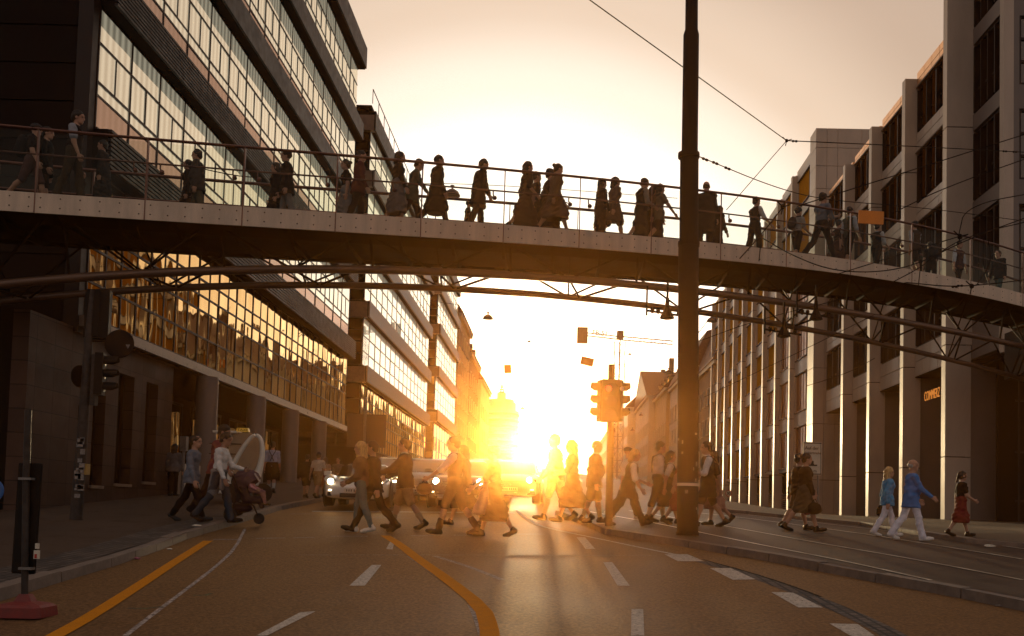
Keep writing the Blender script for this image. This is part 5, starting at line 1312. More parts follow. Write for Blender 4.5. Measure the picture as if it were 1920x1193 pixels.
def np_mesh(name, V, Fq, mats, mi=None):
    me = bpy.data.meshes.new(name); nf = len(Fq)
    me.vertices.add(len(V)); me.vertices.foreach_set('co', np.ascontiguousarray(V, np.float32).ravel())
    me.loops.add(nf * 4); me.loops.foreach_set('vertex_index', np.ascontiguousarray(Fq, np.int32).ravel())
    me.polygons.add(nf); me.polygons.foreach_set('loop_start', np.arange(0, nf * 4, 4, dtype=np.int32))
    try: me.polygons.foreach_set('loop_total', np.full(nf, 4, np.int32))
    except Exception: pass
    for m in mats: me.materials.append(m)
    if mi is not None: me.polygons.foreach_set('material_index', np.asarray(mi, np.int32))
    me.polygons.foreach_set('use_smooth', np.ones(nf, bool))
    me.update(calc_edges=True); me.validate(); return me

# head and hand templates, built once
def _head(w=1.0):
    P = [ell((-.012, 0, .032), (.098, .077 * w, .092)), ell((.022, 0, -.055), (.064, .055 * w, .066)), ell((.045, 0, -.088), (.032, .03, .026)),
         ell((-.02, .0, -.07), (.055, .05, .07)), ell((.062, 0, .03), (.03, .052, .03))]
    Fd, lo, ax = grid_field(P, .0075, .03)
    X, Y, Z = np.meshgrid(*ax, indexing='ij')
    def blend(c, r, sign, k):
        nonlocal Fd
        D = (np.sqrt(((X - c[0]) / r[0]) ** 2 + ((Y - c[1]) / r[1]) ** 2 + ((Z - c[2]) / r[2]) ** 2) - 1) * min(r)
        if sign > 0:
            q = np.clip(.5 + .5 * (Fd - D) / k, 0, 1); Fd = Fd + (D - Fd) * q - k * q * (1 - q)
        else:
            D = -D; q = np.clip(.5 - .5 * (Fd - D) / k, 0, 1); Fd = Fd + (D - Fd) * q + k * q * (1 - q)
    for s in (-1, 1):
        blend((.092, s * .034, .008), (.016, .018, .011), -1, .012); blend((.072, s * .034, .006), (.013, .014, .010), 1, .004)
        blend((-.008, s * .078 * w, -.012), (.024, .012, .034), 1, .006)
    blend((.090, 0, -.012), (.018, .012, .026), 1, .012); blend((.098, 0, -.030), (.017, .016, .012), 1, .008)
    blend((.082, 0, -.060), (.012, .024, .009), 1, .008)
    V, Q = surface_nets(Fd, lo, .0075)
    ce = V[Q].mean(1); mi = np.zeros(len(Q), int)
    mi[(ce[:, 0] > .066) & (np.abs(np.abs(ce[:, 1]) - .034) < .013) & (np.abs(ce[:, 2] - .007) < .0075)] = 1
    mi[(ce[:, 0] > .074) & (np.abs(ce[:, 1]) < .024) & (np.abs(ce[:, 2] + .060) < .009)] = 2
    return V, Q, mi
HEAD = _head()
def _hand(curl):
    P = [ell((.045, 0, 0), (.052, .015, .040)), cap((-.03, 0, 0), (.02, 0, 0), .024, .022)]
    for z, L, c in ((.030, .070, 0.9), (.010, .080, 1.0), (-.010, .074, 1.1), (-.029, .058, 1.25)):
        a = V3(.082, 0, z); b1 = curl * c * .55; d1 = V3(math.cos(b1), math.sin(b1), z * 1.2); b2 = curl * c * 1.35; d2 = V3(math.cos(b2), math.sin(b2), z * .6)
        b3 = curl * c * 2.0; d3 = V3(math.cos(b3), math.sin(b3), 0)
        p1 = a + d1 * L * .45; p2 = p1 + d2 * L * .33; p3 = p2 + d3 * L * .24
        P += [cap(a, p1, .0098, .0092), cap(p1, p2, .0090, .0084), cap(p2, p3, .0082, .0072)]
    t0 = V3(.018, .006, .030); t1 = V3(.050, .014 + .01 * curl, .058); t2 = V3(.076, .024 + .022 * curl, .062 - .014 * curl)
    P += [cap(t0, t1, .0140, .0115), cap(t1, t2, .0108, .0085)]
    Fd, lo, ax = grid_field(P, .0058, .0055, pad=.015)
    return surface_nets(Fd, lo, .0058)
HANDS = {'relaxed': _hand(.45), 'grip': _hand(1.25)}

_fm = {}
def fabric(col, rough=.85):
    k = tuple(round(c, 3) for c in col)
    if k not in _fm: _fm[k] = mat('cloth', col, rough, var=.22, scale=9, bump=.3, bscale=60, spec=.08)
    return _fm[k]
SKIN = [mat('skin', c, .55, var=.12, scale=14, spec=.35) for c in ((.40, .21, .14), (.30, .15, .095), (.22, .11, .07))]
EYE = mat('eye', (.10, .08, .07), .25); LIP = mat('lip', (.26, .09, .075), .5)
_hm = {}
def hairm(col):
    if col not in _hm: _hm[col] = mat('hair', col, .6, var=.45, scale=30, bump=.5, bscale=60, stretch=(1, 1, .15), spec=.3)
    return _hm[col]
POSE = {   # (front thigh, knee, foot pitch), (rear ...)
    'long': ((.50, .06, .32), (-.42, .30, -.62)), 'walk': ((.38, .10, .16), (-.34, .30, -.55)), 'pass': ((.04, .06, .0), (.16, .95, -.75)),
    'push': ((.22, .16, .0), (-.30, .55, -.85)), 'stand': ((.03, .04, 0), (-.03, .03, 0)), 'short': ((.22, .08, .06), (-.20, .15, -.25)), 'sit': ((1.45, 1.35, 0), (1.40, 1.30, 0)),
}
def skeleton(pose, lead, lean, sex, arms, turn, nod):
    J = {}
    hw = .09 if sex == 'm' else .095; sh = .178 if sex == 'm' else .158
    v_ = random.uniform(.78, 1.04) if pose in ('walk', 'long', 'push', 'short') else 1.0
    legs = [(a * v_, k * random.uniform(.8, 1.3), f * v_) for a, k, f in POSE[pose]]
    J['pel'] = V3(0, 0, 0); low = 1e9
    for side in (1, -1):           # 1 = left (y+)
        a, k, fp = legs[0] if side == lead else legs[1]
        hip = V3(0, side * hw, 0); kn = hip + .435 * V3(math.sin(a), 0, -math.cos(a)); an = kn + .42 * V3(math.sin(a - k), side * .0, -math.cos(a - k))
        f = V3(math.cos(fp), side * .12, math.sin(fp)); dn = V3(math.sin(fp), 0, -math.cos(fp))
        heel = an - f * .035 + dn * .045; ball = an + f * .115 + dn * .05; toe = an + f * .185 + dn * .052
        if fp < -.3: toe = ball + V3(math.cos(fp * .35), side * .1, math.sin(fp * .35)) * .07
        J[side, 'hip'], J[side, 'kn'], J[side, 'an'], J[side, 'heel'], J[side, 'ball'], J[side, 'toe'] = hip, kn, an, heel, ball, toe
        low = min(low, heel[2] - .035, ball[2] - .032, toe[2] - .028)
    for q in list(J):
        J[q] = J[q] - V3(0, 0, low)
    pel = J['pel']; up = V3(math.sin(lean), 0, math.cos(lean)); fwd = V3(math.cos(lean), 0, -math.sin(lean)); J['up'], J['fwd'] = up, fwd
    J['neck'] = pel + up * .515; J['chest'] = pel + up * .33; J['waist'] = pel + up * .15
    nd = lean * .4 + nod; hu = V3(math.sin(nd), 0, math.cos(nd)); J['head'] = J['neck'] + hu * .150 + V3(.025, 0, 0); J['hn'] = nd; J['turn'] = turn
    for side in (1, -1):
        s = pel + up * .418 + V3(0, side * sh, 0); J[side, 'sh'] = s
        sa, ab, eb = arms[0] if side == 1 else arms[1]
        e = s + .285 * V3(math.sin(sa) * math.cos(ab), side * math.sin(ab), -math.cos(sa) * math.cos(ab))
        wv = _unit(V3(math.sin(sa + eb), side * math.sin(ab) * (.3 if eb > .6 else 1) - side * (.25 if eb > .8 else 0), -math.cos(sa + eb))); J[side, 'el'] = e; J[side, 'wr'] = e + wv * .245; J[side, 'fd'] = wv
    return J
def torso_prims(J, sex, t=0.0, belly=0.0):
    up, pel, fwd = J['up'], J['pel'], J['fwd']; A = np.array([fwd, V3(0, 1, 0), up]); w = 1.0 if sex == 'm' else .92
    P = [ell(pel + up * .02, (.112 + t, .155 + t, .125 + t), A), ell(pel + up * .16 + fwd * belly * .5, (.105 + t + belly, .138 * w + t + belly * .6, .15 + t), A), ell(pel + up * .34, (.118 + t, .160 * w + t, .17 + t), A)]
    if sex == 'f': P += [ell(pel + up * .335 + fwd * .07 + V3(0, s * .065, 0), (.06 + t, .065 + t, .065 + t), A) for s in (1, -1)]
    for s in (1, -1): P.append(cap(J['neck'] - up * .045, J[s, 'sh'], .050 + t * .5, .060 + t * .9))
    return P
def arm_prims(J, s, t=0.0, frac=2.0):
    P = []; a, e, w = J[s, 'sh'], J[s, 'el'], J[s, 'wr']
    if frac >= 1: P.append(cap(a, e, .056 + t, .044 + t))
    else: P.append(cap(a, a + (e - a) * frac, .056 + t * 1.3, .050 + t * 1.4))
    if frac > 1: P.append(cap(e, e + (w - e) * min(1, frac - 1), .043 + t, (.030 + t)))
    return P
def leg_prims(J, s, t=0.0, t2=None, frac=2.0):
    t2 = t if t2 is None else t2; h, k, a = J[s, 'hip'], J[s, 'kn'], J[s, 'an']
    if frac < 1: return [cap(h, h + (k - h) * frac, .088 + t, .072 + t2)]
    P = [cap(h, k, .086 + t, .056 + t)]
    m = k + (a - k) * .35 - V3(.012, 0, 0)
    if frac > 1: P += [cap(k, m, .054 + t, .053 + t * .9 + (t2 - t) * .3), cap(m, k + (a - k) * min(1, frac - 1), .053 + t, .036 + t2)]
    return P
def foot_prims(J, s, t=0.0):
    return [cap(J[s, 'an'] + V3(0, 0, .02), J[s, 'heel'], .040 + t, .034 + t), cap(J[s, 'heel'], J[s, 'ball'], .034 + t, .036 + t), cap(J[s, 'ball'], J[s, 'toe'], .037 + t, .026 + t)]
def cut(Fd, ax, pts_normals):
    X, Y, Z = ax[0][:, None, None], ax[1][None, :, None], ax[2][None, None, :]
    for p, n in pts_normals: Fd = np.maximum(Fd, (X - p[0]) * n[0] + (Y - p[1]) * n[1] + (Z - p[2]) * n[2])
    return Fd
def cloth_obj(name, prims, h, k, m, parent, cuts=(), wr=.0035, seed=0, sub=None):
    Fd, lo, ax = grid_field(prims, h, k, pad=.04, wrinkle=wr, seed=seed)
    if cuts: Fd = cut(Fd, ax, cuts)
    if sub is not None:
        for c, r in sub:
            X, Y, Z = ax[0][:, None, None], ax[1][None, :, None], ax[2][None, None, :]
            Fd = np.maximum(Fd, r - np.sqrt((X - c[0]) ** 2 + (Y - c[1]) ** 2 + (Z - c[2]) ** 2))
    V, Q = surface_nets(Fd, lo, h)
    if len(Q) == 0: return None
    o = bpy.data.objects.new(name, np_mesh(name, V, Q, [m])); return link(o, parent, True)
_pc = [0]
def person(loc, H, heading, label, pose='walk', lead=1, lean=.05, sex='m', arms=None, hair=('short', (.02, .012, .008)), top=None, bottom=None, shoes=(.015, .012, .01), socks=None, skin=0,
           turn=0.0, nod=0.0, belly=0.0, extras=(), hands=('relaxed', 'relaxed'), group=None, seed=None, sleeve_under=None, cat='person', name='person'):
    _pc[0] += 1; sd_ = _pc[0] * 1.7
    if arms is None: arms = ((-.38 * lead, .13, .25), (.38 * lead, .13, .25)) if pose in ('long', 'walk', 'push') else ((-.1, .13, .2), (.15, .13, .25))
    J = skeleton(pose, lead, lean, sex, arms, turn, nod)
    sc = H / (J['head'][2] + .128)
    # body: one surface, head and hands merged into the same mesh
    P = torso_prims(J, sex, -.004, belly) + [cap(J['neck'] - J['up'] * .06, J['head'] - V3(.01, 0, .05), .058, .052)]
    for s in (1, -1): P += arm_prims(J, s) + leg_prims(J, s) + foot_prims(J, s)
    Fd, lo, ax = grid_field(P, .02, .03); V, Q = surface_nets(Fd, lo, .02); mi = np.zeros(len(Q), int)
    Vs, Qs, Ms = [V], [Q], [mi]; n = len(V)
    cy_, sy_ = math.cos(turn), math.sin(turn); cn, sn = math.cos(J['hn']), math.sin(J['hn'])
    RH = np.array([[cy_, -sy_, 0], [sy_, cy_, 0], [0, 0, 1]]) @ np.array([[cn, 0, sn], [0, 1, 0], [-sn, 0, cn]])
    hv = HEAD[0] @ RH.T * 1.04 + J['head']; Vs.append(hv); Qs.append(HEAD[1] + n); Ms.append(HEAD[2]); n += len(hv)
    for s, hk in ((1, hands[0]), (-1, hands[1])):
        X_ = J[s, 'fd']; zr = V3(1, 0, .6); Z_ = _unit(zr - X_ * (zr @ X_)); Y_ = np.cross(Z_, X_)
        v, q = HANDS[hk]; v = v.copy(); q = q.copy()
        if s == 1: v[:, 1] *= -1; q = q[:, ::-1]
        v = J[s, 'wr'] + X_ * .015 + v[:, :1] * X_ + v[:, 1:2] * Y_ + v[:, 2:3] * Z_
        Vs.append(v); Qs.append(q + n); Ms.append(np.zeros(len(q), int)); n += len(v)
    me = np_mesh('body', np.concatenate(Vs), np.concatenate(Qs), [SKIN[skin], EYE, LIP], np.concatenate(Ms))
    o = bpy.data.objects.new(name, me); C.objects.link(o)
    o.matrix_basis = Matrix.Translation(Vector(loc)) @ Matrix.Rotation(heading, 4, 'Z') @ Matrix.Scale(sc, 4)
    tag(o, label, cat, group)
    up, pel = J['up'], J['pel']; nU = up; dn = -up
    # ---- hair
    hs, hc = hair; hd = J['head']
    def hp(x, y, z): return hd + RH @ (np.array([x, y, z]) * 1.04)
    A = RH.T
    if hs != 'none':
        P = [ell(hp(-.018, 0, .026), (.112, .093, .114), A), ell(hp(-.045, 0, -.03), (.075, .078, .075), A)]; cuts = [(hp(0, 0, -.018), RH @ _unit(V3(.70, 0, -.72))), (hp(0, 0, -.085), RH @ V3(0, 0, -1.))]
        if hs == 'bald': P = [ell(hp(-.022, 0, .012), (.102, .087, .075), A)]; cuts = [(hp(-.01, 0, .012), RH @ _unit(V3(.85, 0, -.5))), (hp(0, 0, .035), RH @ V3(0, 0, 1.))]
        if hs == 'curly': P = [ell(hp(-.022, 0, .048), (.118, .106, .108), A)]
        if hs == 'cap': cuts = [(hp(0, 0, .03), RH @ _unit(V3(.1, 0, -1)))]; P = [ell(hp(-.012, 0, .045), (.112, .096, .088), A), ell(hp(.11, 0, .045), (.07, .07, .014), A)]
        if hs in ('long', 'bob'):
            L = -.27 if hs == 'long' else -.10
            P += [cap(hp(-.05, .045, .02), hp(-.085, .055, L), .062, .045), cap(hp(-.05, -.045, .02), hp(-.085, -.055, L), .062, .045), cap(hp(-.07, 0, .03), hp(-.105, 0, L - .03), .065, .05)]
            cuts = [(hp(.045, 0, .015), RH @ _unit(V3(.93, 0, -.35)))]
        if hs == 'pony': P += [cap(hp(-.10, 0, .03), hp(-.15, 0, -.15), .04, .025)]; cuts = [(hp(0, 0, .0), RH @ _unit(V3(.75, 0, -.65)))] if False else cuts
        ob = cloth_obj('hat' if hs == 'cap' else 'hair', P, .013, .02, hairm(hc), o, cuts if hs not in ('pony',) else (), wr=.0065, seed=sd_)
        if hs in ('bun',):
            cloth_obj('hair_bun', [ell(hp(-.12, 0, .06), (.05, .05, .045), A)], .013, .01, hairm(hc), o, wr=.003)
    # ---- bottoms
    lowz = lambda: None
    if bottom:
        kind, col = bottom[0], bottom[1]; m = fabric(col)
        if kind in ('trousers', 'jeans'):
            P = [ell(pel + up * .03, (.133, .174, .13), np.array([J['fwd'], V3(0, 1, 0), up]))]
            fl = bottom[2] if len(bottom) > 2 else .025
            for s in (1, -1): P += leg_prims(J, s, .014, fl)
            cloth_obj('trousers', P, .02, .03, m, o, [(pel + up * .12, up)], seed=sd_)
        elif kind == 'shorts':
            P = [ell(pel + up * .03, (.133, .174, .13), np.array([J['fwd'], V3(0, 1, 0), up]))]
            for s in (1, -1): P += leg_prims(J, s, .022, .028, bottom[2] if len(bottom) > 2 else .85)
            cloth_obj('shorts', P, .02, .03, m, o, [(pel + up * .12, up)], seed=sd_)
        elif kind == 'skirt':
            ln = bottom[2] if len(bottom) > 2 else .62; fl = bottom[3] if len(bottom) > 3 else .05
            P = [ell(pel + up * .05, (.125, .165, .14), np.array([J['fwd'], V3(0, 1, 0), up]))]
            for s in (1, -1):
                h_, k_, a_ = J[s, 'hip'], J[s, 'kn'], J[s, 'an']
                e = k_ * .75 + V3(pel[0], k_[1], k_[2]) * .25; P.append(cap(h_, e, .115, .105 + fl))
                if ln > .5: P.append(cap(e, V3(e[0] * .9, e[1], e[2] - .30), .105 + fl, .10 + fl * 1.6))
            P.append(cap(pel, V3(0, 0, pel[2] - .5), .12, .115 + fl))
            cloth_obj('skirt', P, .022, .065, m, o, [(V3(0, 0, pel[2] - ln), V3(0, 0, -1.)), (pel + up * .16, up)], wr=.011, seed=sd_)
    # ---- tops
    if top:
        kind, col, slv = top[0], top[1], top[2]; hem = top[3] if len(top) > 3 else .10; m = fabric(col)
        t = {'shirt': .014, 'vest': .022, 'jacket': .030, 'coat': .034, 'dress': .016}[kind]
        sf = {'long': 1.95, 'short': .62, 'none': 0, 'elbow': 1.15}[slv]
        P = torso_prims(J, sex, t, belly)
        if hem > .12:
            P += [cap(pel, pel - V3(0, 0, hem), .145 + t * .5, .150 + t + max(0, hem - .3) * .12)]
            for s in (1, -1): h_, k_ = J[s, 'hip'], J[s, 'kn']; P.append(cap(h_, h_ + (k_ - h_) * min(1, hem / .40), .10 + t, .09 + t))
        if kind != 'vest':
            for s in (1, -1):
                if sf: P += arm_prims(J, s, t * .75, sf)
        cuts = [(pel - up * hem, dn), (J['neck'] - up * .012, up)]
        cloth_obj(kind, P, .02, .03, m, o, cuts, wr=.0065, seed=sd_, sub=[(J[s, 'sh'] + V3(0, s * .06, 0), .075) for s in (1, -1)] if slv == 'none' else None)
        if sleeve_under:          # shirt showing under a waistcoat: sleeves and collar
            P = []
            for s in (1, -1): P += arm_prims(J, s, .016, 1.9 if sleeve_under[1] == 'long' else (1.2 if sleeve_under[1] == 'elbow' else .65))
            P += [cap(J['neck'] - up * .05, J['neck'] + up * .005, .075, .066)]
            for s in (1, -1): P.append(cap(J['neck'] - up * .06, J[s, 'sh'], .058, .066))
            cloth_obj('shirt', P, .02, .02, fabric(sleeve_under[0]), o, [(J['neck'] + up * .012, up)], seed=sd_ + 3)
    # ---- footwear
    if socks:
        for s in (1, -1):
            k_, a_ = J[s, 'kn'], J[s, 'an']; cloth_obj('sock', [cap(k_ + (a_ - k_) * socks[1], k_ + (a_ - k_) * .62, .060, .058), cap(k_ + (a_ - k_) * .62, a_, .058, .046)], .016, .01, fabric(socks[0]), o, wr=.002)
    if shoes is not None:
        for s in (1, -1): cloth_obj('shoe', foot_prims(J, s, .010), .015, .02, fabric(shoes, .5), o, [(V3(0, 0, .001), V3(0, 0, -1.))], wr=0)
    # ---- extras that belong to the clothing
    for ex in extras:
        if ex[0] == 'straps':        # braces crossing on the back
            P = []
            for s in (1, -1):
                A0 = pel + up * .46 + V3(-.02, s * .09, 0)
                for (a, b_) in (((-.135, s * .10, .46), (-.15, s * .03, .33)), ((-.15, s * .03, .33), (-.135, -s * .06, .12)), ((.0, s * .105, .53), (-.135, s * .10, .46)), ((.0, s * .105, .53), (.13, s * .08, .42)), ((.13, s * .08, .42), (.13, s * .07, .12))):
                    q = lambda c: pel + J['fwd'] * c[0] + V3(0, c[1], 0) + up * c[2]
                    P.append(cap(q(a), q(b_), .014, .014))
            cloth_obj('braces', P, .012, .006, fabric(ex[1]), o, wr=0)
        if ex[0] == 'apron':
            q = lambda x, y, z: V3(x, y, pel[2] + z); kf = max(J[1, 'kn'][0], J[-1, 'kn'][0])
            cloth_obj('apron', [cap(q(.13, 0, .10), q(kf * .8 + .17, 0, -.45), .07, .13), cap(q(.10, .06, .1), q(kf * .7 + .14, .08, -.45), .06, .09), cap(q(.10, -.06, .1), q(kf * .7 + .14, -.08, -.45), .06, .09)], .02, .05, fabric(ex[1]), o, [(V3(0, 0, pel[2] - .5), V3(0, 0, -1.))], wr=.006, seed=sd_)
        if ex[0] == 'tied_sweater':
            cloth_obj('tied_sweater', [ell(pel + up * .06, (.150, .19, .05)), cap(pel + V3(-.06, .10, .04), pel + V3(-.10, .10, -.30), .06, .08), cap(pel + V3(-.06, -.10, .04), pel + V3(-.09, -.08, -.34), .06, .09), cap(pel + V3(.10, -.12, .0), pel + V3(.10, -.13, -.28), .05, .04)], .02, .04, fabric(ex[1]), o, wr=.006, seed=sd_)
        if ex[0] == 'collar':
            cloth_obj('collar', [cap(J['neck'] - up * .03, J['neck'] + up * .012, .080, .064)], .014, .01, fabric(ex[1]), o, [(J['neck'] + up * .022, up)], wr=0)
        if ex[0] == 'pocket_stripe':
            cloth_obj('scarf', [ell(J['neck'] + up * .01, (.085, .09, .035))], .016, .01, fabric(ex[1]), o, wr=.004)
    o['_J'] = 0
    del o['_J']
    return o, J, sc
def world_pt(o, p): return o.matrix_basis @ Vector(p)
def backpack(o, J, label, col, big=1.0):
    """bag on the back, its own thing"""
    t = bpy.data.objects.new('backpack', None); C.objects.link(t); t.matrix_basis = o.matrix_basis.copy(); tag(t, label, 'backpack', None)
    up, fwd, pel = J['up'], J['fwd'], J['pel']; A = np.array([fwd, V3(0, 1, 0), up]); c = pel + up * .30 - fwd * (.135 + .09 * big)
    cloth_obj('bag', [ell(c, (.10 * big, .17, .24 * big), A), ell(c - up * .10 * big - fwd * .05, (.09 * big, .14, .12 * big), A)], .02, .05, fabric(col), t, wr=.004)
    P = []
    for s in (1, -1):
        q = lambda x, z: pel + fwd * x + V3(0, s * .10, 0) + up * z
        P += [cap(q(-.14, .48), q(0, .535), .018, .018), cap(q(0, .535), q(.145, .42), .018, .018), cap(q(.145, .42), q(.12, .22), .018, .016), cap(q(.12, .22), q(-.12, .14), .016, .014)]
    cloth_obj('shoulder_strap', P, .014, .012, fabric([x * .7 for x in col]), t, wr=0)
    return t
def handbag(o, J, side, label, col, size=(.16, .07, .13), drop=.16, name='handbag', cat='handbag'):
    t = bpy.data.objects.new(name, None); C.objects.link(t); t.matrix_basis = o.matrix_basis.copy(); tag(t, label, cat)
    h = J[side, 'wr'] + J[side, 'fd'] * .09; c = h - V3(0, 0, drop + size[2] * .6)
    cloth_obj('bag', [ell(c, size), ell(c - V3(0, 0, size[2] * .35), (size[0] * 1.05, size[1] * 1.1, size[2] * .6))], .016, .03, fabric(col, .5), t, wr=.003)
    top_ = c + V3(0, 0, size[2] * .7)
    cloth_obj('handle', [cap(top_ + V3(size[0] * .5, 0, 0), h, .009, .009), cap(top_ - V3(size[0] * .5, 0, 0), h, .009, .009)], .009, .004, fabric([x * .6 for x in col], .5), t, wr=0)
    return t
def at_ground(px, py_feet, py_head, h=0.0):
    p = G(px, py_feet, h); hd = at(px, py_head, p.y); return p, hd.z - p.z
def on_bridge(px, py_head, H=1.72, lo=.45, hi=2.05):
    best = None
    for dy in np.linspace(lo, hi, 20):
        q = on_curve(px, py_head, dy); hh = q.z - float(DECK(q.x))
        e = abs(hh - H)
        if best is None or e < best[0]: best = (e, q, hh, dy)
    e, q, hh, dy = best
    return Vector((q.x, q.y, float(DECK(q.x)) - 0.015)), hh + .015, dy
# ------------------------------------------------------------------ cars, rickshaw, stroller
M['car_white'] = mat('white car paint', (0.72, 0.66, 0.60), 0.25, 0.0, var=0.05, coat=1.0, rvar=0.03)
M['car_dark'] = mat('dark car paint', (0.020, 0.014, 0.012), 0.25, 0.1, var=0.1, coat=1.0, rvar=0.03)
M['car_silver'] = mat('silver car paint', (0.30, 0.27, 0.24), 0.3, 0.6, var=0.06, coat=1.0, rvar=0.03)
M['car_glass'] = glass_mat('car glass', (0.85, 0.75, 0.6), (0.015, 0.010, 0.008), 0.35, wav=0.0, stripes=False)
M['tyre'] = mat('tyre rubber', (0.012, 0.010, 0.010), 0.85)
M['rim'] = mat('wheel rim', (0.28, 0.25, 0.22), 0.3, 0.8)
M['head_lit'] = mat('headlight lit', (0.9, 0.85, 0.7), 0.2, emit=(1.0, 0.82, 0.50), estr=32.0)
M['drl'] = mat('running light lit', (0.9, 0.85, 0.7), 0.2, emit=(1.0, 0.80, 0.50), estr=6.0)
M['trim'] = mat('black plastic trim', (0.012, 0.010, 0.009), 0.6)
CARS = {
 'sports': dict(secs=[(2.20, .50, .30, .52), (2.12, .76, .22, .62), (1.85, .87, .19, .72), (1.35, .915, .18, .80), (0.6, .905, .18, .86), (-0.2, .90, .18, .88), (-1.0, .93, .18, .90), (-1.6, .93, .2, .86), (-2.05, .82, .25, .74), (-2.2, .6, .35, .6)],
                cab=[(.80, .70, .86), (.25, .68, 1.16), (-.15, .60, 1.27), (-.65, .58, 1.27), (-1.15, .58, 1.14), (-1.75, .50, .88)], wheel=.33, track=.80, axle=(1.33, -1.17), lamp=(1.98, .66, .665, 'oval'), drl=(2.13, .57, .43), belt=.84),
 'sedan': dict(secs=[(2.30, .62, .32, .70), (2.22, .82, .24, .80), (1.9, .90, .20, .90), (1.2, .92, .19, .98), (.6, .92, .19, 1.0), (-.6, .92, .19, 1.0), (-1.6, .92, .2, 1.0), (-2.15, .86, .25, .95), (-2.3, .66, .36, .8)],
               cab=[(1.0, .76, .97), (.35, .70, 1.34), (0, .62, 1.44), (-.9, .60, 1.44), (-1.3, .62, 1.36), (-1.9, .66, 1.0)], wheel=.33, track=.79, axle=(1.4, -1.35), lamp=(2.20, .66, .72, 'wide'), drl=(2.26, .62, .42), belt=.98),
 'suv': dict(secs=[(2.28, .66, .36, .92), (2.20, .86, .28, 1.02), (1.9, .94, .25, 1.08), (1.1, .95, .24, 1.12), (-.6, .95, .24, 1.13), (-1.9, .95, .25, 1.13), (-2.25, .86, .32, 1.05)],
             cab=[(1.05, .80, 1.1), (.45, .74, 1.52), (.1, .68, 1.66), (-1.4, .66, 1.66), (-1.9, .68, 1.5), (-2.2, .72, 1.1)], wheel=.37, track=.80, axle=(1.4, -1.35), lamp=(2.17, .70, .90, 'wide'), drl=(2.26, .68, .50), belt=1.1),
 'van': dict(secs=[(2.40, .68, .34, .95), (2.32, .88, .26, 1.08), (2.0, .96, .24, 1.15), (1.2, .97, .24, 1.2), (-1.8, .97, .24, 1.2), (-2.45, .95, .3, 1.2)],
             cab=[(1.75, .86, 1.15), (1.05, .80, 1.72), (.7, .76, 1.92), (-1.8, .76, 1.95), (-2.3, .78, 1.85), (-2.44, .82, 1.2)], wheel=.35, track=.82, axle=(1.55, -1.5), lamp=(2.27, .72, .92, 'wide'), drl=(2.38, .66, .48), belt=1.18),
}
def ring_lower(x, w, zb, zt, n=20):
    P = []
    zc, hz_ = (zb + zt) / 2, (zt - zb) / 2
    for j in range(n):
        a = 2 * math.pi * j / n; c, s = math.cos(a), math.sin(a); e = .42
        P.append((x, math.copysign(abs(c) ** e, c) * w, zc + math.copysign(abs(s) ** e, s) * hz_))
    return P
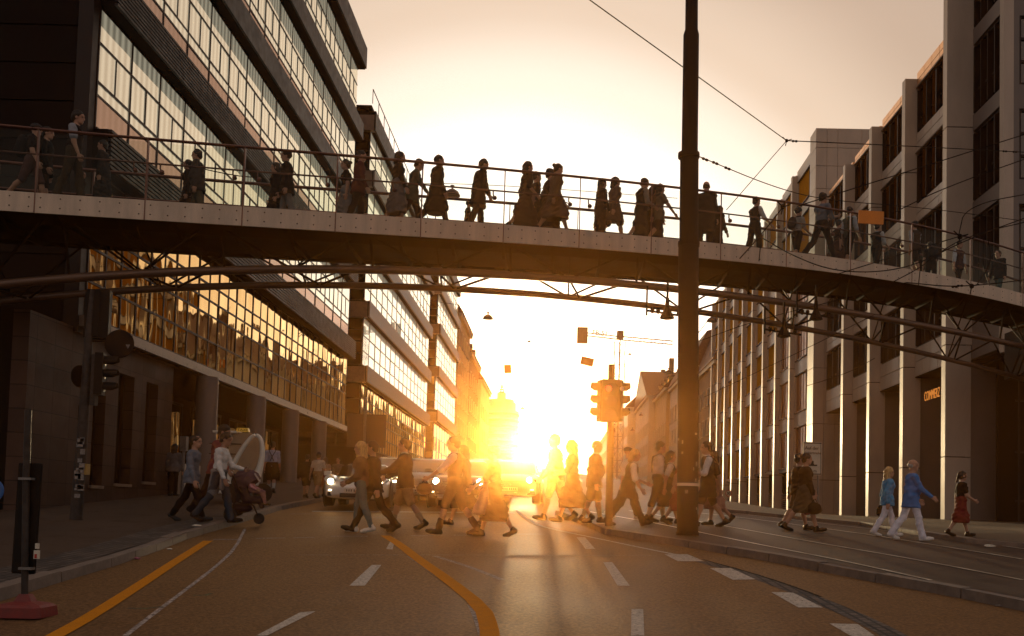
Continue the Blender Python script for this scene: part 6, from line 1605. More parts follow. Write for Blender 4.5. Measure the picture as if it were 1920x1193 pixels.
def car(loc, heading, kind, paint, label, taxi=False, lit=True, plate='narrow'):
    d = CARS[kind]; t = thing('car', label, 'car', loc, heading, 'cars queueing at the crossing')
    L = lambda b, n, m, p=None, **k: b.build(n, m, p or t, local=True, **k)
    b = MB(); n = 20; vs = []
    # resample sections for a smooth outline
    S = d['secs']; xs = [q[0] for q in S][::-1]; fine = np.linspace(S[-1][0], S[0][0], 40)[::-1]
    sec = []
    for x in fine: sec.append((x,) + tuple(float(np.interp(x, xs, [q[k] for q in S][::-1])) for k in (1, 2, 3)))
    for q in sec: vs += ring_lower(*q, n=n)
    fs = []
    for i in range(len(sec) - 1):
        for j in range(n): fs.append((i * n + j, i * n + (j + 1) % n, (i + 1) * n + (j + 1) % n, (i + 1) * n + j))
    fs.append(tuple(range(n))[::-1]); fs.append(tuple((len(sec) - 1) * n + j for j in range(n))); b.add(vs, fs)
    if kind == 'sports':
        for s in (1, -1):       # raised wings that carry the lamps
            vs = []; fs = []
            for i in range(9):
                u = i / 8; x = 2.08 - 1.5 * u; r = .155 * math.sin(math.pi * min(1, .30 + u * .7)) ** .7 + .01
                for j in range(10): a = 2 * math.pi * j / 10; vs.append((x, s * (.69 + .02 * u) + r * math.cos(a), .655 + .11 * math.sin(math.pi * min(1, .25 + .5 * u)) + r * .75 * math.sin(a)))
            for i in range(8):
                for j in range(10): fs.append((i * 10 + j, i * 10 + (j + 1) % 10, (i + 1) * 10 + (j + 1) % 10, (i + 1) * 10 + j))
            fs.append(tuple(range(10))); b.add(vs, fs)
    body = L(b, 'body', paint, smooth=True)
    # cabin: painted shell and separate panes
    cb = d['cab']; b = MB(); zb = d['belt'] - .03
    def hw(z, wtop, zt): return wtop
    P = []
    for (x, w, z) in cb:
        wb = w + .16 * (z - zb)
        P.append([(x, wb if z > zb + .1 else w + .02, zb), (x, w, z - .05), (x, w - .10, z), (x, -w + .10, z), (x, -w, z - .05), (x, -(wb if z > zb + .1 else w + .02), zb)])
    vs = sum(P, []); fs = []
    for i in range(len(P) - 1):
        for j in range(5): fs.append((i * 6 + j, i * 6 + j + 1, (i + 1) * 6 + j + 1, (i + 1) * 6 + j))
    b.add(vs, fs); L(b, 'cabin', paint, smooth=True)
    def inset(q, m, off): # quad shrunk toward centre and pushed outward
        Q = [Vector(p) for p in q]; c = sum(Q, Vector()) / 4; nn = (Q[1] - Q[0]).cross(Q[3] - Q[0]).normalized()
        if nn.dot(c - Vector((-.3, 0, .9))) < 0: nn = -nn
        return [c + (p - c) * m + nn * off for p in Q]
    b = MB(); w0, w1 = P[0], P[2]
    q = [w0[2], w0[3], w1[3], w1[2]]; q = [(w0[1][0], w0[1][1] * .97, w0[1][2] + .03), (w0[4][0], w0[4][1] * .97, w0[4][2] + .03), (w1[3][0] + .05, w1[3][1] * 1.02, w1[3][2] - .03), (w1[2][0] + .05, w1[2][1] * 1.02, w1[2][2] - .03)]
    mid = P[1]; qa = inset([q[0], q[1], (mid[4][0], mid[4][1] * .96, mid[4][2] + .03), (mid[1][0], mid[1][1] * .96, mid[1][2] + .03)], 1.0, .025)
    qb = inset([qa[3], qa[2], q[2], q[3]], 1.0, .012); qb[0], qb[1] = qa[3], qa[2]
    b.quad(*qa); b.quad(qb[0], qb[1], qb[2], qb[3]); L(b, 'windshield', M['car_glass'])
    for s, i0, i1 in ((1, 0, 1), (-1, 5, 4)):
        b = MB(); k = 1
        xs_ = [cb[0][0] - .15, cb[2][0], cb[-3][0], cb[-1][0] + .25]
        ztop = cb[2][2] - .09; y0 = P[1][i0][1]; y1 = cb[2][1] * s
        b.add([(xs_[0], y0 * 1.0 + s * .02, zb + .05), (xs_[3], y0 + s * .02, zb + .05), (xs_[2], y1 + s * .05, ztop), (xs_[1], y1 + s * .05, ztop)], [(0, 1, 2, 3)])
        L(b, 'side_window', M['car_glass'])
    for s in (1, -1):
        b = MB(); x = cb[0][0] - .25; b.cbox((x, s * (d['secs'][3][1] + .10), d['belt'] + .10), ((1, 0, 0), (0, 1, 0), (0, 0, 1)), .07, .10, .065); b.tube([(x, s * .84, d['belt'] + .04), (x, s * (d['secs'][3][1] + .06), d['belt'] + .08)], .03, 6)
        L(b, 'wing_mirror', paint, bevel=.025)
        b = MB(); lx, ly, lz, shp = d['lamp']
        if shp == 'oval': b.lathe([(0, .055), (.08, .04), (.11, .0), (.115, -.05)], (lx + .04, s * ly, lz), 20, ax=(1, 0, .35))
        else: b.cbox((lx + .0, s * ly, lz), ((1, -s * .35, 0), (s * .35, 1, 0), (0, 0, 1)), .08, .17, .075)
        hl = L(b, 'headlight', M['rim'], smooth=(shp == 'oval'), bevel=0 if shp == 'oval' else .03)
        b = MB(); lp = Vector((lx + (.098 if shp == 'oval' else .085), s * (ly if shp == 'oval' else ly - .05), lz + (.015 if shp == 'oval' else 0))); b.lathe([(0, .014), (.075, .008), (.085, 0)], lp, 16, ax=(1, 0, .1)); L(b, 'bulb', M['head_lit'] if lit else M['lens_off'], hl)
        b = MB(); dx, dy_, dz = d['drl']; b.cbox((dx - .02, s * dy_, dz), ((1, -s * .3, 0), (s * .3, 1, 0), (0, 0, 1)), .03, .13, .015); L(b, 'running_light', M['drl'])
        b = MB(); b.cbox((dx - .08, s * (dy_ - .05), dz - .10), ((1, -s * .25, 0), (s * .25, 1, 0), (0, 0, 1)), .06, .22, .055); L(b, 'air_intake', M['trim'], bevel=.015)
    b = MB(); fx = d['secs'][0][0]
    if kind == 'sports': b.cbox((fx - .04, 0, .30), ((1, 0, 0), (0, 1, 0), (0, 0, 1)), .06, .38, .055)
    else:
        for k in range(5): b.cbox((fx - .01, 0, .50 + k * .055 + (d['secs'][0][3] - .75)), ((1, 0, 0), (0, 1, 0), (0, 0, 1)), .035, .42, .014)
        b.cbox((fx - .03, 0, .30), ((1, 0, 0), (0, 1, 0), (0, 0, 1)), .05, .55, .05)
    L(b, 'grille', M['trim'] if kind == 'sports' else M['rim'])
    b = MB(); b.cbox((fx + .02, 0, .43), ((1, 0, 0), (0, 1, 0), (0, 0, 1)), .012, .26, .055, 0)
    for k in range(7): b.cbox((fx + .033, -.19 + k * .06 + (.02 if k > 2 else 0), .43), ((1, 0, 0), (0, 1, 0), (0, 0, 1)), .003, .014, .030, 1)
    L(b, 'number_plate', [M['white'], M['ink']])
    for ax_ in d['axle']:
        for s in (1, -1):
            b = MB(); r = d['wheel']; c = (ax_, s * d['track'], r)
            b.lathe([(r * .62, -.11), (r * .93, -.115), (r, -.08), (r, .08), (r * .93, .115), (r * .62, .11)], c, 26, ax=(0, s, 0)); ty = L(b, 'wheel', M['tyre'], smooth=True)
            b = MB(); b.lathe([(r * .64, .02), (r * .64, .112), (r * .56, .10), (r * .5, .06), (0, .05)], c, 20, ax=(0, s, 0))
            for k in range(5): an = 2 * math.pi * k / 5; b.cbox((ax_ + math.cos(an) * r * .32, s * (d['track'] + .085), r + math.sin(an) * r * .32), ((math.cos(an), 0, math.sin(an)), (0, 1, 0), (-math.sin(an), 0, math.cos(an))), r * .3, .015, .035)
            L(b, 'rim', M['rim'], ty)
            b = MB(); b.lathe([(r * 1.16, -.02), (r * 1.16, .01), (0, .012)], (ax_, s * (d['secs'][3][1] - .005), r + .03), 24, ax=(0, s, 0)); L(b, 'wheel_arch', M['trim'])
    return t
def put_car(px, py, kind, paint, label, yaw=0.0, **k):
    p = G(px, py, 0.0); fx = CARS[kind]['secs'][0][0]; h = -math.pi / 2 + yaw
    c = Vector((p.x - math.cos(h) * fx * .62, p.y - math.sin(h) * fx * .62, 0)); c.z = gzf(c.x, c.y) 
    o = car(tuple(c), h, kind, paint, label, **k); return o
put_car(671, 956, 'sports', M['car_white'], 'low white sports car with round lit headlights at the stop line, leftmost of the queue', yaw=.05)
put_car(730, 944, 'sedan', M['car_white'], 'white saloon car with bright roof directly behind the sports car', yaw=.03)
put_car(793, 947, 'sedan', M['car_silver'], 'silver car with bright roof between the sports car and the dark car', yaw=-.02)
put_car(862, 958, 'sedan', M['car_dark'], 'dark saloon car with horizontal grille bars right behind the bag-carrying pair', yaw=0)
put_car(958, 949, 'sedan', M['car_silver'], 'pale car in the glare, farthest right of the waiting queue', yaw=-.03)
put_car(905, 937, 'sedan', M['car_white'], 'pale car hidden behind the dark saloon car', yaw=0)

# ---- cycle rickshaw with a white shell
pr = G(462, 944, 0.12); Yr = pr.y
def rk(px, py, dy=0.0): return at(px, py, Yr + dy)
t = thing('cycle_rickshaw', 'white cycle rickshaw with hooped shell and yellow roof sign behind the stroller', 'rickshaw', tuple(pr))
M['shell'] = mat('white plastic shell', (0.80, 0.74, 0.66), 0.35, var=0.06); M['canvas'] = mat('beige canvas', (0.42, 0.30, 0.20), 0.8, var=0.12, scale=5)
hoop = smooth3([rk(425, 905), rk(432, 882), rk(450, 848), rk(468, 822), rk(480, 815), rk(489, 822), rk(493, 842), rk(490, 868), rk(482, 893), rk(476, 908)], 2)
rad = [.115 * (1 - .62 * math.sin(math.pi * min(1, i / (len(hoop) - 1) * 1.15)) ** .6) + .012 for i in range(len(hoop))]
b = MB(); b.tube(hoop, rad, 12); b.build('hoop', M['shell'], t, smooth=True)
A = [rk(428, 812, .5), rk(468, 811, .5), rk(489, 822, .5), rk(491, 842, .5), rk(481, 890, .5), rk(432, 888, .5)]
b = MB(); b.prism(A, (0, .06, 0)); b.build('rear_panel', M['canvas'], t)
b = MB(); b.box(rk(426, 0).x, rk(470, 0).x, Yr + .35, Yr + 1.0, rk(440, 813, .5).z, rk(440, 810, .5).z + .02); b.build('roof_lip', M['shell'], t, bevel=.015)
b = MB()
for y in (833, 852): b.box(rk(430, 0, .48).x, rk(488, 0, .48).x, Yr + .46, Yr + .495, rk(450, y, .48).z - .012, rk(450, y, .48).z + .012)
b.build('seam_bar', M['frame'], t)
c0 = rk(456, 806.5, .5)
b = MB(); wv, hv_ = 12.5 * Yr / F, 3.6 * Yr / F
b.prism([(c0.x - wv, Yr + .42, c0.z - hv_), (c0.x + wv, Yr + .42, c0.z - hv_), (c0.x + wv * .82, Yr + .42, c0.z + hv_), (c0.x - wv * .82, Yr + .42, c0.z + hv_)], (0, .14, 0)); sg = b.build('roof_sign', mat('yellow taxi sign', (.62, .36, .05), .4, emit=(1, .5, .05), estr=.12), t)
text_mesh('lettering', 'TAXI', hv_ * 1.75, M['ink'], Matrix.Translation((c0.x, Yr + .412, c0.z - hv_ * .62)) @ Matrix.Rotation(R(90), 4, 'X'), sg, ext=.003, align='CENTER', sx=1.35)
b = MB(); b.box(rk(434, 0).x, rk(484, 0).x, Yr + .1, Yr + .8, pr.z + .38, pr.z + .52); b.build('seat', M['canvas'], t, bevel=.04)
b = MB(); b.box(rk(430, 0).x, rk(486, 0).x, Yr + .1, Yr + .9, pr.z + .26, pr.z + .34); b.build('floor_pan', M['shell'], t, bevel=.02)
for (px, dy) in ((438, 0.02), (438, 0.95), (492, .48)):
    b = MB(); c = rk(px, 930, dy); c.z = gzf(c.x, c.y) + .12 + .27; b.lathe([(.24, -.02), (.27, -.018), (.27, .018), (.24, .02)], c, 26, ax=(0, 1, 0))
    for k in range(8): an = k * math.pi / 4; b.tube([c, c + Vector((math.cos(an) * .25, 0, math.sin(an) * .25))], .006, 4)
    b.build('wheel', M['tyre'], t)

# ---- stroller with a child
ps_ = G(462, 978, 0.0); ps_ = at(462, 976, 21.2); Ys = ps_.y; 
def sk(px, py, dy=0.0): return at(px, py, Ys + dy)
gs = gzf(ps_.x, Ys) + .12
t = thing('stroller', 'dark three-wheeled stroller with half-open hood pushed to the kerb', 'stroller', (ps_.x, Ys, gs))
b = MB()
for dy in (-.24, .24):
    b.tube([sk(437, 893, dy), sk(446, 915, dy), sk(476, 950, dy * .6), sk(484, 968, dy * .1)], .016, 8)
    b.tube([sk(446, 915, dy), sk(440, 940, dy), sk(434, 962, dy)], .015, 8); b.tube([sk(440, 940, dy), sk(474, 948, dy * .6)], .013, 8)
b.tube([sk(437, 893, -.24), sk(437, 893, .24)], .02, 8); b.tube([sk(434, 962, -.26), sk(434, 962, .26)], .014, 8)
b.build('frame', M['frame'], t, smooth=True)
for (px, r, dy) in ((432, .14, -.28), (432, .14, .28), (486, .115, 0)):
    c = sk(px, 960, dy); c.z = gzf(c.x, c.y) + (.12 if px < 470 else .0) + r
    if px > 470: c.z = gs + r - .06
    b = MB(); b.lathe([(r * .55, -.025), (r * .9, -.028), (r, -.015), (r, .015), (r * .9, .028), (r * .55, .025)], c, 22, ax=(0, 1, 0)); wl = b.build('wheel', M['tyre'], t, smooth=True)
    b = MB(); b.lathe([(0, -.02), (r * .5, -.018), (r * .58, 0), (r * .5, .018), (0, .02)], c, 16, ax=(0, 1, 0)); b.build('rim', M['rim'], wl)
sdk = fabric((.05, .028, .03)); sdk2 = fabric((.13, .07, .075))
Q = lambda px, py, dy=0: np.array(sk(px, py, dy))
def world_cloth(name, prims, h, k, m, parent, cuts=(), wr=.003):
    o = cloth_obj(name, prims, h, k, m, None, cuts, wr); 
    if o: o.parent = parent; o.matrix_parent_inverse = parent.matrix_basis.inverted()
    return o
world_cloth('seat', [cap(Q(452, 900, -.12), Q(462, 935, -.12), .10, .10), cap(Q(452, 900, .12), Q(462, 935, .12), .10, .10), cap(Q(462, 937, -.12), Q(486, 938, -.12), .09, .07), cap(Q(462, 937, .12), Q(486, 938, .12), .09, .07), cap(Q(487, 936, -.1), Q(491, 950, -.1), .06, .05), cap(Q(487, 936, .1), Q(491, 950, .1), .06, .05)], .02, .04, sdk, t)
world_cloth('hood', [ell(Q(463, 903), (.30, .25, .27))], .02, .02, sdk2, t, [(Q(474, 908), _unit(V3(.62, 0, -.78)))], .006)
world_cloth('hood_trim', [cap(Q(478, 889, -.16), Q(487, 903, -.16), .02, .02), cap(Q(478, 889, .16), Q(487, 903, .16), .02, .02), cap(Q(487, 903, -.16), Q(487, 903, .16), .022, .022)], .012, .01, fabric((.45, .38, .34)), t, wr=0)
world_cloth('basket', [ell(Q(452, 953), (.24, .19, .10))], .02, .02, sdk, t)
def child_in(px, py):
    p = sk(px, py)
    o, J, s = person((p.x - .03, p.y - .06, p.z - .24), .74, 0.0, 'small child in pink sitting in the stroller under the hood', pose='sit', lean=-.25, arms=((.5, .15, .6), (.5, .15, .6)), top=('shirt', (.60, .27, .28), 'long', .08), bottom=('trousers', (.25, .12, .11)), hair=('short', (.12, .06, .03)), skin=0)
    return o
child_in(476, 926)
# ------------------------------------------------------------------ who walks where
BK = (.008, .006, .006); DK = (.020, .011, .009); BR = (.055, .026, .015); WH = (.62, .58, .56); GY = (.16, .15, .15); RD = (.20, .03, .03); BL = (.10, .16, .30); KH = (.24, .15, .08); TN = (.28, .20, .14)
HB = (.02, .012, .008); HBR = (.05, .025, .012); HG = (.35, .33, .31); HBL = (.50, .30, .12)
Lf, Rt, AW, TO = math.pi, 0.0, math.pi / 2, -math.pi / 2
def ped(px, feet, head, heading, label, h=0.0, **k):
    p, H = at_ground(px, feet, head, h)
    return person(tuple(p), H * 1.0, heading, label, **k)
# left pavement
ped(356, 978, 816, Rt, 'man in grey-blue long shirt and black trousers walking left of the white-shirted man', .12, pose='walk', lead=-1, top=('shirt', (.13, .15, .19), 'long', .16), bottom=('trousers', BK), arms=((-.15, .1, .15), (.12, .1, .2)), hair=('short', HB), shoes=(.03, .03, .03))
ped(401, 968, 797, Rt, 'tall man in red checked shirt behind the white-shirted man', .12, pose='walk', lead=1, top=('shirt', (.20, .05, .05), 'long', .14), bottom=('jeans', DK), lean=.12, nod=.25, hair=('short', HB), skin=1)
ped(407, 980, 811, Rt, 'bearded man in white shirt with grey sweater tied round his waist pushing the stroller', .12, pose='walk', lead=1, top=('shirt', WH, 'long', .08), bottom=('jeans', (.035, .045, .06)), lean=.10, nod=.2, arms=((.45, .12, .9), (.10, .12, .35)), extras=(('tied_sweater', (.17, .16, .16)),), hands=('grip', 'relaxed'), hair=('short', HB), skin=1)
ped(323, 930, 832, AW, 'dark long-haired person standing at the shop window behind the parapet', .12, pose='stand', sex='f', top=('jacket', (.10, .10, .11), 'long', .15), bottom=('trousers', BK), hair=('long', HB))
ped(508, 925, 828, AW + .2, 'man in pale blue shirt with crossed black braces seen from behind', .12, pose='short', top=('shirt', (.30, .34, .48), 'elbow', .06), bottom=('shorts', BK, .98), socks=((.4, .38, .36), .3), extras=(('straps', BK),), hair=('short', HB))
ped(573, 934, 852, AW, 'person in dark jacket walking away under the arcade, left of the white T-shirt', .12, pose='short', top=('jacket', DK, 'long', .2), bottom=('shorts', DK, .9), hair=('short', HB))
ped(594, 935, 848, AW - .2, 'man in white T-shirt and khaki shorts walking away under the arcade', .12, pose='walk', top=('shirt', (.48, .42, .36), 'short', .12), bottom=('shorts', KH, .9), hair=('short', HB))
ped(608, 932, 858, AW, 'person in pale top half hidden by the man in white T-shirt', .12, pose='short', sex='f', top=('shirt', (.3, .2, .15), 'short', .1), bottom=('skirt', RD, .5), hair=('bob', HBR))
ped(632, 930, 858, TO, 'person with reddish face standing behind the sports car at the left kerb', .12, pose='stand', top=('jacket', (.12, .09, .08), 'long', .14), bottom=('trousers', BK), hair=('short', HB))
# crossing, left half (walking left)
ped(697, 998, 827, Lf, 'man in dark suit striding widely behind the blonde woman', 0, pose='long', lead=1, top=('jacket', BK, 'long', .16), bottom=('trousers', BK), hair=('short', HB))
ped(675, 999, 828, Lf, 'blonde woman in brown jacket, teal jeans and white sneakers', 0, pose='short', lead=-1, sex='f', top=('jacket', (.16, .075, .035), 'long', .12), bottom=('jeans', (.09, .13, .13), .012), shoes=(.60, .55, .48), hair=('long', HBL), arms=((.1, .1, .9), (.15, .1, 1.0)))
ped(757, 993, 822, Lf, 'man in dark jacket and short leather breeches holding one arm forward', 0, pose='walk', lead=-1, top=('jacket', DK, 'long', .14), bottom=('shorts', KH, .92), socks=(TN, .62), arms=((.75, .12, .45), (.55, .12, .55)), extras=(('collar', (.5, .42, .36)),), hair=('short', HB))
ped(868, 985, 835, Lf, 'person in black heeled boots mostly hidden behind the waistcoated man', 0, pose='walk', lead=1, sex='f', top=('coat', DK, 'long', .30), bottom=('skirt', DK, .55), hair=('bob', HBR))
o, J, s = ped(850, 1003, 818, Lf, 'tall man in waistcoat with one white shirt sleeve and leather breeches', 0, pose='walk', lead=1, top=('vest', DK, 'none', .10), sleeve_under=((.58, .5, .46), 'elbow'), bottom=('shorts', BR, 1.0), socks=(BR, .9), hair=('short', HBR), arms=((.75, .15, .2), (-.25, .12, .2)), hands=('grip', 'relaxed'))
handbag(o, J, 1, 'dark bag swinging in front of the waistcoated man', DK, (.13, .06, .10), .08)
ped(925, 1006, 838, Lf, 'woman in dirndl with pale apron crossing in front of the glare', 0, pose='walk', lead=-1, sex='f', top=('dress', DK, 'elbow', .08), bottom=('skirt', DK, .62, .06), extras=(('apron', (.42, .24, .18)),), hair=('curly', HBR), arms=((.55, .2, .35), (-.3, .1, .2)))
# traffic island (h=.13)
ped(1040, 976, 815, Lf, 'tall man silhouetted directly beside the sun', .13, pose='walk', lead=1, top=('jacket', DK, 'long', .16), bottom=('shorts', DK, 1.0), hair=('short', HBR))
ped(1072, 980, 826, Lf, 'long-haired woman in knee-length dress carrying something, right of the tall man', .13, pose='walk', lead=-1, sex='f', top=('dress', DK, 'elbow', .1), bottom=('skirt', DK, .60), hair=('long', HBR), arms=((.35, .1, 1.3), (.2, .1, 1.2)))
ped(1112, 981, 826, Rt, 'bald man in dark suit jacket and knee breeches next to the traffic light', .13, pose='short', lead=1, top=('jacket', DK, 'long', .20), bottom=('shorts', DK, .95), socks=((.4, .3, .2), .25), extras=(('collar', WH),), hair=('bald', HG), belly=.06, arms=((-.2, .1, .15), (-.1, .1, .25)))
ped(1172, 972, 838, Rt, 'person in flat cap almost hidden behind the leaning blond walker', .13, pose='walk', lead=-1, top=('shirt', WH, 'elbow', .1), bottom=('trousers', DK), shoes=(.6, .55, .5), hair=('cap', BK))
ped(1176, 986, 842, Rt, 'leaning blond walker in dark waistcoat and white sleeves with wide dark trousers', .13, pose='long', lead=1, lean=.22, sex='f', top=('vest', BR, 'none', .28), sleeve_under=(WH, 'elbow'), bottom=('trousers', DK, .045), hair=('bob', HBL), arms=((.3, .2, .9), (.1, .15, .5)))
ped(1232, 980, 828, Rt, 'man in white shirt with one brace and baggy breeches left of the mast', .13, pose='short', lead=1, top=('shirt', (.60, .54, .5), 'elbow', .04), bottom=('shorts', DK, 1.12), socks=((.5, .4, .3), .45), extras=(('straps', DK),), hair=('short', HBR), belly=.05)
ped(1252, 982, 846, Rt, 'smaller person in waistcoat at the elbow of the white-shirted man', .13, pose='walk', lead=-1, sex='f', top=('vest', DK, 'none', .12), sleeve_under=(WH, 'short'), bottom=('skirt', BR, .52), hair=('bob', HB))
ped(1276, 985, 840, Rt, 'person half covered by the tram mast with a bare arm showing', .13, pose='walk', lead=1, sex='f', top=('dress', RD, 'short', .1), bottom=('skirt', RD, .6), hair=('short', HBR), arms=((-.45, .15, .2), (-.5, .15, .2)))
ped(1326, 988, 828, Lf, 'man with dark jacket draped over a white shirt right behind the mast', .13, pose='walk', lead=1, top=('vest', BK, 'none', .32), sleeve_under=(WH, 'elbow'), bottom=('shorts', BR, 1.0), hair=('short', HBR), arms=((.3, .12, 1.2), (.2, .12, 1.0)))
ped(1338, 985, 845, Lf, 'woman in pinkish skirt and heels partly hidden by the draped jacket', .13, pose='push', lead=1, sex='f', top=('dress', BR, 'short', .1), bottom=('skirt', (.30, .15, .12), .56, .07), hair=('bob', HBR))
# tram lane and right pavement
ped(1494, 994, 851, Rt, 'dark-clad man half hidden behind the woman with the handbag', .13, pose='walk', lead=1, top=('jacket', DK, 'long', .14), bottom=('shorts', BR, 1.0), hair=('short', HB))
o, J, s = ped(1507, 997, 850, Rt, 'dark-clad woman in wrap skirt carrying a handbag across the tram tracks', .13, pose='walk', lead=-1, top=('jacket', DK, 'long', .12), bottom=('skirt', (.08, .055, .035), .50, .03), hair=('bun', HB), arms=((.10, .12, .15), (.16, .12, .15)), hands=('grip', 'grip'), sex='f')
handbag(o, J, -1, 'black handbag hanging from the hand of the dark-clad woman', BK, (.15, .07, .13), .14)
handbag(o, J, 1, 'pink cloth bag swinging behind the black handbag', (.28, .07, .10), (.10, .05, .16), .10, name='cloth_bag', cat='bag')
o, J, s = ped(1663, 1006, 876, Rt, 'blonde woman in light blue jacket and white trousers', .13, pose='walk', lead=1, sex='f', top=('jacket', (.07, .25, .44), 'long', .16), bottom=('trousers', (.66, .62, .70), .035), shoes=WH, hair=('long', HBL), arms=((-.25, .15, .3), (-.35, .16, .35)))
handbag(o, J, 1, 'black shoulder bag at the hip of the blonde woman in blue', BK, (.15, .08, .16), .0)
ped(1707, 1014, 862, Rt, 'stout grey-haired man in blue shirt and white trousers', .13, pose='walk', lead=-1, top=('shirt', (.045, .17, .44), 'long', .22), bottom=('trousers', (.66, .62, .70), .04), shoes=WH, hair=('bald', HG), belly=.06, arms=((.35, .2, .35), (.45, .2, .45)))
ped(1801, 1006, 883, Rt, 'dark-haired woman in black top and red skirt on the right pavement', .22, pose='walk', lead=1, sex='f', top=('dress', BK, 'short', .08), bottom=('skirt', (.16, .02, .018), .56, .05), hair=('pony', HB), arms=((-.2, .1, .6), (.2, .1, .9)))

# people on the bridge
def bped(px, head, heading, label, H=1.74, lo=.45, hi=2.05, **k):
    p, hh, dy = on_bridge(px, head, H, lo, hi)
    k.setdefault('lead', 1 if _pc[0] % 2 else -1)
    sl = math.atan(.40 + .023 * p.x)
    if heading in (Lf, Rt): heading += sl
    return person(tuple(p), min(max(hh, H * .88), H * 1.1), heading, label, **k)
o, J, s = bped(64, 232, Rt, 'bridge walker with square backpack and pinkish shorts at the far left', pose='walk', top=('shirt', DK, 'short', .12), bottom=('shorts', (.10, .05, .045), 1.0), hair=('cap', BK), arms=((-.2, .12, .3), (.2, .12, .3)), lo=.8)
backpack(o, J, 'square dark backpack worn by the leftmost bridge walker', (.02, .016, .016), 1.0)
bped(86, 236, Rt, 'dark figure just ahead of the backpack walker at the left bridge end', pose='short', top=('jacket', BK, 'long', .2), bottom=('shorts', DK, 1.0), lo=1.4)
bped(142, 208, Rt, 'tall man in white short sleeves and waistcoat at the left bridge end', pose='short', H=1.85, top=('vest', DK, 'none', .12), sleeve_under=((.26, .26, .29), 'short'), bottom=('trousers', (.06, .04, .025), .04), hair=('short', HB), lo=.5, hi=1.2)
bped(153, 322, Rt, 'small child in red skirt beside the tall man on the bridge', H=1.05, pose='short', sex='f', top=('dress', DK, 'short', .1), bottom=('skirt', (.12, .016, .016), .5), hair=('bob', HB), lo=.6, hi=1.6)
bped(197, 264, Lf, 'figure in long dark cloak below the bridge handrail', H=1.55, pose='stand', sex='f', top=('coat', (.035, .03, .028), 'long', .5), bottom=('skirt', (.035, .03, .028), .75), hair=('short', HB), lo=.5)
bped(374, 281, Lf, 'stocky man in light jacket facing left in front of the glass facade', pose='short', top=('jacket', (.05, .04, .035), 'long', .2), bottom=('trousers', (.09, .075, .05), .04), hair=('short', HB), belly=.05)
bped(357, 300, Lf, 'woman close behind the stocky man, facing left', H=1.62, pose='short', sex='f', top=('jacket', DK, 'long', .25), bottom=('skirt', DK, .7), hair=('bob', HB), lo=1.0)
bped(541, 284, Lf, 'man in dark jacket with quiff facing left at the second sunshade', pose='short', top=('jacket', BK, 'long', .22), bottom=('trousers', GY, .03), hair=('curly', HB))
bped(521, 306, Lf, 'shorter woman left of the quiffed man', H=1.62, pose='short', sex='f', top=('coat', BK, 'long', .4), bottom=('skirt', BK, .7), hair=('bob', HB), lo=.9)
bped(652, 300, Lf, 'woman in dark top and long grey skirt left of the red-shirted man', H=1.62, pose='short', sex='f', top=('shirt', BK, 'short', .12), bottom=('skirt', GY, .78, .06), hair=('bun', HB))
bped(674, 282, Rt, 'man in dark red shirt in front of the second glass block', pose='short', H=1.78, top=('shirt', (.10, .02, .018), 'long', .2), bottom=('trousers', BK, .03), lo=.6)
bped(747, 284, Rt, 'person in black top and light skirt, left of two at the roof edge', pose='short', sex='f', top=('shirt', BK, 'long', .1), bottom=('skirt', (.14, .12, .12), .66, .04), hair=('bob', HB))
bped(775, 298, Rt, 'stooped man in greenish shirt right of the light-skirted woman', pose='walk', H=1.70, top=('shirt', (.08, .085, .06), 'long', .24), bottom=('shorts', BR, 1.1), lean=.14, nod=.3)
bped(820, 291, Rt, 'person in long belted coat beside the hanging lamp', pose='walk', top=('coat', BK, 'long', .55), bottom=('trousers', BK), hair=('short', HB), arms=((.1, .06, .3), (.1, .06, .3)))
o, J, s = bped(899, 298, Rt, 'broad man with coat leaning slightly forward, alone in the bright sky', pose='short', H=1.8, top=('coat', BK, 'long', .32), bottom=('trousers', DK, .05), hair=('short', HB), belly=.05, lean=.10, nod=.2)
bped(877, 378, Rt, 'small child crouching low behind the broad man', H=.95, pose='short', top=('shirt', DK, 'short', .1), bottom=('shorts', DK, .9), hair=('curly', HB))
o, J, s = bped(987, 303, Rt, 'woman in wide long skirt walking right with hand on her hip', pose='long', sex='f', H=1.74, top=('shirt', BK, 'elbow', .1), bottom=('skirt', BR, .72, .07), hair=('bob', HB), arms=((-.2, .35, 1.2), (-.1, .3, 1.0)))
bped(1003, 322, Rt, 'person hidden behind the wide-skirted woman', H=1.6, pose='walk', top=('shirt', DK, 'short', .2), bottom=('shorts', DK, 1.0), lo=1.2)
bped(1029, 316, Rt, 'dark-haired woman behind the woman in pale jacket', H=1.68, pose='long', sex='f', top=('shirt', BK, 'long', .12), bottom=('skirt', BR, .65, .05), hair=('short', HB), lo=1.1)
bped(1042, 307, Rt, 'woman in pale jacket and short skirt walking briskly right', pose='long', sex='f', H=1.72, top=('jacket', (.16, .10, .07), 'long', .16), bottom=('skirt', (.14, .07, .05), .54, .07), hair=('bun', HBR), arms=((.45, .12, .3), (-.4, .12, .3)), nod=.15)
bped(1127, 335, Rt, 'woman with very long hair and long dress, left of the pair before the mast', pose='short', sex='f', top=('dress', DK, 'long', .15), bottom=('skirt', DK, .80, .03), hair=('long', HB), H=1.66)
bped(1152, 332, Rt, 'person in loose tunic right of the woman with very long hair', pose='walk', sex='f', top=('jacket', (.12, .07, .05), 'long', .36), bottom=('shorts', BR, .95), hair=('bob', HB), H=1.68)
bped(1203, 334, Rt, 'man in waistcoat looking down next to the woman with outstretched arm', pose='walk', top=('vest', BK, 'none', .15), sleeve_under=((.25, .2, .17), 'long'), bottom=('skirt', DK, .7, .04), nod=.3, H=1.74, arms=((.2, .1, 1.2), (.15, .1, 1.1)))
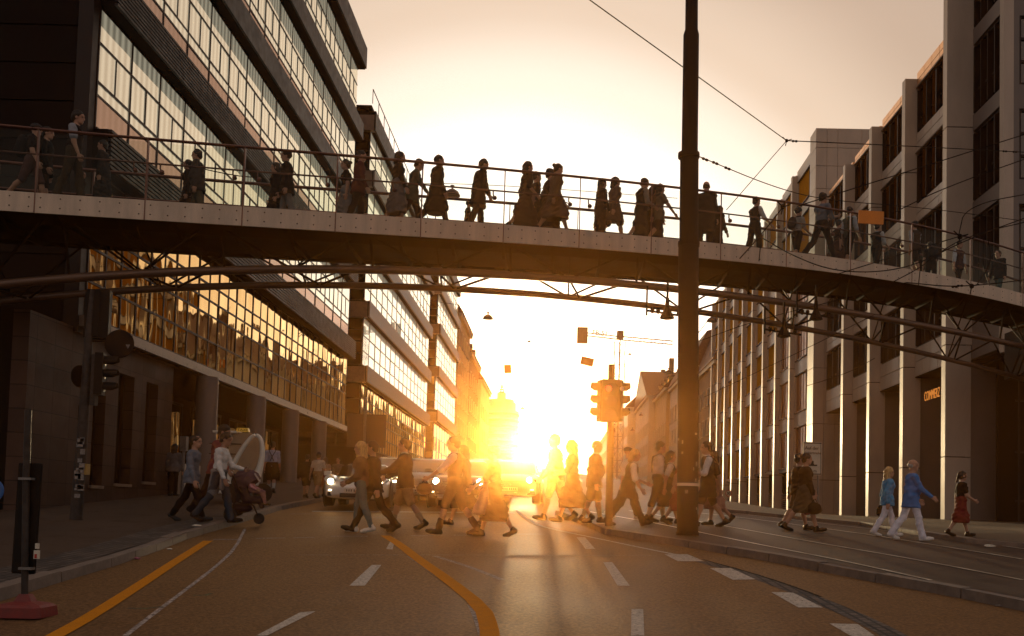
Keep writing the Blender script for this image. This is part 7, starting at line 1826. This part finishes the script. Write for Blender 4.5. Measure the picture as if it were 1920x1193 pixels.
bped(1223, 348, Rt, 'small person between the man looking down and the outstretched arm', H=1.55, pose='walk', sex='f', top=('jacket', BR, 'long', .2), bottom=('skirt', BR, .6), hair=('bob', HBR), lo=1.1)
bped(1236, 345, Rt, 'woman with long dark hair stretching one arm down, just left of the mast', pose='walk', sex='f', H=1.66, top=('shirt', (.13, .10, .07), 'short', .22), bottom=('shorts', BR, 1.0), hair=('long', HB), arms=((.5, .25, .05), (.55, .25, .05)))
bped(1324, 340, AW - .4, 'large man in wide dark coat directly right of the mast', H=1.86, pose='short', top=('coat', BK, 'long', .45), bottom=('trousers', BK, .06), hair=('bald', HB), belly=.08)
bped(1345, 385, Rt, 'hunched dark figure behind the large man', H=1.5, pose='short', sex='f', top=('coat', DK, 'long', .5), bottom=('skirt', DK, .7), hair=('bob', HB), lean=.15)
bped(1416, 369, Rt, 'man in dark waistcoat with white short sleeve and arm held down, alone', pose='short', top=('vest', BK, 'none', .10), sleeve_under=((.45, .42, .42), 'elbow'), bottom=('shorts', BK, 1.15), hair=('short', HB), H=1.74, arms=((.35, .2, .4), (.4, .25, .4)))
o, J, s = bped(1495, 390, Rt, 'backpack walker in grey shirt before the glowing shutters', pose='short', top=('shirt', (.28, .26, .25), 'short', .08), bottom=('shorts', BK, 1.0), hair=('curly', HB), H=1.70, arms=((.3, .12, .8), (.3, .12, .9)))
backpack(o, J, 'dark backpack with lighter strap before the glowing shutters', (.03, .02, .018), .8)
bped(1541, 361, Rt, 'tall man in blue-grey shirt reading while walking, rear leg far back', pose='long', H=1.84, top=('shirt', (.13, .14, .17), 'elbow', .10), bottom=('trousers', BK, .03), hair=('short', HB), arms=((.4, .1, 1.5), (.4, .1, 1.5)))
bped(1592, 388, Rt, 'man in green waistcoat with white sleeves left of the orange board', pose='short', top=('vest', (.06, .06, .045), 'none', .12), sleeve_under=((.36, .36, .40), 'elbow'), bottom=('shorts', BK, 1.1), hair=('short', HB), H=1.76)
bped(1571, 412, Rt, 'woman in long brown skirt close behind the green waistcoat', H=1.58, pose='walk', sex='f', top=('shirt', DK, 'elbow', .12), bottom=('skirt', (.06, .025, .02), .80, .10), hair=('short', HB), lo=1.0)
o, J, s = bped(1644, 418, Rt, 'man in black waistcoat with head behind the orange board', pose='short', top=('vest', BK, 'none', .12), sleeve_under=((.40, .40, .43), 'elbow'), bottom=('shorts', BK, 1.1), hair=('short', HB), H=1.66, arms=((.3, .1, .9), (.3, .1, .9)))
bped(1717, 414, AW + .6, 'man in brown waistcoat seen from behind at the last fins', pose='short', top=('vest', BR, 'none', .14), sleeve_under=((.33, .33, .36), 'elbow'), bottom=('shorts', BK, 1.0), hair=('short', HB), H=1.76)
o, J, s = bped(1746, 452, AW, 'short person bowed under a large black backpack', H=1.55, pose='short', lean=.2, top=('shirt', BK, 'short', .1), bottom=('shorts', BK, 1.0), hair=('short', HB))
backpack(o, J, 'very large black backpack covering the short person on the bridge', (.008, .007, .008), 1.35)
bped(1797, 453, TO + .5, 'man in dark red waistcoat and bow tie facing the viewer near the right bridge end', pose='short', top=('vest', (.055, .018, .015), 'none', .14), sleeve_under=((.45, .45, .5), 'elbow'), bottom=('trousers', BK, .03), hair=('short', HB), H=1.74, arms=((.05, .2, .1), (.05, .2, .1)))
bped(1873, 470, Lf + .5, 'man with glasses in black jacket, last figure at the right bridge end', pose='short', top=('jacket', BK, 'long', .18), bottom=('trousers', (.05, .09, .09), .03), hair=('short', HB), H=1.74)
